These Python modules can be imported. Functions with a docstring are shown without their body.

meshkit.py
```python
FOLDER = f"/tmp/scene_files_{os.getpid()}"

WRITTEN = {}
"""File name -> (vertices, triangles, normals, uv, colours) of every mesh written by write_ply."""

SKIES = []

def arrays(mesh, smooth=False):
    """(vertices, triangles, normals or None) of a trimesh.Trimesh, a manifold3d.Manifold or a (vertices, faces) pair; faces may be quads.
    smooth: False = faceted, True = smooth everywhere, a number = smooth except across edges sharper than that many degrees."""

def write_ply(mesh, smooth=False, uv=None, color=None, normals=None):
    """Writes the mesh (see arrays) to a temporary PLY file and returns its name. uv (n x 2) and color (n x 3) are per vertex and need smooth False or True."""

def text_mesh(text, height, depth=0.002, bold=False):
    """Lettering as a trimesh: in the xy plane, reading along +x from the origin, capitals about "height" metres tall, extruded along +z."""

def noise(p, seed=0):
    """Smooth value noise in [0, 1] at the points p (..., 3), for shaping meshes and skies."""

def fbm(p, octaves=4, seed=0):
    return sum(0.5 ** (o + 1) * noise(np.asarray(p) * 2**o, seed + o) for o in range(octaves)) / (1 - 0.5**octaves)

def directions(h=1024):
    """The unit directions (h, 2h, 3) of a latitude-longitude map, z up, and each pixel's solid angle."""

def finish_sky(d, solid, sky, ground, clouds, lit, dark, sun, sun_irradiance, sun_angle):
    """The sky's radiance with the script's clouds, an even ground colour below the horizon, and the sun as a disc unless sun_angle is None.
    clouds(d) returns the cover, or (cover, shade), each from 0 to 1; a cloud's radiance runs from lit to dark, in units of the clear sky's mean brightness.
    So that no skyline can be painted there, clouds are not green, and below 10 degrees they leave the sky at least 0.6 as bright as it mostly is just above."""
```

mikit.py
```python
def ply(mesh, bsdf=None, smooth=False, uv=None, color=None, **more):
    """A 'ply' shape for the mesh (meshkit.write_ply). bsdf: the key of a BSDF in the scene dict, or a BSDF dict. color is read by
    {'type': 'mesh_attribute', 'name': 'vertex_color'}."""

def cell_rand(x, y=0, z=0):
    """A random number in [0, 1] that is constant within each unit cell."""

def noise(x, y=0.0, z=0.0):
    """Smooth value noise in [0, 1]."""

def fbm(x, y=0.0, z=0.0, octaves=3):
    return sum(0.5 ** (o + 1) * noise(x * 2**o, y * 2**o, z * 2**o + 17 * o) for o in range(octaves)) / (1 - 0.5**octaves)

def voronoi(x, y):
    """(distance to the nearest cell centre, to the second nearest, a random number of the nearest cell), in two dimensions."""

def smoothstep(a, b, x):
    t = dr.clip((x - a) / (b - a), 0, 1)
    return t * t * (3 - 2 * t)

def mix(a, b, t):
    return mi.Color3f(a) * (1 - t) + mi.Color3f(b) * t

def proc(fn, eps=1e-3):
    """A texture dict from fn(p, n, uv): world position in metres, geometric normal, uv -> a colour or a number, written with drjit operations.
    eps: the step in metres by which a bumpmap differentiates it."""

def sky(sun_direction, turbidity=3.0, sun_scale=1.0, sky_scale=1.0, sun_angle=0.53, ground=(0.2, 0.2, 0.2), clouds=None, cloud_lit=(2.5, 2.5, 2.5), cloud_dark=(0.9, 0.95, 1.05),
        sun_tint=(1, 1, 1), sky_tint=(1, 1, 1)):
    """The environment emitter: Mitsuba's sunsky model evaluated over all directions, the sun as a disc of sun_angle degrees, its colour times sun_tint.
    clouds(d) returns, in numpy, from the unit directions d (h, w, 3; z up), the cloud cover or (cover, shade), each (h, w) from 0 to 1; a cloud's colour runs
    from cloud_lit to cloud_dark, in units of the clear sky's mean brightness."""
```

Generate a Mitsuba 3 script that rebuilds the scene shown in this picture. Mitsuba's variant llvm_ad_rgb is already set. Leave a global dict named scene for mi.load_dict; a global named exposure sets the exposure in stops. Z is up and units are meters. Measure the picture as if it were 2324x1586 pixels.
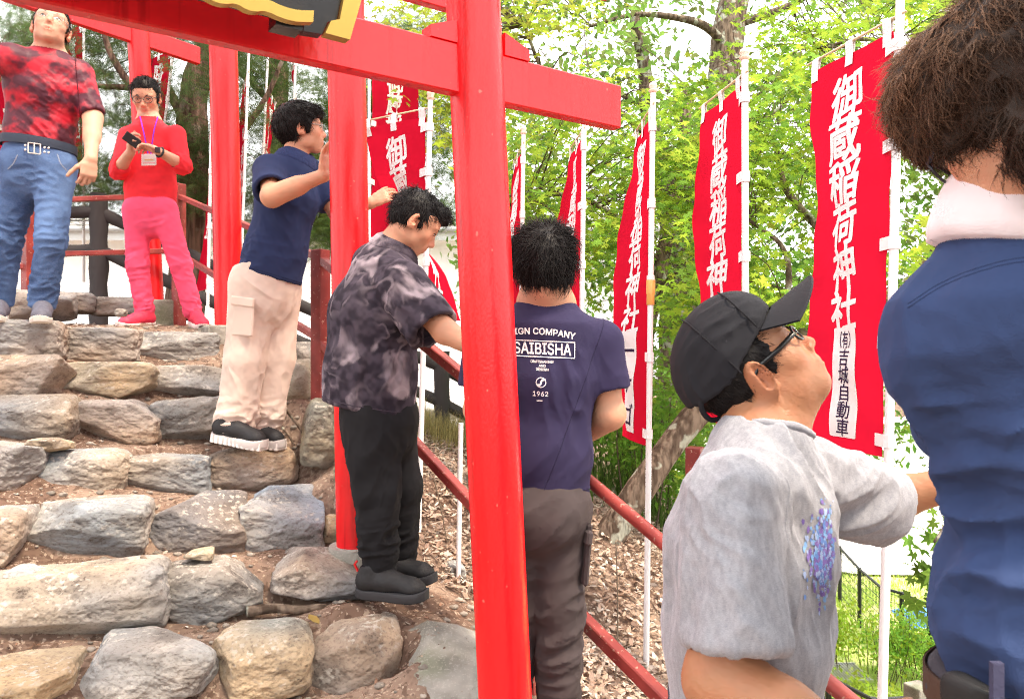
import math, json
import numpy as np, trimesh, mitsuba as mi, drjit as dr
import mikit, meshkit
from mikit import fbm as tfbm, noise as tnoise, smoothstep as tss, mix as tmix, voronoi as tvor
T = mi.ScalarTransform4f
scene, labels = {}, {}
# ---------------------------------------------------------------- camera, sky, exposure
EYE = 1.6
FPX = 1790.0                      # focal length in units of a 2324-wide picture
scene['camera'] = dict(type='thinlens', fov=math.degrees(2 * math.atan(1162 / FPX)), fov_axis='x', aperture_radius=0.0013, focus_distance=2.9,
                       near_clip=0.05, far_clip=400.0,
                       to_world=T().look_at(origin=[0, 0, EYE], target=[0, 1, EYE], up=[0, 0, 1]))
scene['sky'] = mikit.sky((0.36, -0.30, 0.88), turbidity=3, sun_scale=0.38, sun_angle=12, sky_scale=1.0, clouds=lambda d: 1.0,
                         cloud_lit=(2.5, 2.5, 2.5), ground=(0.3, 0.3, 0.28))
exposure = 3.4
# ---------------------------------------------------------------- helpers
rng = np.random.default_rng(7)
f32 = np.float32
def A(*x): return np.array(x, float)
def V(u, v, d):                   # a point d metres in front of the viewer (picture units of a 2324 x 1586 view)
    return A((u - 1162) / FPX * d, d, EYE + (793 - v) / FPX * d)
def nrm(v):
    v = np.asarray(v, float)
    return v / max(np.linalg.norm(v), 1e-12)
def nrms(v): return v / np.maximum(np.linalg.norm(v, axis=-1, keepdims=True), 1e-12)
def numbered(name):
    i = COUNT.get(name, -1) + 1
    COUNT[name] = i
    return name if i == 0 else f'{name}_{i:03d}'
COUNT = {}
def put(name, mesh, bsdf, smooth=False, parent=None, color=None, uv=None, **more):
    """One entry of the scene; color: one colour for all vertices or one per vertex."""
    key = numbered(f'{parent}__{name}' if parent else name)
    if color is not None:
        n = len(mesh.vertices) if hasattr(mesh, 'vertices') else len(mesh[0])
        color = np.asarray(color, float)
        if color.ndim == 1: color = np.tile(color, (n, 1))
        if smooth is not True and smooth is not False: smooth = True
    scene[key] = mikit.ply(mesh, bsdf, smooth=smooth, color=color, uv=uv, **more)
    return key
def thing(name, label, cat, group=None, kind=None):
    key = numbered(name)
    labels[key] = {'label': label, 'category': cat}
    if group: labels[key]['group'] = group
    if kind: labels[key]['kind'] = kind
    return key
def tag(key, label, cat, group=None, kind=None):
    labels[key] = {'label': label, 'category': cat}
    if group: labels[key]['group'] = group
    if kind: labels[key]['kind'] = kind
    return key
def cat(*ms):
    ms = [m for m in ms if m is not None]
    vs, fs, o = [], [], 0
    for m in ms:
        v, f = (m.vertices, m.faces) if hasattr(m, 'vertices') else m
        vs.append(np.asarray(v)); fs.append(np.asarray(f) + o); o += len(v)
    return np.vstack(vs), np.vstack(fs)
def tube(pts, rad, n=8, caps=True, flat=None):
    """A tapered tube along pts; flat = (axis, ratio) squeezes it across an axis."""
    pts = np.asarray(pts, float); m = len(pts)
    rad = np.full(m, rad) if np.isscalar(rad) else np.asarray(rad, float)
    tan = nrms(np.gradient(pts, axis=0))
    ref = A(0, 0, 1) if abs(tan[0][2]) < .9 else A(1, 0, 0)
    u = nrm(np.cross(tan[0], ref)); rows = []
    a = np.arange(n) * 2 * np.pi / n
    for i in range(m):
        u = nrm(u - tan[i] * u.dot(tan[i])); w = np.cross(tan[i], u)
        rows.append(pts[i] + rad[i] * (np.cos(a)[:, None] * u + np.sin(a)[:, None] * w))
    v = np.vstack(rows)
    i, j = np.meshgrid(np.arange(m - 1), np.arange(n), indexing='ij')
    p, q = i * n + j, i * n + (j + 1) % n
    f = np.vstack([np.stack([p, q, q + n], -1).reshape(-1, 3), np.stack([p, q + n, p + n], -1).reshape(-1, 3)])
    if caps:
        v = np.vstack([v, pts[0], pts[-1]]); k = np.arange(n)
        f = np.vstack([f, np.stack([(k + 1) % n, k, k * 0 + m * n], 1), np.stack([k + (m - 1) * n, (k + 1) % n + (m - 1) * n, k * 0 + m * n + 1], 1)])
    return v, f
def box(c, half, R=None, ch=0.0):
    """A box with chamfered edges."""
    if ch <= 0:
        m = trimesh.creation.box(extents=2 * np.asarray(half, float)); v, f = np.array(m.vertices), np.array(m.faces)
    else:
        h = np.asarray(half, float); pts = []
        for s in np.ndindex(2, 2, 2):
            sg = np.array(s) * 2 - 1
            for k in range(3):
                q = h - ch; q = q.copy(); q[k] = h[k]; pts.append(sg * q)
        m = trimesh.convex.convex_hull(np.array(pts)); v, f = np.array(m.vertices), np.array(m.faces)
    if R is not None: v = v @ np.asarray(R).T
    return v + np.asarray(c), f
def bar(p0, p1, w, h, up=(0, 0, 1), ch=0.004):
    """A square bar between two points."""
    p0, p1 = np.asarray(p0, float), np.asarray(p1, float); y = nrm(p1 - p0); x = nrm(np.cross(y, up)); z = np.cross(x, y)
    return box((p0 + p1) / 2, (w / 2, np.linalg.norm(p1 - p0) / 2, h / 2), np.stack([x, y, z], 1), ch)
def rotz(a): c, s = math.cos(a), math.sin(a); return np.array([[c, -s, 0], [s, c, 0], [0, 0, 1.0]])
def roty(a): c, s = math.cos(a), math.sin(a); return np.array([[c, 0, s], [0, 1, 0], [-s, 0, c]])
def rotx(a): c, s = math.cos(a), math.sin(a); return np.array([[1, 0, 0], [0, c, -s], [0, s, c]])
def spline(pts, n):
    pts = np.asarray(pts, float)
    if len(pts) < 3: return pts[0] + np.linspace(0, 1, n)[:, None] * (pts[1] - pts[0])
    p = np.vstack([2 * pts[0] - pts[1], pts, 2 * pts[-1] - pts[-2]]); out = []
    for t in np.linspace(0, len(pts) - 1 - 1e-6, n):
        i = int(t); x = t - i; a, b, c, d = p[i:i + 4]
        out.append(.5 * ((2 * b) + (c - a) * x + (2 * a - 5 * b + 4 * c - d) * x * x + (3 * b - a - 3 * c + d) * x ** 3))
    return np.array(out)
# ---------------------------------------------------------------- distance fields -> meshes (bodies, clothes, shoes)
class Field:
    def __init__(s, lo, hi, h):
        s.lo, s.h = np.asarray(lo, float), h
        s.n = np.ceil((np.asarray(hi, float) - s.lo) / h).astype(int) + 1
        s.ax = [(s.lo[i] + h * np.arange(s.n[i])).astype(f32) for i in range(3)]
        s.f = np.full(s.n, .08, f32)
    def _win(s, lo, hi):
        i0 = np.clip(np.floor((lo - s.lo) / s.h).astype(int), 0, s.n); i1 = np.clip(np.ceil((hi - s.lo) / s.h).astype(int) + 1, 0, s.n)
        if (i1 <= i0).any(): return None, None
        sl = tuple(slice(a, b) for a, b in zip(i0, i1))
        return sl, np.meshgrid(*[s.ax[k][sl[k]] for k in range(3)], indexing='ij')
    def op(s, prim, k=.012, sub=False, band=None):
        lo, hi, fn = prim; m = max(k, .03) + s.h if band is None else band
        sl, P = s._win(lo - m, hi + m)
        if sl is None: return s
        d = fn(*P); f = s.f[sl]
        if sub:
            d = -d; h = np.maximum(k - np.abs(f - d), 0) / k; s.f[sl] = np.maximum(f, d) + h * h * k * .25
        else:
            h = np.maximum(k - np.abs(f - d), 0) / k; s.f[sl] = np.minimum(f, d) - h * h * k * .25
        return s
    def add(s, *prims, k=.012):
        for p in prims: s.op(p, k)
        return s
    def cut(s, *prims, k=.006):
        for p in prims: s.op(p, k, True)
        return s
    def plane(s, p, n, k=.004):
        """keeps the side the normal points away from"""
        n = nrm(n); P = np.meshgrid(*s.ax, indexing='ij', sparse=True)
        d = (P[0] - p[0]) * f32(n[0]) + (P[1] - p[1]) * f32(n[1]) + (P[2] - p[2]) * f32(n[2])
        h = np.maximum(k - np.abs(s.f - d), 0) / k; s.f = np.maximum(s.f, d) + h * h * k * .25
        return s
    def mesh(s):
        f = s.f; f[0] = f[-1] = .05; f[:, 0] = f[:, -1] = .05; f[:, :, 0] = f[:, :, -1] = .05
        neg = f < 0; n = s.n - 1
        cnt = np.zeros(n, np.int8)
        for c in np.ndindex(2, 2, 2): cnt += neg[c[0]:n[0] + c[0], c[1]:n[1] + c[1], c[2]:n[2] + c[2]]
        cell = np.argwhere((cnt > 0) & (cnt < 8))
        idx = np.full(n, -1, np.int32); idx[tuple(cell.T)] = np.arange(len(cell))
        acc, num = np.zeros((len(cell), 3)), np.zeros(len(cell))
        C = list(np.ndindex(2, 2, 2)); val = [f[tuple((cell + np.array(c)).T)] for c in C]
        for a in range(8):
            for ax in range(3):
                if C[a][ax] == 0:
                    c2 = list(C[a]); c2[ax] = 1; b = C.index(tuple(c2)); x, y = val[a], val[b]
                    hit = (x < 0) != (y < 0); t = np.where(hit, x / np.where(hit, x - y, 1), 0)
                    p = np.tile(np.array(C[a], float), (len(cell), 1)); p[:, ax] += t
                    acc[hit] += p[hit]; num[hit] += 1
        v = s.lo + s.h * (cell + acc / num[:, None])
        faces = []
        for ax in range(3):
            a, b = [(1, 2), (2, 0), (0, 1)][ax]
            s0 = [slice(None)] * 3; s1 = [slice(None)] * 3; s0[ax] = slice(0, -1); s1[ax] = slice(1, None)
            A0, A1 = neg[tuple(s0)], neg[tuple(s1)]
            for e, flip in ((A0 & ~A1, False), (~A0 & A1, True)):
                q = np.argwhere(e); q = q[(q[:, a] > 0) & (q[:, b] > 0)]
                if not len(q): continue
                def at(da, db):
                    w = q.copy(); w[:, a] -= da; w[:, b] -= db; return idx[tuple(w.T)]
                quad = np.stack([at(1, 1), at(0, 1), at(0, 0), at(1, 0)], 1)
                if flip: quad = quad[:, ::-1]
                faces += [quad[:, [0, 1, 2]], quad[:, [0, 2, 3]]]
        return v, np.vstack(faces)
def cone(p0, p1, r0, r1=None, u=None, flat0=1.0, flat1=None):
    """A tapered limb; u with flat<1: wide along u, flat0..flat1 times as deep across it."""
    p0, p1 = np.asarray(p0, float), np.asarray(p1, float); r1 = r0 if r1 is None else r1; flat1 = flat0 if flat1 is None else flat1
    R = max(r0, r1); lo, hi = np.minimum(p0, p1) - R, np.maximum(p0, p1) + R
    w = p1 - p0; L2 = max(w.dot(w), 1e-9)
    if u is not None:
        u = np.asarray(u, float); u = nrm(u - w * (u.dot(w) / L2)) if L2 > 1e-6 else nrm(u)
    def fn(X, Y, Z):
        x, y, z = X - f32(p0[0]), Y - f32(p0[1]), Z - f32(p0[2])
        t = np.clip((x * f32(w[0]) + y * f32(w[1]) + z * f32(w[2])) / f32(L2), 0, 1)
        x, y, z = x - t * f32(w[0]), y - t * f32(w[1]), z - t * f32(w[2]); r = r0 + t * f32(r1 - r0)
        if u is None: return np.sqrt(x * x + y * y + z * z) - r
        fl = flat0 + t * f32(flat1 - flat0)
        c = x * f32(u[0]) + y * f32(u[1]) + z * f32(u[2]); q2 = np.maximum(x * x + y * y + z * z - c * c, 0)
        a, b = r, r * fl
        k0 = np.sqrt((c / a) ** 2 + q2 / (b * b)) + 1e-6; k1 = np.sqrt((c / (a * a)) ** 2 + q2 / b ** 4) + 1e-6
        return k0 * (k0 - 1) / k1
    return lo, hi, fn
def ell(c, r, R=None):
    c, r = np.asarray(c, float), np.asarray(r, float); m = r.max()
    R = np.eye(3) if R is None else np.asarray(R, float)
    def fn(X, Y, Z):
        x, y, z = X - f32(c[0]), Y - f32(c[1]), Z - f32(c[2]); k0 = k1 = 0
        for i in range(3):
            q = (x * f32(R[0, i]) + y * f32(R[1, i]) + z * f32(R[2, i])) / f32(r[i]); k0 = k0 + q * q; k1 = k1 + (q / f32(r[i])) ** 2
        k0 = np.sqrt(k0) + 1e-6; return k0 * (k0 - 1) / (np.sqrt(k1) + 1e-6)
    ext = np.abs(R) @ r
    return c - ext, c + ext, fn
def chain(pts, rads, u=None, flats=None):
    return [cone(pts[i], pts[i + 1], rads[i], rads[i + 1], u, *( (flats[i], flats[i + 1]) if flats is not None else (1.0,))) for i in range(len(pts) - 1)]
def soften(m, it=2, lam=.5):
    v, f = np.array(m[0]), m[1]; n = len(v)
    from scipy.sparse import coo_matrix
    e = np.vstack([f[:, [0, 1]], f[:, [1, 2]], f[:, [2, 0]]])
    M = coo_matrix((np.ones(len(e) * 2), (np.r_[e[:, 0], e[:, 1]], np.r_[e[:, 1], e[:, 0]])), (n, n)).tocsr(); M.data[:] = 1
    d = np.maximum(np.asarray(M.sum(1)).ravel(), 1)[:, None]
    for _ in range(it):
        v = v + lam * (M @ v / d - v); v = v - (lam + .02) * (M @ v / d - v)
    return v, f
def vnormals(m):
    v, f = m; n = np.zeros_like(v); c = np.cross(v[f[:, 1]] - v[f[:, 0]], v[f[:, 2]] - v[f[:, 0]])
    for k in range(3): np.add.at(n, f[:, k], c)
    return nrms(n)
def folds(m, items, fine=0.0015, seed=0):
    """Cloth folds: items of (centre or None, radius, direction the crease runs along, creases per metre, height)."""
    v, f = m; n = vnormals(m); d = np.zeros(len(v))
    for j, (c, rad, ax, freq, amp) in enumerate(items):
        ax = nrm(ax); q = v - (v @ ax)[:, None] * ax * .82
        w = v + .03 * (np.stack([meshkit.noise(v * 9 + 5 * k, seed + k) for k in range(3)], 1) - .5)
        q = w - (w @ ax)[:, None] * ax * .82
        r = 1 - np.abs(2 * meshkit.noise(q * freq, seed + 11 * j) - 1)
        k = 1.0 if c is None else np.exp(-((v - np.asarray(c)) ** 2).sum(1) / (rad * rad))
        r2 = 1 - np.abs(2 * meshkit.noise(q * freq * 2.3 + 5, seed + 11 * j + 5) - 1)
        d += 1.7 * k * amp * (r ** 1.7 - .36 + .26 * (r2 ** 2.2 - .3))
    if fine: d += fine * (meshkit.fbm(v * 40, 2, seed + 3) - .5)
    return v + n * d[:, None], f
# ---------------------------------------------------------------- materials
VC = {'type': 'mesh_attribute', 'name': 'vertex_color'}
def rgb(*c): return {'type': 'rgb', 'value': list(map(float, c))}
def pr(base, rough=.6, spec=.5, two=True, **k):
    d = dict(type='principled', base_color=base, roughness=rough, specular=spec, **k)
    return dict(type='twosided', bsdf=d) if two else d
def bump(b, fn, scale, eps=1e-3):
    inner = b['bsdf'] if b['type'] == 'twosided' else b
    return dict(type='twosided', bsdf=dict(type='bumpmap', arbitrary=mikit.proc(fn, eps), scale=scale, bsdf=inner))
def c3(*c): return mi.Color3f(*c)
def red_fn(p, n, uv):
    g = tfbm(p.x * 55, p.y * 55, p.z * 1.6, 3); s = tfbm(p.x * 5, p.y * 5, p.z * 2.2, 3)
    c = tmix(c3(.62, .005, .009), c3(.76, .011, .016), tss(.25, .75, s))
    c = tmix(c, c3(.46, .003, .006), .8 * tss(.55, .75, g))
    return tmix(c, c3(.85, .28, .22), .35 * tss(.84, .90, tfbm(p.x * 75, p.y * 75, p.z * 45, 2)))
def red_bump(p, n, uv): return tfbm(p.x * 90, p.y * 90, p.z * 14, 2) + .6 * tfbm(p.x * 210, p.y * 210, p.z * 150, 2)
scene['red_paint'] = bump(pr(mikit.proc(red_fn), .26, .40, clearcoat=.4, clearcoat_gloss=.9), red_bump, .0010)
def rail_fn(p, n, uv):
    s = tfbm(p.x * 9, p.y * 9, p.z * 9, 3); c = tmix(c3(.19, .026, .022), c3(.30, .048, .040), tss(.3, .7, s))
    return tmix(c, c3(.42, .25, .19), .7 * tss(.68, .76, tfbm(p.x * 80, p.y * 80, p.z * 80, 3)))
scene['rail_paint'] = pr(mikit.proc(rail_fn), .42, .5)
def speck(p, n, uv): return .7 * tss(.52, .70, tfbm(p.x * 62, p.y * 62, p.z * 62, 4)) * tss(.35, .62, tfbm(p.x * 9, p.y * 9 + 4, p.z * 9, 3)) * tss(-.6, .8, n.z)
def stain(p, n, uv): return .5 * tss(.52, .70, tfbm(p.x * 8 + 7, p.y * 8, p.z * 13, 5)) + .42 * tss(.45, .8, tfbm(p.x * 130, p.y * 130, p.z * 130, 3))
def rock_bump(p, n, uv): return tfbm(p.x * 60, p.y * 60, p.z * 60, 4) + 1.6 * tfbm(p.x * 17 + 3, p.y * 17, p.z * 23, 3)
scene['rock'] = dict(type='twosided', bsdf=dict(type='bumpmap', arbitrary=mikit.proc(rock_bump), scale=.016, bsdf=dict(
    type='blendbsdf', weight=mikit.proc(speck), a=dict(type='blendbsdf', weight=mikit.proc(stain), a=pr(VC, .85, .3, False), b=pr(rgb(.075, .058, .048), .9, .2, False)), b=pr(rgb(.52, .48, .42), .9, .2, False))))
def soil_fn(p, n, uv):
    a = tfbm(p.x * 4, p.y * 4, 0, 3); b = tfbm(p.x * 50, p.y * 50, 2, 3)
    c = tmix(c3(.15, .095, .070), c3(.275, .195, .148), tss(.3, .7, a))
    c = tmix(c, c3(.07, .04, .028), .6 * tss(.55, .7, b))
    return tmix(c, c3(.42, .33, .26), .7 * tss(.66, .74, tfbm(p.x * 95, p.y * 95, 5, 2)))
def soil_bump(p, n, uv): return tfbm(p.x * 45, p.y * 45, p.z * 45, 4)
scene['soil'] = bump(pr(mikit.proc(soil_fn), .95, .15), soil_bump, .035)
def conc_fn(p, n, uv):
    a = tfbm(p.x * 7, p.y * 7, p.z * 7, 4); b = tfbm(p.x * 150, p.y * 150, p.z * 150, 3)
    c = tmix(c3(.17, .16, .14), c3(.36, .34, .30), tss(.3, .7, a)); c = tmix(c, c3(.11, .13, .06), .55 * tss(.55, .7, tfbm(p.x * 3 + 9, p.y * 3, p.z * 3, 3)))
    return tmix(c, c3(.48, .45, .40), .4 * tss(.5, .8, b))
scene['concrete'] = bump(pr(mikit.proc(conc_fn), .9, .2), soil_bump, .012)
def bark_fn(p, n, uv):
    a = tfbm(p.x * 38, p.y * 38, p.z * 6, 3); b = tfbm(p.x * 11, p.y * 11, p.z * 8, 4)
    c = tmix(c3(.075, .052, .038), c3(.22, .165, .125), tss(.3, .7, a))
    return tmix(c, c3(.40, .41, .34), .85 * tss(.56, .66, b))
def bark_bump(p, n, uv): return tfbm(p.x * 45, p.y * 45, p.z * 8, 3)
scene['bark_lichen'] = bump(pr(mikit.proc(bark_fn), .9, .2), bark_bump, .03)
def cedar_fn(p, n, uv):
    a = tfbm(p.x * 40, p.y * 40, p.z * 3, 3)
    return tmix(tmix(c3(.075, .045, .033), c3(.23, .145, .11), tss(.3, .7, a)), c3(.3, .26, .22), .5 * tss(.6, .7, tfbm(p.x * 7, p.y * 7, p.z * 5, 3)))
scene['bark_cedar'] = bump(pr(mikit.proc(cedar_fn), .9, .2), bark_bump, .03)
scene['twig'] = pr(rgb(.10, .075, .055), .9, .2)
scene['leaf'] = dict(type='principledthin', base_color=VC, roughness=.5, diff_trans=1.0, spec_trans=0.0, eta=1.4)
scene['dry_leaf'] = pr(VC, .8, .25)
def skin_bump(p, n, uv): return tfbm(p.x * 420, p.y * 420, p.z * 420, 2)
scene['skin'] = bump(pr(VC, .46, .4), skin_bump, .0016)
def cloth_bump(p, n, uv): return tnoise(p.x * 600, p.y * 600, p.z * 600) + .8 * tnoise(p.x * 90, p.y * 90, p.z * 50)
scene['cloth'] = bump(pr(VC, .9, .15, sheen=.25), cloth_bump, .0009)
scene['rubber'] = pr(VC, .6, .4)
scene['hair'] = pr(VC, .5, .18)
scene['gloss'] = pr(VC, .25, .5)
scene['metal'] = pr(VC, .3, .5, metallic=1.0)
scene['gold'] = pr(rgb(.60, .40, .10), .36, .5, metallic=.8)
scene['lacquer'] = pr(rgb(.012, .012, .015), .25, .5)
scene['white_plastic'] = pr(rgb(.80, .79, .80), .4, .4)
scene['banner_cloth'] = dict(type='principledthin', base_color=rgb(.60, .010, .036), roughness=.75, diff_trans=.85, spec_trans=0.0, eta=1.3)
scene['white_print'] = pr(rgb(.82, .80, .80), .8, .2)
scene['dark_print'] = pr(rgb(.03, .016, .05), .8, .2)
scene['white_wall'] = pr(rgb(.90, .90, .89), .9, .2)
scene['lens'] = dict(type='thindielectric', int_ior=1.3)
def camo_fn(p, n, uv):
    w = tfbm(p.x * 15 + 2, p.y * 15, p.z * 13, 4); q = tfbm(p.x * 19, p.y * 19, p.z * 22 + 7, 3)
    c = tmix(c3(.50, .016, .036), c3(.64, .05, .075), tss(.4, .6, q))
    return tmix(c, c3(.050, .016, .030), tss(.37, .59, w * .7 + q * .3) * .95)
scene['camo_jersey'] = pr(mikit.proc(camo_fn), .55, .3)
def tie_fn(p, n, uv):
    wx, wy, wz = tnoise(p.x * 7, p.y * 7, p.z * 7), tnoise(p.x * 7 + 9, p.y * 7, p.z * 7), tnoise(p.x * 7, p.y * 7 + 9, p.z * 7)
    a = 1 - dr.abs(2 * tfbm(p.x * 9 + wx, p.y * 9 + wy, p.z * 7 + wz, 3) - 1); b = tfbm(p.x * 5 + 3, p.y * 5, p.z * 4 + wx, 3)
    m = .35 * tss(.90, .99, a) * tss(.40, .60, b); m = m + .85 * tss(.58, .74, tfbm(p.x * 10 + 3 + wy, p.y * 10, p.z * 9 + wx, 4)) * tss(.30, .9, a)
    g = tmix(c3(.022, .018, .027), c3(.055, .045, .062), tss(.3, .7, tfbm(p.x * 30, p.y * 30, p.z * 30, 2)))
    return tmix(g, c3(.38, .32, .36), dr.minimum(m, 1) * .8)
scene['tie_dye'] = pr(mikit.proc(tie_fn), .9, .15, sheen=.2)
def denim_fn(p, n, uv):
    a = tfbm(p.x * 6, p.y * 6, p.z * 4, 3); b = tnoise(p.x * 260, p.y * 260, p.z * 260)
    return tmix(tmix(c3(.030, .065, .165), c3(.095, .175, .36), tss(.3, .75, a)), c3(.26, .34, .48), .25 * b)
scene['denim'] = pr(mikit.proc(denim_fn), .9, .15)
def heather_fn(p, n, uv):
    b = tnoise(p.x * 420, p.y * 420, p.z * 900); a = tfbm(p.x * 190, p.y * 190, p.z * 50, 2)
    return tmix(c3(.22, .22, .245), c3(.36, .36, .385), .6 * b + .4 * tss(.25, .75, a))
scene['heather'] = pr(mikit.proc(heather_fn), .95, .1)
def lawn_fn(p, n, uv):
    a = tfbm(p.x * 1.5, p.y * 1.5, 0, 4)
    return tmix(c3(.26, .36, .08), c3(.55, .56, .26), tss(.35, .65, a))
scene['lawn_ground'] = pr(mikit.proc(lawn_fn), .95, .1)
scene['pale_ground'] = pr(rgb(.78, .77, .74), .9, .2)
# ---------------------------------------------------------------- the ground
# stair rows: (depth at u=0, slope of depth per picture unit, right end u, z of the foot at u=0 and at the right end)
ROWS = [(4.00, .00150, 530, -.06, -.075), (3.75, .00128, 520, -.22, -.28), (3.50, .0013, 520, -.40, -.50), (3.25, .0010, 660, -.57, -.70),
        (2.95, .00085, 715, -.79, -.90), (2.60, .00073, 825, -.98, -1.05), (2.30, .00061, 905, -1.02, -1.27)]
ctl = []
def ctl_uvd(u, d, z): ctl.append(((u - 1162) / FPX * d, d, z))
for i, (d0, sl, ur, zl, zr) in enumerate(ROWS):
    above = (.12, .10) if i == 0 else (ROWS[i - 1][3], ROWS[i - 1][4])
    for u in np.linspace(-700, ur, 9):
        k = np.clip(u / ur, 0, 1); d = d0 + sl * max(u, -300)
        ctl_uvd(u, d + .02, zl + (zr - zl) * k); ctl_uvd(u, d + .16, above[0] + (above[1] - above[0]) * k - .01)
ctl += [(x, d, .13 + .04 * (d - 4.6)) for x in (-5, -4, -3.2, -2.4) for d in (5.0, 5.8, 6.6)] + [(-1.75, 4.8, .12), (-1.5, 5.4, .05), (-2.0, 6.6, .1), (-2.4, 8.0, -.1)]
ctl += [(-1.28, 4.45, -.10), (-1.02, 4.2, -.35), (-.80, 3.95, -.55), (-.9, 3.75, -.62), (-.71, 3.4, -1.03), (-.60, 3.28, -1.01), (-.55, 3.6, -1.0), (-.48, 3.13, -.985), (-.62, 3.0, -.97), (-.43, 3.0, -.975), (-.35, 3.3, -1.01), (-.26, 2.9, -1.06), (-.33, 2.6, -1.17), (-.42, 2.75, -1.14), (-.1, 2.75, -1.14), (-.12, 2.5, -1.2), (.12, 2.45, -1.29), (-.07, 2.2, -1.32)]
ctl += [(-.52, 4.3, -1.08), (-.26, 4.0, -1.19), (-.9, 5.2, -.75), (-.68, 7.5, -.86), (-1.6, 8.2, -.75), (.2, 7.8, -.95), (.15, 3.2, -1.28), (.5, 2.7, -1.38), (.66, 3.8, -1.55), (.65, 5.0, -1.18),
        (1.0, 6.3, -1.2), (1.33, 2.8, -1.72), (1.2, 4.8, -1.5), (1.9, 4.5, -2.15), (1.7, 6.5, -1.9), (2.06, 5.0, -2.45), (2.5, 6.0, -3.0), (2.9, 7.0, -3.6), (3.6, 9.0, -4.7), (4.4, 11.0, -5.2), (5.4, 13.5, -5.2), (.5, 9.5, -1.1), (2.5, 3.5, -2.5), (3.0, 5.0, -3.3), (2.2, 9.5, -2.6), (4.6, 8.0, -4.7), (6.5, 12, -5.2), (6.5, 8, -5.2), (4.5, 5, -4.4), (9, 5, -5.2), (3.2, 13, -3.2)]
ctl += [(-.3, 1.6, -1.35), (-1.2, 1.9, -1.32), (.8, 1.6, -1.5), (1.6, 1.8, -1.75), (2.3, 1.2, -2.2)] + [(x, d, -1.58 + .02 * x) for x in (-4, -2.5, -1, .3) for d in (-3, 0, 1.2)] + [(2, -1, -2.0), (6, 0, -3.4)]
ctl += [(-3.5, 8.6, -.5), (-6, 7.6, -.2), (-2.5, 10.5, -1.3), (-.5, 11, -1.3), (2, 12.5, -1.9), (-6, 12, -1.7), (-9, 8, .3), (-9, 3, .6), (-14, 5, .5), (-5, 3.5, .1), (-5, 1, -.9)]
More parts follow.
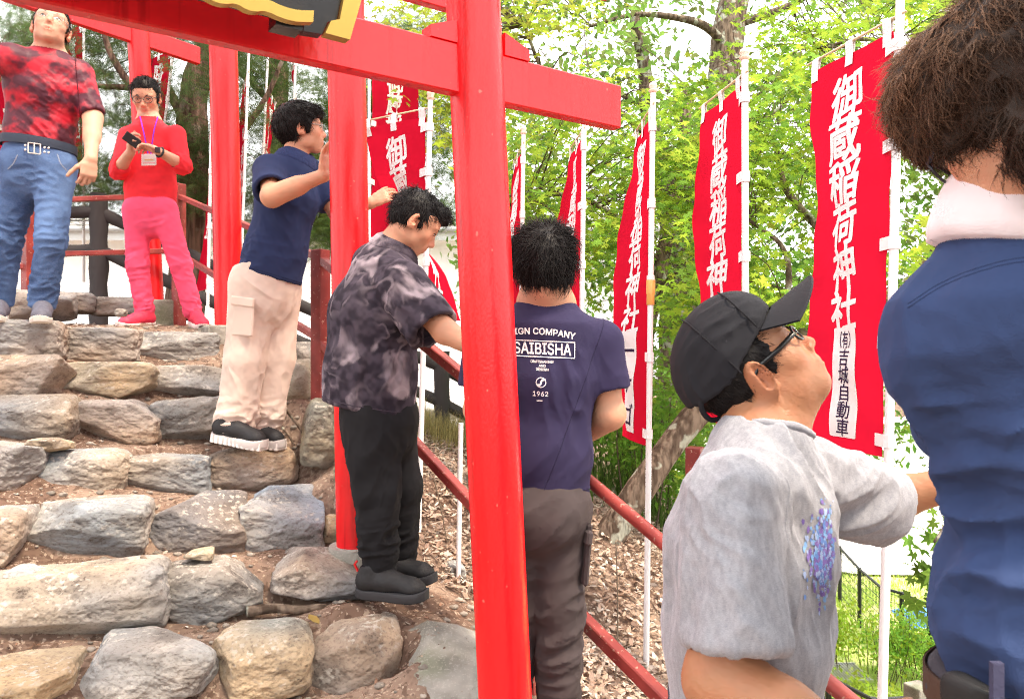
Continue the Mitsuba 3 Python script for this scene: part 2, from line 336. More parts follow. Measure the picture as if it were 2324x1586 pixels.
far = [(x, y, -1.7 if x < 0 else -2.6 if x < 4 else -5.2) for x in (-70, -30, -12, 0, 3) for y in (16, 25, 40, 120)] + [(x, y, -5.2) for x in (7, 14, 30, 70) for y in (0, 10, 16, 25, 40, 120)] + [(x, y, -2.0) for x in (-70, -30, -8, 2) for y in (-8, -40)] + [(x, y, -5.0) for x in (12, 70) for y in (-8, -40)] + [(-30, 5, 0), (-70, 5, -1)]
CT = np.array(ctl + far, float); CT[:, 2] += EYE
from scipy.interpolate import LinearNDInterpolator
_lin = LinearNDInterpolator(CT[:, :2], CT[:, 2])
def axis(segs):
    out = []
    for a, b, h in segs: out.append(np.arange(a, b, h))
    return np.concatenate(out + [np.array([segs[-1][1]])])
GX = axis([(-60, -12, 6), (-12, -4.2, .5), (-4.2, 1.8, .035), (1.8, 6, .15), (6, 12, .6), (12, 60, 6)])
GY = axis([(-30, -3, 3), (-3, 1.6, .3), (1.6, 6.2, .035), (6.2, 10, .12), (10, 18, .5), (18, 100, 8)])
gx, gy = np.meshgrid(GX, GY, indexing='ij')
gz = _lin(gx, gy)
from scipy.ndimage import gaussian_filter
near = np.exp(-((gx + 1.2) / 3.6) ** 4 - ((gy - 3.8) / 3.2) ** 4)
gz = gaussian_filter(gz, .9)
P3 = np.stack([gx, gy, gx * 0], -1)
gz = gz + near * (.05 * (meshkit.fbm(P3 * 5, 3, 1) - .5) + .028 * (meshkit.fbm(P3 * 24, 2, 2) - .5)) + (1 - near) * .12 * (meshkit.fbm(P3 * .9, 3, 5) - .5)
from scipy.interpolate import RegularGridInterpolator
_gnd = RegularGridInterpolator((GX, GY), gz, bounds_error=False, fill_value=0)
def ground(x, y): return float(_gnd((x, y)))
def grounds(xy): return _gnd(np.asarray(xy))
def grid_mesh(v, n, m, flip=False):
    i, j = np.meshgrid(np.arange(n - 1), np.arange(m - 1), indexing='ij'); p = i * m + j
    f = np.vstack([np.stack([p, p + m, p + m + 1], -1).reshape(-1, 3), np.stack([p, p + m + 1, p + 1], -1).reshape(-1, 3)])
    return v, (f[:, ::-1] if flip else f)
gm = grid_mesh(np.stack([gx, gy, gz], -1).reshape(-1, 3), len(GX), len(GY))
tag(put('ground', gm, 'soil', True), 'brown soil of the shrine hillside with a leafy slope on the right', 'ground', kind='structure')
def drape(xs, ys, lift=.012):
    X, Y = np.meshgrid(xs, ys, indexing='ij'); Z = grounds(np.stack([X, Y], -1)) + lift
    return grid_mesh(np.stack([X, Y, Z], -1).reshape(-1, 3), len(xs), len(ys))
tag(put('lawn', drape(np.linspace(3.4, 18, 70), np.linspace(7.5, 18.0, 60), .03), 'lawn_ground', True), 'pale green lawn at the foot of the slope, lower right', 'lawn', kind='structure')
tag(put('road', drape(np.linspace(5.0, 40, 50), np.linspace(18.1, 60, 50), .06), 'pale_ground', True), 'bright pale paved yard beyond the lawn', 'road', kind='structure')

# ---------------------------------------------------------------- stones
def ico(n):
    m = trimesh.creation.icosphere(subdivisions=n); return np.array(m.vertices), np.array(m.faces)
ICO5, ICO4, ICO3, ICO2 = ico(5), ico(4), ico(3), ico(2)
def rock_mesh(c, half, R, seed, sharp=5.0, cuts=9, rough=.07, base=ICO4, planes=()):
    r = np.random.default_rng(seed); p, f = base
    rad = (np.abs(p) ** sharp).sum(1) ** (-1 / sharp)
    for _ in range(cuts):
        n = nrm(r.normal(size=3) * A(.6, .9, .6)); k = r.uniform(.80, 1.06)
        dn = p @ n; lim = np.where(dn > .05, k / np.maximum(dn, .05), 9); rad = -np.log(np.exp(-60 * rad) + np.exp(-60 * np.minimum(lim, 3))) / 60
    for n, k in planes:
        dn = p @ nrm(n); lim = np.where(dn > .05, k / np.maximum(dn, .05), 9); rad = -np.log(np.exp(-60 * rad) + np.exp(-60 * np.minimum(lim, 3))) / 60
    v = p * rad[:, None]
    o = r.uniform(0, 50, 3)
    nz = meshkit.fbm(v * 1.6 + o, 3, seed) - .5; rd = 1 - np.abs(2 * meshkit.noise(v * 2.7 + o, seed + 1) - 1)
    v = v * (1 + rough * 1.7 * nz + rough * .55 * (rd - .5) + rough * .62 * (meshkit.fbm(v * 6 + o, 4, seed + 5) - .5))[:, None]
    lo, hi = v.min(0), v.max(0); v = (v - (lo + hi) / 2) / ((hi - lo) / 2)
    return v * half @ np.asarray(R).T + c, f
def rock_color(v, tint, seed):
    n = meshkit.fbm(v * 9, 3, seed); m = meshkit.fbm(v * 3.5 + 9, 2, seed + 2)
    c = np.asarray(tint)[None] * (.62 + .76 * n)[:, None]
    return c * (1 + np.outer(m - .5, A(.7, .15, -.5)))
BRN, GRY, YEL, BLU, DRK = A(.315, .262, .220), A(.305, .28, .25), A(.375, .31, .225), A(.29, .30, .31), A(.19, .17, .16)
thing('stone_stairs', 'rough stairs of big natural stones climbing the brown slope up to the left', 'stairs')
def stone(u0, u1, vt, vb, d, tint, seed, sharp=10, thick=.34, cuts=6, yaw=.3, parent='stone_stairs', name='stone', rough=.07, base=ICO4, roll=0.0, sink=.008, planes=()):
    a, b = V(u0, vt, d), V(u1, vb, d); a[2] = EYE + (793 - vt) / FPX * (d + (thick * .55 if vt > 793 and parent else 0)); w = (b[0] - a[0]) / 2; h = (a[2] - b[2]) / 2 + sink
    c = A((a[0] + b[0]) / 2, d + thick * .42, (a[2] + b[2]) / 2 - sink * .8)
    m = rock_mesh(c, A(w * 1.05, thick / 2, h), rotz(yaw) @ roty(roll), seed, sharp, cuts, rough, base, planes)
    return put(name, m, 'rock', True, parent, color=rock_color(m[0], tint, seed))
def rd(i, u): d0, sl = ROWS[i][:2]; return d0 + sl * max(u, -300)
STONES = [
    (0, -140, 97, 722, 818, BRN, {}), (0, 101, 280, 742, 824, BRN, {}), (0, 274, 474, 752, 824, GRY, {}), (0, 428, 520, 786, 836, GRY, {}),
    (1, -60, 118, 804, 900, BRN * 1.0, dict(cuts=6)), (1, 110, 320, 820, 908, YEL * .95, {}), (1, 317, 508, 828, 908, GRY * 1.1, dict(sharp=7)),
    (2, -80, 124, 896, 1002, GRY, dict(sharp=7)), (2, 127, 327, 904, 1014, BRN * 1.15, {}), (2, 329, 502, 900, 1016, GRY * .9, dict(roll=-.06)),
    (3, -90, 49, 1000, 1110, BRN, {}), (3, 47, 250, 1016, 1132, GRY, dict(sharp=4)), (3, 249, 446, 1026, 1136, GRY * .9, {}), (3, 448, 652, 1010, 1120, BRN * .95, dict(sharp=3.4)),
    (4, 4, 292, 1130, 1280, GRY * .95, dict(sharp=8, cuts=5)), (4, 302, 527, 1122, 1268, DRK, dict(cuts=5, planes=(((.45, -.5, .75), .72), ((-.6, .1, .75), .8)))), (4, 524, 710, 1106, 1260, BLU, dict(sharp=10, cuts=2, thick=.42, planes=(((.28, -.42, .86), .74),))),
    (5, -110, 324, 1285, 1478, GRY, dict(sharp=8, cuts=6, roll=-.05)), (5, 336, 562, 1262, 1428, GRY * .88, dict(sharp=6, cuts=6, planes=(((.75, 0, .6), .8), ((-.8, 0, -.5), .85)))), (5, 590, 822, 1236, 1374, BRN, dict(sharp=6, thick=.45, cuts=5, planes=(((.55, -.25, .8), .52), ((-.7, 0, .7), .85)))),
    (6, -120, 98, 1498, 1640, YEL * .9, {}), (6, 112, 440, 1438, 1640, GRY * 1.05, dict(cuts=7)), (6, 456, 680, 1413, 1600, YEL, dict(sharp=4)), (6, 676, 900, 1405, 1600, BRN * .95, dict(sharp=8, cuts=6, thick=.28)),
    (4, -170, 6, 1150, 1300, BRN, {})]
for n, (i, u0, u1, vt, vb, tint, kw) in enumerate(STONES):
    stone(u0, u1, vt, vb, rd(i, (u0 + u1) / 2), tint, 100 + n, **{**dict(thick=.34, yaw=.28, base=ICO5), **kw})
for n, (u0, u1, vt, vb, d, tint) in enumerate([(48, 142, 994, 1022, 3.38, GRY), (0, 60, 1285, 1306, 2.78, GRY * 1.2), (90, 128, 1500, 1530, 2.45, DRK), (408, 470, 1246, 1266, 3.0, YEL), (86, 180, 1140, 1168, 3.3, BRN)]):
    stone(u0, u1, vt, vb, d, tint, 300 + n, thick=.14, base=ICO3)
# stones that lie apart from the stairs
def loose(label, catg, group=None, **kw):
    a = kw.pop('at'); seed = kw.pop('seed'); tint = kw.pop('tint')
    k = stone(*a, tint, seed, parent=None, **kw); return tag(k, label, catg, group)
for lab, a, tint, kw in [
    ('long pale stone behind the feet of the man in blue jeans', (-60, 132, 655, 722, 5.2), GRY * 1.2, {}),
    ('flat stone left of the dark log post on the top landing', (118, 198, 662, 706, 5.5), GRY, {}),
    ('low greenish stone in front of the dark log post', (192, 306, 672, 712, 5.6), GRY * .9, {}),
    ('round yellowish boulder behind the beige cargo trousers', (622, 692, 826, 918, 4.3), YEL * .9, dict(sharp=3.0)),
    ('grey block of stone at the foot of the landing behind the beige trousers', (655, 700, 775, 822, 4.55), GRY, dict(sharp=9)),
    ('weathered grey block under the first red-brown railing post', (655, 716, 815, 880, 4.45), GRY * .9, dict(sharp=9)),
    ('small tan stone beside the round footing of the red pillar', (720, 768, 1176, 1230, 3.55), YEL, dict(sharp=3.4, thick=.16)),
    ('mossy grey stone half buried in the leaf litter near the thin white pole', (1012, 1050, 1286, 1318, 4.0), GRY * 1.3, dict(sharp=3.4, thick=.2)),
    ('mossy boulder lying on the leafy slope behind the round handrail', (1395, 1470, 1248, 1288, 5.0), A(.17, .18, .10), dict(sharp=3)),
    ('rounded stone sunk in the leaves beside the leaning trunk', (1325, 1400, 1108, 1145, 6.0), A(.17, .17, .11), dict(sharp=3)),
    ('small grey stone on the landing left of the red shoes', (255, 280, 700, 714, 4.9), GRY * 1.3, dict(sharp=3, thick=.1))]:
    loose(lab, 'stone', at=a, tint=tint, seed=400 + int(a[0]) % 97, **{**dict(thick=.3, base=ICO3), **kw})
k = stone(662, 770, 914, 1066, 3.85, A(.20, .19, .155), 520, parent=None, name='concrete_slab', sharp=6, thick=.5, cuts=5, rough=.10, roll=.18)
scene[k]['bsdf'] = {'type': 'ref', 'id': 'rock'}; tag(k, 'broken mossy concrete slab lying beside the second red pillar', 'slab')
# concrete kerb running down beside the stairs
kc = spline([V(985, 1330, 3.05), V(990, 1385, 2.9), V(1000, 1450, 2.7), V(1020, 1560, 2.45), V(1050, 1690, 2.25), V(1060, 1850, 2.0)], 40)
kv = []
for i, p in enumerate(kc):
    for j, (o, z) in enumerate([(-.26, -.12), (-.22, -.01), (-.10, .02), (.02, .03), (.12, .02), (.18, -.05), (.2, -.25)]):
        q0 = A(p[0] + .07 + o * .9, p[1] + o * .4, 0); q0[2] = ground(q0[0], q0[1]) + max(z, -.06) * .6; kv.append(q0 + .022 * (A(*[meshkit.noise(A(*(p * 6)) + j * 3.1 + q * 7) for q in range(3)]) - .5))
tag(put('concrete_kerb', grid_mesh(np.array(kv), 40, 7, True), 'concrete', True), 'crumbling concrete kerb at the right edge of the stone stairs', 'kerb', kind='structure')
# gravel, pebbles and dry leaves
def scatter_quads(pts, size, r, curl=.35, up=.7):
    """small curled leaf shapes: 6 vertices, 4 faces each"""
    n = len(pts); tpl = A(*[(-.5, 0, 0), (-.15, .22, .0), (.25, .18, .0), (.55, 0, 0), (.25, -.18, .0), (-.15, -.22, .0)]).reshape(6, 3)
    fc = np.array([[0, 1, 5], [1, 2, 4], [1, 4, 5], [2, 3, 4]])
    nn = nrms(r.normal(size=(n, 3)) * (1 - up) + A(0, 0, up)); t = nrms(np.cross(nn, r.normal(size=(n, 3)))); b = np.cross(nn, t)
    s = size * r.uniform(.6, 1.3, n); cu = curl * r.uniform(-.6, 1.2, n)
    q = np.repeat(tpl[None], n, 0); q[:, :, 2] = cu[:, None] * (q[:, :, 0] ** 2 * 1.6 + np.abs(q[:, :, 1]) * .9)
    v = pts[:, None] + (q[:, :, :1] * t[:, None] + q[:, :, 1:2] * b[:, None] + q[:, :, 2:] * nn[:, None]) * s[:, None, None]
    return v.reshape(-1, 3), (fc[None] + (np.arange(n) * 6)[:, None, None]).reshape(-1, 3)
LIT = np.array([(.40, .30, .24), (.54, .46, .39), (.28, .165, .12), (.44, .31, .22), (.62, .56, .50), (.36, .21, .14), (.20, .13, .10)])
r = np.random.default_rng(11)
xy = np.stack([r.uniform(-1.0, 2.4, 34000), 2.6 + 6.2 * r.uniform(0, 1, 34000) ** 1.4], 1)
keep = (xy[:, 0] + 1.02) * .81 + (xy[:, 1] - 4.2) * .58 > .1 + .35 * meshkit.noise(np.c_[xy * 2, xy[:, 0] * 0]); xy = xy[keep]
pts = np.c_[xy, grounds(xy) + .012 + r.uniform(0, .03, len(xy))]
m = scatter_quads(pts, .040, r)
col = np.repeat((LIT[r.integers(0, 7, len(pts))] * .62 + A(.40, .31, .25) * .38) * r.uniform(.75, 1.2, (len(pts), 1)), 6, 0)
tag(put('leaf_litter', m, 'dry_leaf', False, color=col), 'carpet of dry brown and pale fallen leaves on the right slope', 'fallen leaves', kind='stuff')
xy = np.stack([r.uniform(-3.2, -.1, 9000), r.uniform(2.0, 5.6, 9000)], 1)
pts = np.c_[xy, grounds(xy) + .004]
m1 = scatter_quads(pts[:1000], .026, r); col1 = np.repeat(LIT[r.integers(0, 7, 1000)] * r.uniform(.6, 1.2, (1000, 1)), 6, 0)
nd = pts[1000:7500]; a = r.uniform(0, 6.28, len(nd)); L = r.uniform(.02, .05, len(nd)); dx = np.c_[np.cos(a) * L, np.sin(a) * L, r.uniform(-.004, .012, len(nd))]; sd = np.c_[-np.sin(a), np.cos(a), a * 0] * .0014
m2 = (np.stack([nd - sd, nd + sd, nd + dx], 1).reshape(-1, 3) + A(0, 0, .004), np.arange(len(nd) * 3).reshape(-1, 3))
col2 = np.repeat(A(.17, .085, .05) * r.uniform(.6, 1.6, (len(nd), 1)), 3, 0)
tag(put('needle_litter', cat(m1, m2), 'dry_leaf', False, color=np.vstack([col1, col2])), 'reddish conifer needles and leaf bits on the soil between the step stones', 'needles', kind='stuff')
pb = []; pc = []
for q in pts[7500:8300]:
    s = r.uniform(.005, .016); vv = ico(1)[0] if 0 else None
    pb.append((q, s))
B1 = ico(1); vs = np.concatenate([B1[0] * s * A(1.2, 1, .7) * r.uniform(.75, 1.25, (len(B1[0]), 1)) + q for q, s in pb]); fs = np.concatenate([B1[1] + i * len(B1[0]) for i in range(len(pb))])
tag(put('gravel', (vs, fs), 'dry_leaf', True, color=np.repeat(A(.30, .26, .22) * r.uniform(.5, 1.3, (len(pb), 1)), len(B1[0]), 0)), 'small pebbles and stone chips on the soil of the stairs', 'gravel', kind='stuff')
# roots and sticks on the steps
def stick(name, label, catg, pts, rad, bs='bark_lichen'):
    return tag(put(name, tube(spline(pts, 14), np.linspace(rad, rad * .6, 14), 7), bs, True), label, catg)
stick('tree_root', 'pale bare root lying across the step beside the black shoes', 'root', [V(560, 1388, 2.95), V(620, 1380, 3.0), V(680, 1384, 3.03), V(730, 1378, 3.06), V(765, 1390, 3.1)], .021)
stick('tree_root', 'thin curved root beside the white-soled shoes', 'root', [V(612, 930, 4.05), V(640, 925, 4.05), V(662, 945, 4.03), V(690, 985, 4.0)], .012)
stick('tree_root', 'thin root hanging over the hollow next to the mossy slab', 'root', [V(625, 962, 4.0), V(650, 980, 4.0), V(668, 1010, 3.98)], .009)
stick('stick', 'short broken stick between the two lower grey stones', 'stick', [V(322, 1262, 2.95), V(340, 1275, 2.93), V(352, 1283, 2.92)], .008)
stick('stick', 'slender twig leaning in the leaf litter by the railing', 'stick', [V(985, 1085, 4.6), V(1000, 1150, 4.4), V(1015, 1230, 4.25)], .005, 'twig')
stick('stick', 'thin upright twig between the railing and the grey shirt', 'stick', [V(1395, 1586, 3.2), V(1402, 1400, 3.35), V(1398, 1230, 3.5)], .004, 'twig')
k = put('fallen_leaf', scatter_quads(np.array([V(712, 1402, 2.93)]), .085, np.random.default_rng(3), .15, .95), 'leaf', False, color=A(.5, .36, .12)); tag(k, 'single yellow leaf on the soil below the pale root', 'leaf')
k = put('fallen_leaf', scatter_quads(np.array([V(236, 1150, 3.2)]), .16, np.random.default_rng(5), .5, .6), 'dry_leaf', False, color=A(.5, .42, .36)); tag(k, 'large pale curled leaf on the step behind the wide grey stone', 'leaf')
# outlines of the written characters, 200 units to the em
GLYPH = {"御":"-101,-17 -100,-12 -74,20 -61,44 -54,46 -45,43 -38,58 -31,82 -28,85 -19,86 -9,82 -8,74 -11,65 29,65 33,63 34,68 38,71 88,71 92,68 93,-66 87,-75 75,-79 60,-78 56,-70 56,-104 53,-108 38,-109 34,-107 33,-85 -44,-98 -49,-96 -52,-85 -53,-106 -73,-107 -76,-103 -76,-24 -84,-33 -89,-34 -94,-30;56,-56 70,-55 70,47 56,47;10,-66 33,-62 33,-41 10,-42;10,20 33,19 33,42 10,41;10,-19 33,-20 33,-3 10,-4;-52,-77 -48,-73 -42,-73 -42,-15 -38,-10 -24,-10 -21,-13 -20,-70 -13,-69 -13,-4 -46,-3 -48,0 -48,15 -42,20 -45,22 -52,9;-30,20 -13,20 -13,41 -19,41/-99,40 -98,45 -79,64 -64,85 -57,86 -43,80 -42,73 -48,64 -64,44 -83,26 -90,26","蔵":"-98,-98 -88,-70 -84,-48 -82,32 -78,34 21,34 22,42 21,51 -21,51 -21,39 -23,36 -42,35 -46,39 -46,51 -94,52 -96,56 -94,73 -46,74 -45,84 -41,87 -24,86 -21,82 -21,74 21,74 23,86 40,87 45,83 46,74 90,74 94,72 95,56 93,52 72,51 82,41 82,34 88,31 88,13 84,11 46,11 50,-21 61,8 77,7 83,3 76,-20 57,-58 66,-79 73,-87 76,-70 79,-64 86,-64 98,-72 97,-93 93,-103 87,-109 80,-112 69,-112 60,-108 49,-98 40,-82 20,-103 9,-110 4,-109 -7,-99 -7,-92 0,-87 -54,-87 -58,-84 -58,7 -54,9 21,8 23,-6 21,-10 -5,-11 -5,-15 16,-15 20,-20 19,-59 16,-62 -5,-62 -5,-67 19,-69 32,-54 22,11 -59,11 -60,-48 -64,-74 -69,-92 -77,-107 -80,-109 -87,-107 -96,-102;46,45 45,34 58,34;46,51 46,51 46,51;-37,-42 -1,-42 -1,-35 -37,-35;-37,-67 -26,-67 -26,-62 -37,-62;-37,-15 -26,-15 -26,-11 -37,-11","稲":"8,-2 12,3 46,3 70,58 77,60 93,54 93,47 72,3 87,3 91,-1 91,-103 89,-107 70,-107 67,-104 67,-98 31,-98 31,-105 28,-108 13,-109 9,-107;31,-75 67,-75 67,-58 31,-58;31,-35 67,-35 67,-20 31,-20/-98,-55 -71,4 -94,5 -95,25 -92,28 -67,28 -67,48 -90,46 -97,59 -95,65 -61,73 -35,82 -29,80 -18,68 40,77 70,85 74,84 85,73 86,67 83,64 35,53 46,23 46,14 42,11 31,8 25,9 13,49 -3,47 8,27 13,13 10,7 1,4 2,-103 0,-107 -18,-108 -22,-105 -22,-37 -27,-42 -33,-43 -43,-30 -43,-104 -47,-109 -63,-109 -67,-106 -67,-44 -83,-73 -90,-71;-43,4 -43,2 -22,-19 -21,5;-19,6 -11,7 -15,21 -24,39 -23,43 -20,46 -24,49 -28,59 -43,54 -43,28 -20,27 -18,23","荷":"-99,-27 -98,-22 -69,8 -53,35 -47,38 -47,46 -90,47 -93,52 -93,66 -90,69 -47,70 -47,82 -42,86 -25,85 -23,70 22,70 22,82 24,85 42,86 47,82 47,70 89,70 93,67 94,50 91,47 47,46 47,32 44,29 90,29 95,25 93,6 75,5 75,-92 71,-101 66,-104 46,-108 25,-108 22,-105 16,-91 17,-86 20,-84 51,-84 51,5 -31,5 -34,8 -35,15 -45,-2 -45,-104 -49,-109 -65,-109 -70,-104 -70,-33 -81,-43 -86,-44 -90,-41;-26,29 25,29 22,32 22,46 -23,46 -23,32/-32,-78 -31,-6 -27,-4 39,-5 41,-9 40,-69 36,-71 -8,-71 -8,-80 -12,-83 -28,-83;-8,-48 17,-48 17,-27 -8,-27","神":"-98,-31 -97,-26 -75,-8 -65,3 -47,28 -90,28 -95,32 -95,47 -91,51 -59,52 -74,74 -72,79 -60,85 -54,85 -39,67 -34,58 -35,52 -25,52 -19,47 -18,52 -15,55 22,55 22,82 27,86 43,86 46,84 47,55 85,55 89,52 90,-57 86,-61 70,-61 67,-58 66,-53 47,-53 47,-103 44,-107 26,-108 23,-105 22,-53 4,-53 4,-59 1,-61 -16,-62 -19,-58 -19,-39 -25,-45 -31,-46 -43,-31 -43,-104 -47,-108 -64,-107 -67,-103 -67,-34 -83,-48 -87,-49 -92,-46;47,13 66,13 66,31 47,31;47,-29 66,-29 66,-10 47,-10;4,13 22,13 22,31 4,31;4,-29 22,-29 22,-10 4,-10;-39,-1 -19,-21 -19,34 -27,17","社":"-28,-81 -23,-76 25,-76 25,-1 -16,0 -19,3 -19,19 -14,23 25,23 25,84 29,87 47,86 50,82 50,23 89,23 93,18 93,3 90,0 50,-1 50,-76 94,-77 97,-80 96,-98 92,-101 -24,-101 -28,-97/-99,-31 -95,-23 -77,-10 -63,4 -46,27 -90,28 -94,32 -94,48 -91,51 -58,52 -72,71 -73,75 -69,81 -61,85 -54,85 -35,62 -33,58 -34,52 -23,51 -17,48 -13,42 -21,23 -36,0 -11,-26 -10,-31 -17,-41 -25,-46 -28,-45 -40,-31 -40,-103 -42,-107 -61,-108 -65,-105 -65,-33 -78,-44 -88,-49 -93,-46","有":"-94,-27 -94,-24 -77,-11 -62,5 -41,39 -88,39 -88,57 -32,57 -24,82 -18,83 -5,79 -11,57 90,56 90,41 89,39 -19,39 -29,20 66,19 66,-93 64,-99 57,-103 46,-105 20,-105 14,-90 16,-87 47,-86 48,-65 -32,-65 -32,-104 -50,-105 -51,-12 -64,-27 -80,-39 -84,-39;-32,-48 48,-48 48,-31 -32,-31;-32,-14 48,-14 48,2 -32,2","吉":"-89,39 -89,53 -87,55 -10,55 -10,81 -8,83 9,82 9,55 87,55 89,53 89,39 87,37 9,37 10,11 78,11 79,-5 77,-7 -76,-7 -77,9 -76,11 -11,11 -10,37 -87,37/-66,-28 -64,-26 67,-26 68,-106 49,-107 48,-97 -47,-97 -48,-107 -65,-107;-47,-79 48,-79 48,-44 -47,-44","城":"-94,-63 -92,-59 -70,-52 -70,16 -90,16 -91,32 -89,34 -70,34 -69,81 -52,80 -52,34 -35,34 -33,32 -34,16 -52,16 -52,-45 -36,-39 -33,-40 -31,-46 -30,-42 -28,53 32,53 31,82 33,84 49,84 50,75 59,82 64,82 88,60 88,57 83,53 93,52 92,35 51,35 56,-28 71,15 78,16 89,12 77,-28 62,-58 68,-77 76,-84 79,-78 81,-54 85,-53 96,-61 93,-88 89,-97 84,-102 69,-103 64,-101 55,-92 48,-76 34,-92 18,-104 13,-104 3,-94 3,-89 21,-77 42,-53 36,-19 32,35 -11,35 -11,12 25,12 28,10 26,-52 24,-63 20,-69 13,-72 -8,-72 -13,-60 -12,-55 5,-56 8,-53 10,-5 -11,-5 -11,-32 -15,-61 -22,-84 -36,-106 -39,-106 -51,-94 -42,-81 -33,-58 -84,-78 -90,-76;50,72 50,53 70,53 62,62","自":"-69,54 -67,56 -19,56 -12,81 -9,84 10,81 10,76 2,56 73,55 73,-102 71,-105 54,-105 53,-94 -50,-94 -50,-103 -52,-106 -69,-105;-50,-32 53,-32 53,-7 -50,-7;-50,-76 53,-76 53,-50 -50,-50;-50,11 53,11 53,37 -50,38","動":"-94,36 -93,49 -50,49 -50,59 -87,56 -91,67 -90,71 -40,75 -6,81 0,80 6,70 6,66 -32,60 -32,49 8,49 10,47 10,36 29,36 29,80 46,81 48,78 47,36 88,36 90,34 86,-66 83,-87 77,-99 72,-103 62,-105 39,-105 36,-103 33,-91 34,-86 59,-87 64,-81 69,-41 71,18 46,17 43,-22 35,-56 26,-76 18,-88 0,-106 -5,-106 -15,-96 -13,-90 -81,-98 -91,-98 -93,-91 -92,-81 -50,-77 -50,-64 -88,-63 -87,-48 -50,-48 -50,-40 -88,-38 -88,23 -86,24 -51,24 -50,33 -91,33;-32,-75 4,-72 8,-67 17,-48 23,-27 28,19 7,19 7,-39 -32,-39 -32,-48 6,-48 7,-63 -32,-64;-32,25 5,25 5,33 -32,33;-32,-25 -10,-25 -10,-14 -32,-14;-32,0 -10,0 -10,10 -32,10;-71,-25 -50,-25 -50,-14 -71,-14;-71,0 -50,0 -50,10 -71,10","車":"-91,-74 -91,-60 -89,-58 -10,-58 -10,-46 -68,-46 -70,-44 -70,36 -10,37 -10,47 -83,47 -85,49 -84,65 -10,65 -10,83 7,83 9,81 9,65 85,64 85,49 83,47 9,47 9,37 71,36 71,-44 69,-46 9,-46 9,-58 90,-58 92,-60 91,-76 9,-76 9,-105 -8,-106 -10,-104 -10,-76 -89,-76;9,-29 52,-29 52,-13 9,-13;9,3 52,3 52,20 9,20;-52,-29 -10,-29 -10,-13 -52,-13;-52,3 -10,3 -10,20 -52,20","ナ":"-83,5 -83,22 -81,24 -5,23 -5,56 -7,67 -5,70 17,69 16,23 84,24 86,22 86,5 85,3 16,3 13,-27 2,-57 -7,-70 -20,-84 -41,-97 -57,-87 -59,-82 -33,-65 -18,-47 -8,-23 -5,3 -81,3","ゴ":"60,78 62,83 70,86 74,86 87,66 90,56 80,51 76,51/-74,-67 -72,-65 46,-66 46,25 -69,24 -72,27 -72,44 -70,46 50,45 34,73 35,76 41,79 48,80 65,52 64,49 55,45 66,45 68,43 68,-96 47,-97 46,-86 -72,-87 -74,-85","ー":"-82,-1 -79,2 79,2 81,0 81,-20 79,-22 -80,-22 -82,-20","利":"30,-90 32,-87 63,-87 66,-83 66,78 68,80 83,80 85,77 84,-94 79,-102 74,-104 37,-106/17,58 19,60 33,60 35,58 35,-54 33,-56 19,-56 17,-54/-96,-63 -96,-59 -83,-45 -70,-26 -55,5 -91,5 -92,22 -50,23 -50,53 -87,47 -93,58 -93,62 -50,70 -7,82 4,71 4,67 -31,56 -31,23 6,23 7,6 5,5 -31,5 -31,-6 5,-36 6,-41 -1,-54 -6,-54 -31,-29 -31,-104 -48,-105 -50,-103 -50,-26 -62,-48 -84,-77 -89,-77","（":"37,-22 38,10 48,45 66,74 77,86 82,86 92,81 92,77 77,58 63,31 56,2 56,-24 65,-58 78,-81 92,-97 92,-101 89,-104 81,-108 77,-108 55,-80 41,-47","）":"-92,-100 -92,-97 -76,-78 -65,-58 -56,-24 -56,2 -63,31 -77,58 -92,77 -91,81 -78,86 -60,66 -46,40 -38,9 -37,-22 -45,-59 -61,-89 -77,-108 -89,-104"}
